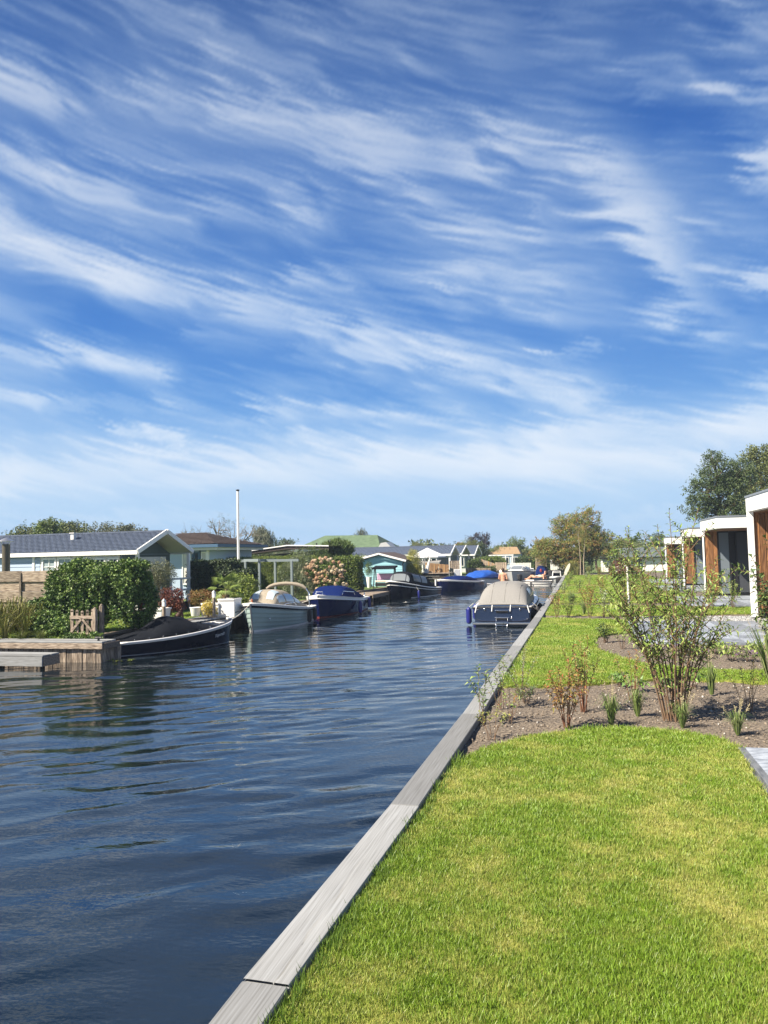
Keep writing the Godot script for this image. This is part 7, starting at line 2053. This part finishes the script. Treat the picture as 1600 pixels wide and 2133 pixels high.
	mb = MB.new(); mb.quad(V(-0.45, 0.30, -0.1), V(0.45, 0.30, -0.1), V(0.36, 0.52, 0.2), V(-0.36, 0.52, 0.2), V(0, 0.5, -1)); part(mb, "windscreen", M.glass, t)
	mb = MB.new(); mb.cbox(V(0, 0.28, 0.7), V(0.95, 0.14, 1.0), 0.04); part(mb, "sun_pad", M.offwhite, t)
	fender(V(0.72, 0.1, -0.2), 0.3, 0.06, M.rubber, t, V(0.6, 0.3, -0.2))
	# --- dinghy with outboard and the man in it
	t = boat("white dinghy with black outboard, a bare-backed man sitting in it", V(-5.2, 0, -44.4), V(-3.6, 0, -46.5), "dinghy")
	b = {"L": 2.7, "B": 1.2, "w0": 0.85, "fs": 0.28, "fb": 0.36, "rake": 0.2}
	base_boat(t, b, M.gelcoat, M.gelcoat, M.rubber, 0.12, 0.85)
	mb = MB.new(); mb.cbox(V(0, 0.22, 0.0), V(1.0, 0.18, 0.4), 0.01); part(mb, "thwart", M.offwhite, t)
	mb = MB.new(); mb.cbox(V(0, 0.68, 1.42), V(0.24, 0.34, 0.32), 0.06); part(mb, "outboard_motor", M.rubber, t)
	mb = MB.new(); mb.cbox(V(0, 0.38, 1.42), V(0.12, 0.5, 0.14), 0.02); part(mb, "motor_leg", M.rubber, t)
	# --- navy launch moored at the lawn, stern towards us
	launch()
	people()

func launch() -> void:
	var t = boat("navy launch with pale grey canopy and stern ladder, moored at the lawn", V(-2.3, 0, -28.0), V(-2.3, 0, -23.1))
	var b = {"L": 4.9, "B": 1.84, "w0": 0.93, "fs": 0.56, "fb": 0.76, "rake": 0.2, "bowp": 2.8, "bowq": 0.6, "flare": 0.88, "tum": 0.0}
	part(hull(b), "hull", M.navylt, t)
	part(deck(b, 0.14, 0.8), "deck", M.gelcoat, t)
	part(rail(b, 0.024, 0.97, 0.01), "rub_rail", M.rubber, t)
	var zs = 2.45
	# rounded transom panel set on the stern, with its raised edge
	var mb = MB.new()
	var sh = PackedVector2Array()
	for k in 28:
		var a = TAU * k / 28
		sh.append(Vector2(0.79 * signf(cos(a)) * pow(absf(cos(a)), 0.42), 0.345 + 0.19 * signf(sin(a)) * pow(absf(sin(a)), 0.55)))
	mb.prism(sh, zs - 0.01, zs + 0.035); part(mb, "transom_panel", M.navylt, t)
	var edge = []
	for p in sh: edge.append(V(p.x, p.y, zs + 0.03))
	edge.append(edge[0])
	mb = MB.new(); mb.tube(edge, [0.014], 6, false); part(mb, "transom_edge", M.navylt, t)
	mb = MB.new(); mb.cbox(V(0, 0.085, zs + 0.10), V(1.72, 0.055, 0.24), 0.02); part(mb, "swim_platform", M.steel, t)
	mb = MB.new(); mb.cbox(V(0, 0.12, zs + 0.215), V(1.74, 0.022, 0.02), 0.005); part(mb, "platform_trim", M.chrome, t)
	for y in [0.475, 0.265]:
		mb = MB.new(); mb.tube([V(-0.20, y, zs + 0.04), V(-0.20, y, zs + 0.09), V(0.20, y, zs + 0.09), V(0.20, y, zs + 0.04)], [0.014], 7); part(mb, "grab_handle", M.chrome, t)
		mb = MB.new(); mb.cbox(V(0, y - 0.055, zs + 0.036), V(0.36, 0.06, 0.012), 0.005); part(mb, "hand_recess", M.black, t)
	# folding ladder
	for x in [-0.17, 0.17]:
		mb = MB.new(); mb.tube([V(x, 0.22, zs + 0.06), V(x, 0.10, zs + 0.25), V(x * 0.9, -0.03, zs + 0.27)], [0.013], 6); part(mb, "ladder_rail", M.chrome, t)
	for y in [0.14, 0.04, -0.03]:
		mb = MB.new(); mb.tube([V(-0.16, y, zs + 0.26), V(0.16, y, zs + 0.26)], [0.013], 6); part(mb, "ladder_rung", M.chrome, t)
	mb = MB.new(); mb.tube([V(0.06, 0.12, zs + 0.26), V(0.03, 0.02, zs + 0.3), V(0.01, -0.06, zs + 0.3)], [0.008], 5); part(mb, "ladder_line", M.rubber, t)
	for x in [-0.52, 0.52]:
		mb = MB.new(); mb.ell(V(x, 0.50, zs + 0.05), V(0.03, 0.035, 0.02), 8, 5); part(mb, "stern_light", M.chrome, t)
	mb = MB.new(); mb.ell(V(0.28, 0.255, zs + 0.04), V(0.03, 0.025, 0.015), 8, 5); part(mb, "exhaust_cap", M.chrome, t)
	# pale canopy: sloped rear face, rounded top, grey sides
	b["lean"] = 0.34; b["soft"] = false
	var pr = [[0.0, 0.06], [0.02, 0.10], [0.17, 0.52], [0.22, 0.60], [0.30, 0.63], [0.52, 0.60], [0.64, 0.46], [0.80, 0.03]]
	part(cover(b, pr, 0.12, 0.50, 0.0, PI, 0.0, -1.0, -1.0, 48, 22), "canopy", M.greycloth, t)
	for x in [-0.36, 0.05, 0.50]:
		mb = MB.new()
		var pts = []
		for k in 8:
			var tt = lerpf(0.025, 0.30, k / 7.0)
			var w = (b.B * 0.5 * hull_f(b, tt) - 0.12)
			var a = acos(clampf(pow(absf(x) / w * (1.0 + 0.25 * k / 7.0), 2.0), 0, 1)) if x >= 0 else PI - acos(clampf(pow(absf(x) / w * (1.0 + 0.25 * k / 7.0), 2.0), 0, 1))
			pts.append(cover_pt(b, pr, 0.12, 0.50, tt, a, 0.004))
		mb.tube(pts, [0.008], 4); part(mb, "canopy_seam", M.greycloth, t)
	for w in [[0.22, 0.40], [0.44, 0.58]]:
		for a in [[0.12, 0.55], [PI - 0.55, PI - 0.12]]:
			part(cover(b, pr, 0.12, 0.50, a[0], a[1], 0.012, w[0], w[1], 6, 6), "side_window", M.smoke, t)
	mb = MB.new(); mb.tube([V(-0.74, 0.60, zs + 0.02), V(0.74, 0.60, zs + 0.02)], [0.018], 7); part(mb, "stern_rail", M.chrome, t)
	for x in [-0.28, 0.26]:
		mb = MB.new(); mb.tube([V(x, 0.63, zs + 0.03), V(x - 0.02, 0.44, zs + 0.06)], [0.015, 0.015], 6); part(mb, "canopy_strap", M.white, t)
	for x in [-0.74, 0.74]:
		mb = MB.new(); mb.tube([V(x, 0.62, zs + 0.02), V(x * 1.08, 0.40, zs + 0.04)], [0.018, 0.015], 6); part(mb, "corner_strap", M.white, t)
	# fenders and lines
	for q in [[-1.04, 2.1], [-1.04, 0.6], [1.0, 1.9], [1.0, 0.3]]:
		fender(V(q[0], 0.28, q[1]), 0.5, 0.085, M.bluefender if q[0] < 0 else M.rubber, t, V(q[0] * 0.86, 0.66, q[1]))
	rope(t, V(0.80, 0.66, 1.2), V(1.15, 0.48, 0.6), 0.10, M.rubber)
	rope(t, V(0.85, 0.60, 2.2), V(1.14, 0.48, 2.6), 0.05, M.rubber)

# ---------------------------------------------------------------- people: one smooth surface from tapered bones
func figure(bones: Array, cell: float) -> MB:
	var lo = V(9, 9, 9); var hi = V(-9, -9, -9)
	for b in bones:
		for e in [0, 1]:
			var r = b[2 + e]
			lo = lo.min(b[e] - Vector3.ONE * (r + 0.05)); hi = hi.max(b[e] + Vector3.ONE * (r + 0.05))
	var n = ((hi - lo) / cell).ceil()
	var nx = int(n.x) + 1; var ny = int(n.y) + 1; var nz = int(n.z) + 1
	var f = PackedFloat32Array(); f.resize(nx * ny * nz); f.fill(1.0)
	for b in bones:
		var a: Vector3 = b[0]; var ab: Vector3 = b[1] - a
		var l2 = maxf(ab.length_squared(), 1e-6)
		var mr = maxf(b[2], b[3]) + 0.10
		var p0 = ((a.min(b[1]) - Vector3.ONE * mr - lo) / cell).floor(); var p1 = ((a.max(b[1]) + Vector3.ONE * mr - lo) / cell).ceil()
		for z in range(maxi(0, int(p0.z)), mini(nz, int(p1.z) + 1)):
			for y in range(maxi(0, int(p0.y)), mini(ny, int(p1.y) + 1)):
				for x in range(maxi(0, int(p0.x)), mini(nx, int(p1.x) + 1)):
					var p = lo + V(x, y, z) * cell
					var t = clampf((p - a).dot(ab) / l2, 0, 1)
					var q = p - a - ab * t
					q.z *= b[4] if b.size() > 4 else 1.0
					var d = q.length() - lerpf(b[2], b[3], t)
					var k = (z * ny + y) * nx + x
					var o = f[k]
					var h = clampf(0.5 + 0.5 * (o - d) / 0.035, 0, 1)
					f[k] = lerpf(o, d, h) - 0.035 * h * (1 - h)
	var vid = {}
	var mb = MB.new()
	var pos = []
	var st = [1, nx, nx * ny]
	for z in nz - 1:
		for y in ny - 1:
			for x in nx - 1:
				var k = (z * ny + y) * nx + x
				var sum = Vector3.ZERO; var cnt = 0
				for e in [[0, 0, 0, 0], [0, 1, 0, 0], [0, 0, 1, 0], [0, 1, 1, 0], [1, 0, 0, 0], [1, 1, 0, 0], [1, 0, 0, 1], [1, 1, 0, 1], [2, 0, 0, 0], [2, 1, 0, 0], [2, 0, 1, 0], [2, 1, 1, 0]]:
					var ax: int = e[0]
					var o = Vector3i(0, 0, 0)
					if ax == 0: o = Vector3i(0, e[1], e[2])
					elif ax == 1: o = Vector3i(e[1], 0, e[3])
					else: o = Vector3i(e[1], e[2], 0)
					var i0 = k + o.x + o.y * nx + o.z * nx * ny
					var i1 = i0 + st[ax]
					if (f[i0] < 0) != (f[i1] < 0):
						var u = f[i0] / (f[i0] - f[i1])
						var q = V(x + o.x, y + o.y, z + o.z); q[ax] += u
						sum += q; cnt += 1
				if cnt > 0:
					var p = lo + sum / cnt * cell
					var g = V(f[k + 1] - f[k], f[k + nx] - f[k], f[k + nx * ny] - f[k])
					vid[k] = mb.vert(p, g.normalized())
	for z in range(1, nz - 1):
		for y in range(1, ny - 1):
			for x in range(1, nx - 1):
				var k = (z * ny + y) * nx + x
				for ax in 3:
					var k1 = k + st[ax]
					if (f[k] < 0) == (f[k1] < 0): continue
					var u = st[(ax + 1) % 3]; var w = st[(ax + 2) % 3]
					var q = [k, k - u, k - u - w, k - w]
					var ok = true
					for e in q: if not vid.has(e): ok = false
					if not ok: continue
					var id = [vid[q[0]], vid[q[1]], vid[q[2]], vid[q[3]]]
					if f[k] < 0: mb.i.append_array([id[0], id[3], id[2], id[0], id[2], id[1]])
					else: mb.i.append_array([id[0], id[1], id[2], id[0], id[2], id[3]])
	return mb
func people() -> void:
	var skin = mat(lin(0.50, 0.27, 0.17), 0.55); skin.subsurf_scatter_enabled = true; skin.subsurf_scatter_strength = 0.1
	var hairm = mat(lin(0.045, 0.022, 0.012), 0.8)
	# man sitting in the dinghy, seen from behind
	var t = thing("person", "bare-backed man with short brown hair sitting in the white dinghy", "person", V(-4.42, -0.10, -45.5), -0.1)
	var B = [[V(0, 0.06, 0), V(0, 0.30, -0.01), 0.145, 0.13, 1.3], [V(0, 0.30, -0.01), V(0, 0.50, -0.02), 0.135, 0.15, 1.4], [V(-0.14, 0.53, -0.02), V(0.14, 0.53, -0.02), 0.075, 0.075], [V(0, 0.56, -0.02), V(0, 0.68, -0.04), 0.055, 0.05], [V(0, 0.74, -0.05), V(0, 0.80, -0.055), 0.078, 0.085]]
	for s in [-1, 1]:
		B.append([V(s * 0.19, 0.52, -0.02), V(s * 0.235, 0.28, -0.02), 0.058, 0.043]); B.append([V(s * 0.235, 0.28, -0.02), V(s * 0.17, 0.12, -0.22), 0.042, 0.03]); B.append([V(s * 0.17, 0.12, -0.22), V(s * 0.15, 0.10, -0.30), 0.032, 0.024])
		B.append([V(s * 0.09, 0.03, -0.02), V(s * 0.13, 0.08, -0.42), 0.085, 0.06]); B.append([V(s * 0.13, 0.08, -0.42), V(s * 0.12, -0.12, -0.55), 0.055, 0.038]); B.append([V(s * 0.12, -0.12, -0.55), V(s * 0.12, -0.13, -0.68), 0.036, 0.026])
		for q in 4: B.append([V(s * (0.13 + q * 0.013), 0.10, -0.30), V(s * (0.12 + q * 0.014), 0.065, -0.355 + absf(q - 1.5) * 0.008), 0.0105, 0.009])
		B.append([V(s * 0.135, 0.11, -0.27), V(s * 0.105, 0.10, -0.315), 0.011, 0.009])
	part(figure(B, 0.022), "body", skin, t)
	var H = [[V(0, 0.79, -0.04), V(0, 0.82, -0.05), 0.088, 0.086], [V(0, 0.72, -0.005), V(0, 0.80, -0.02), 0.06, 0.08]]
	part(figure(H, 0.018), "hair", hairm, t)
	part(figure([[V(-0.09, 0.03, 0.0), V(0.09, 0.03, 0.0), 0.105, 0.105], [V(-0.09, 0.03, -0.02), V(-0.12, 0.065, -0.28), 0.098, 0.085], [V(0.09, 0.03, -0.02), V(0.12, 0.065, -0.28), 0.098, 0.085]], 0.022), "shorts", mat(lin(0.03, 0.05, 0.10), 0.8), t)
	# person lying on the sports boat
	t = thing("person", "sunbather reclining on the low white sports boat, propped on elbows", "person", V(-2.75, -0.10, -50.7), 1.2)
	B = [[V(0, 0.08, 0.0), V(0, 0.16, 0.30), 0.11, 0.10, 1.0], [V(0, 0.16, 0.30), V(0, 0.26, 0.48), 0.105, 0.11, 1.0], [V(-0.12, 0.29, 0.50), V(0.12, 0.29, 0.50), 0.06, 0.06], [V(0, 0.33, 0.53), V(0, 0.40, 0.58), 0.045, 0.045], [V(0, 0.45, 0.60), V(0, 0.50, 0.61), 0.072, 0.078]]
	for s in [-1, 1]:
		B.append([V(s * 0.16, 0.29, 0.50), V(s * 0.21, 0.06, 0.56), 0.045, 0.036]); B.append([V(s * 0.21, 0.06, 0.56), V(s * 0.22, 0.04, 0.34), 0.036, 0.026])
		B.append([V(s * 0.075, 0.07, 0.0), V(s * 0.10, 0.26, -0.34), 0.075, 0.055]); B.append([V(s * 0.10, 0.26, -0.34), V(s * 0.10, 0.05, -0.66), 0.05, 0.035]); B.append([V(s * 0.10, 0.04, -0.66), V(s * 0.11, 0.06, -0.80), 0.033, 0.025])
		for q in 4: B.append([V(s * (0.20 + q * 0.012), 0.035, 0.33), V(s * (0.19 + q * 0.014), 0.02, 0.26), 0.0105, 0.009])
		B.append([V(s * 0.20, 0.04, 0.35), V(s * 0.17, 0.03, 0.30), 0.011, 0.009])
	part(figure(B, 0.022), "body", skin, t)
	part(figure([[V(0, 0.50, 0.64), V(0, 0.46, 0.66), 0.082, 0.07]], 0.018), "hair", hairm, t)
	part(figure([[V(-0.06, 0.075, 0.0), V(0.06, 0.075, 0.0), 0.092, 0.092]], 0.022), "swimwear", mat(lin(0.4, 0.08, 0.08), 0.8), t)

func _ready() -> void:
	rng.seed = 4711
	light_and_camera()
	materials()
	materials_left()
	water()
	right_ground()
	left_ground()
	right_edge()
	paving()
	dock()
	cabins()
	left_houses()
	boats()
	right_plants()
	left_garden()
	far_green()
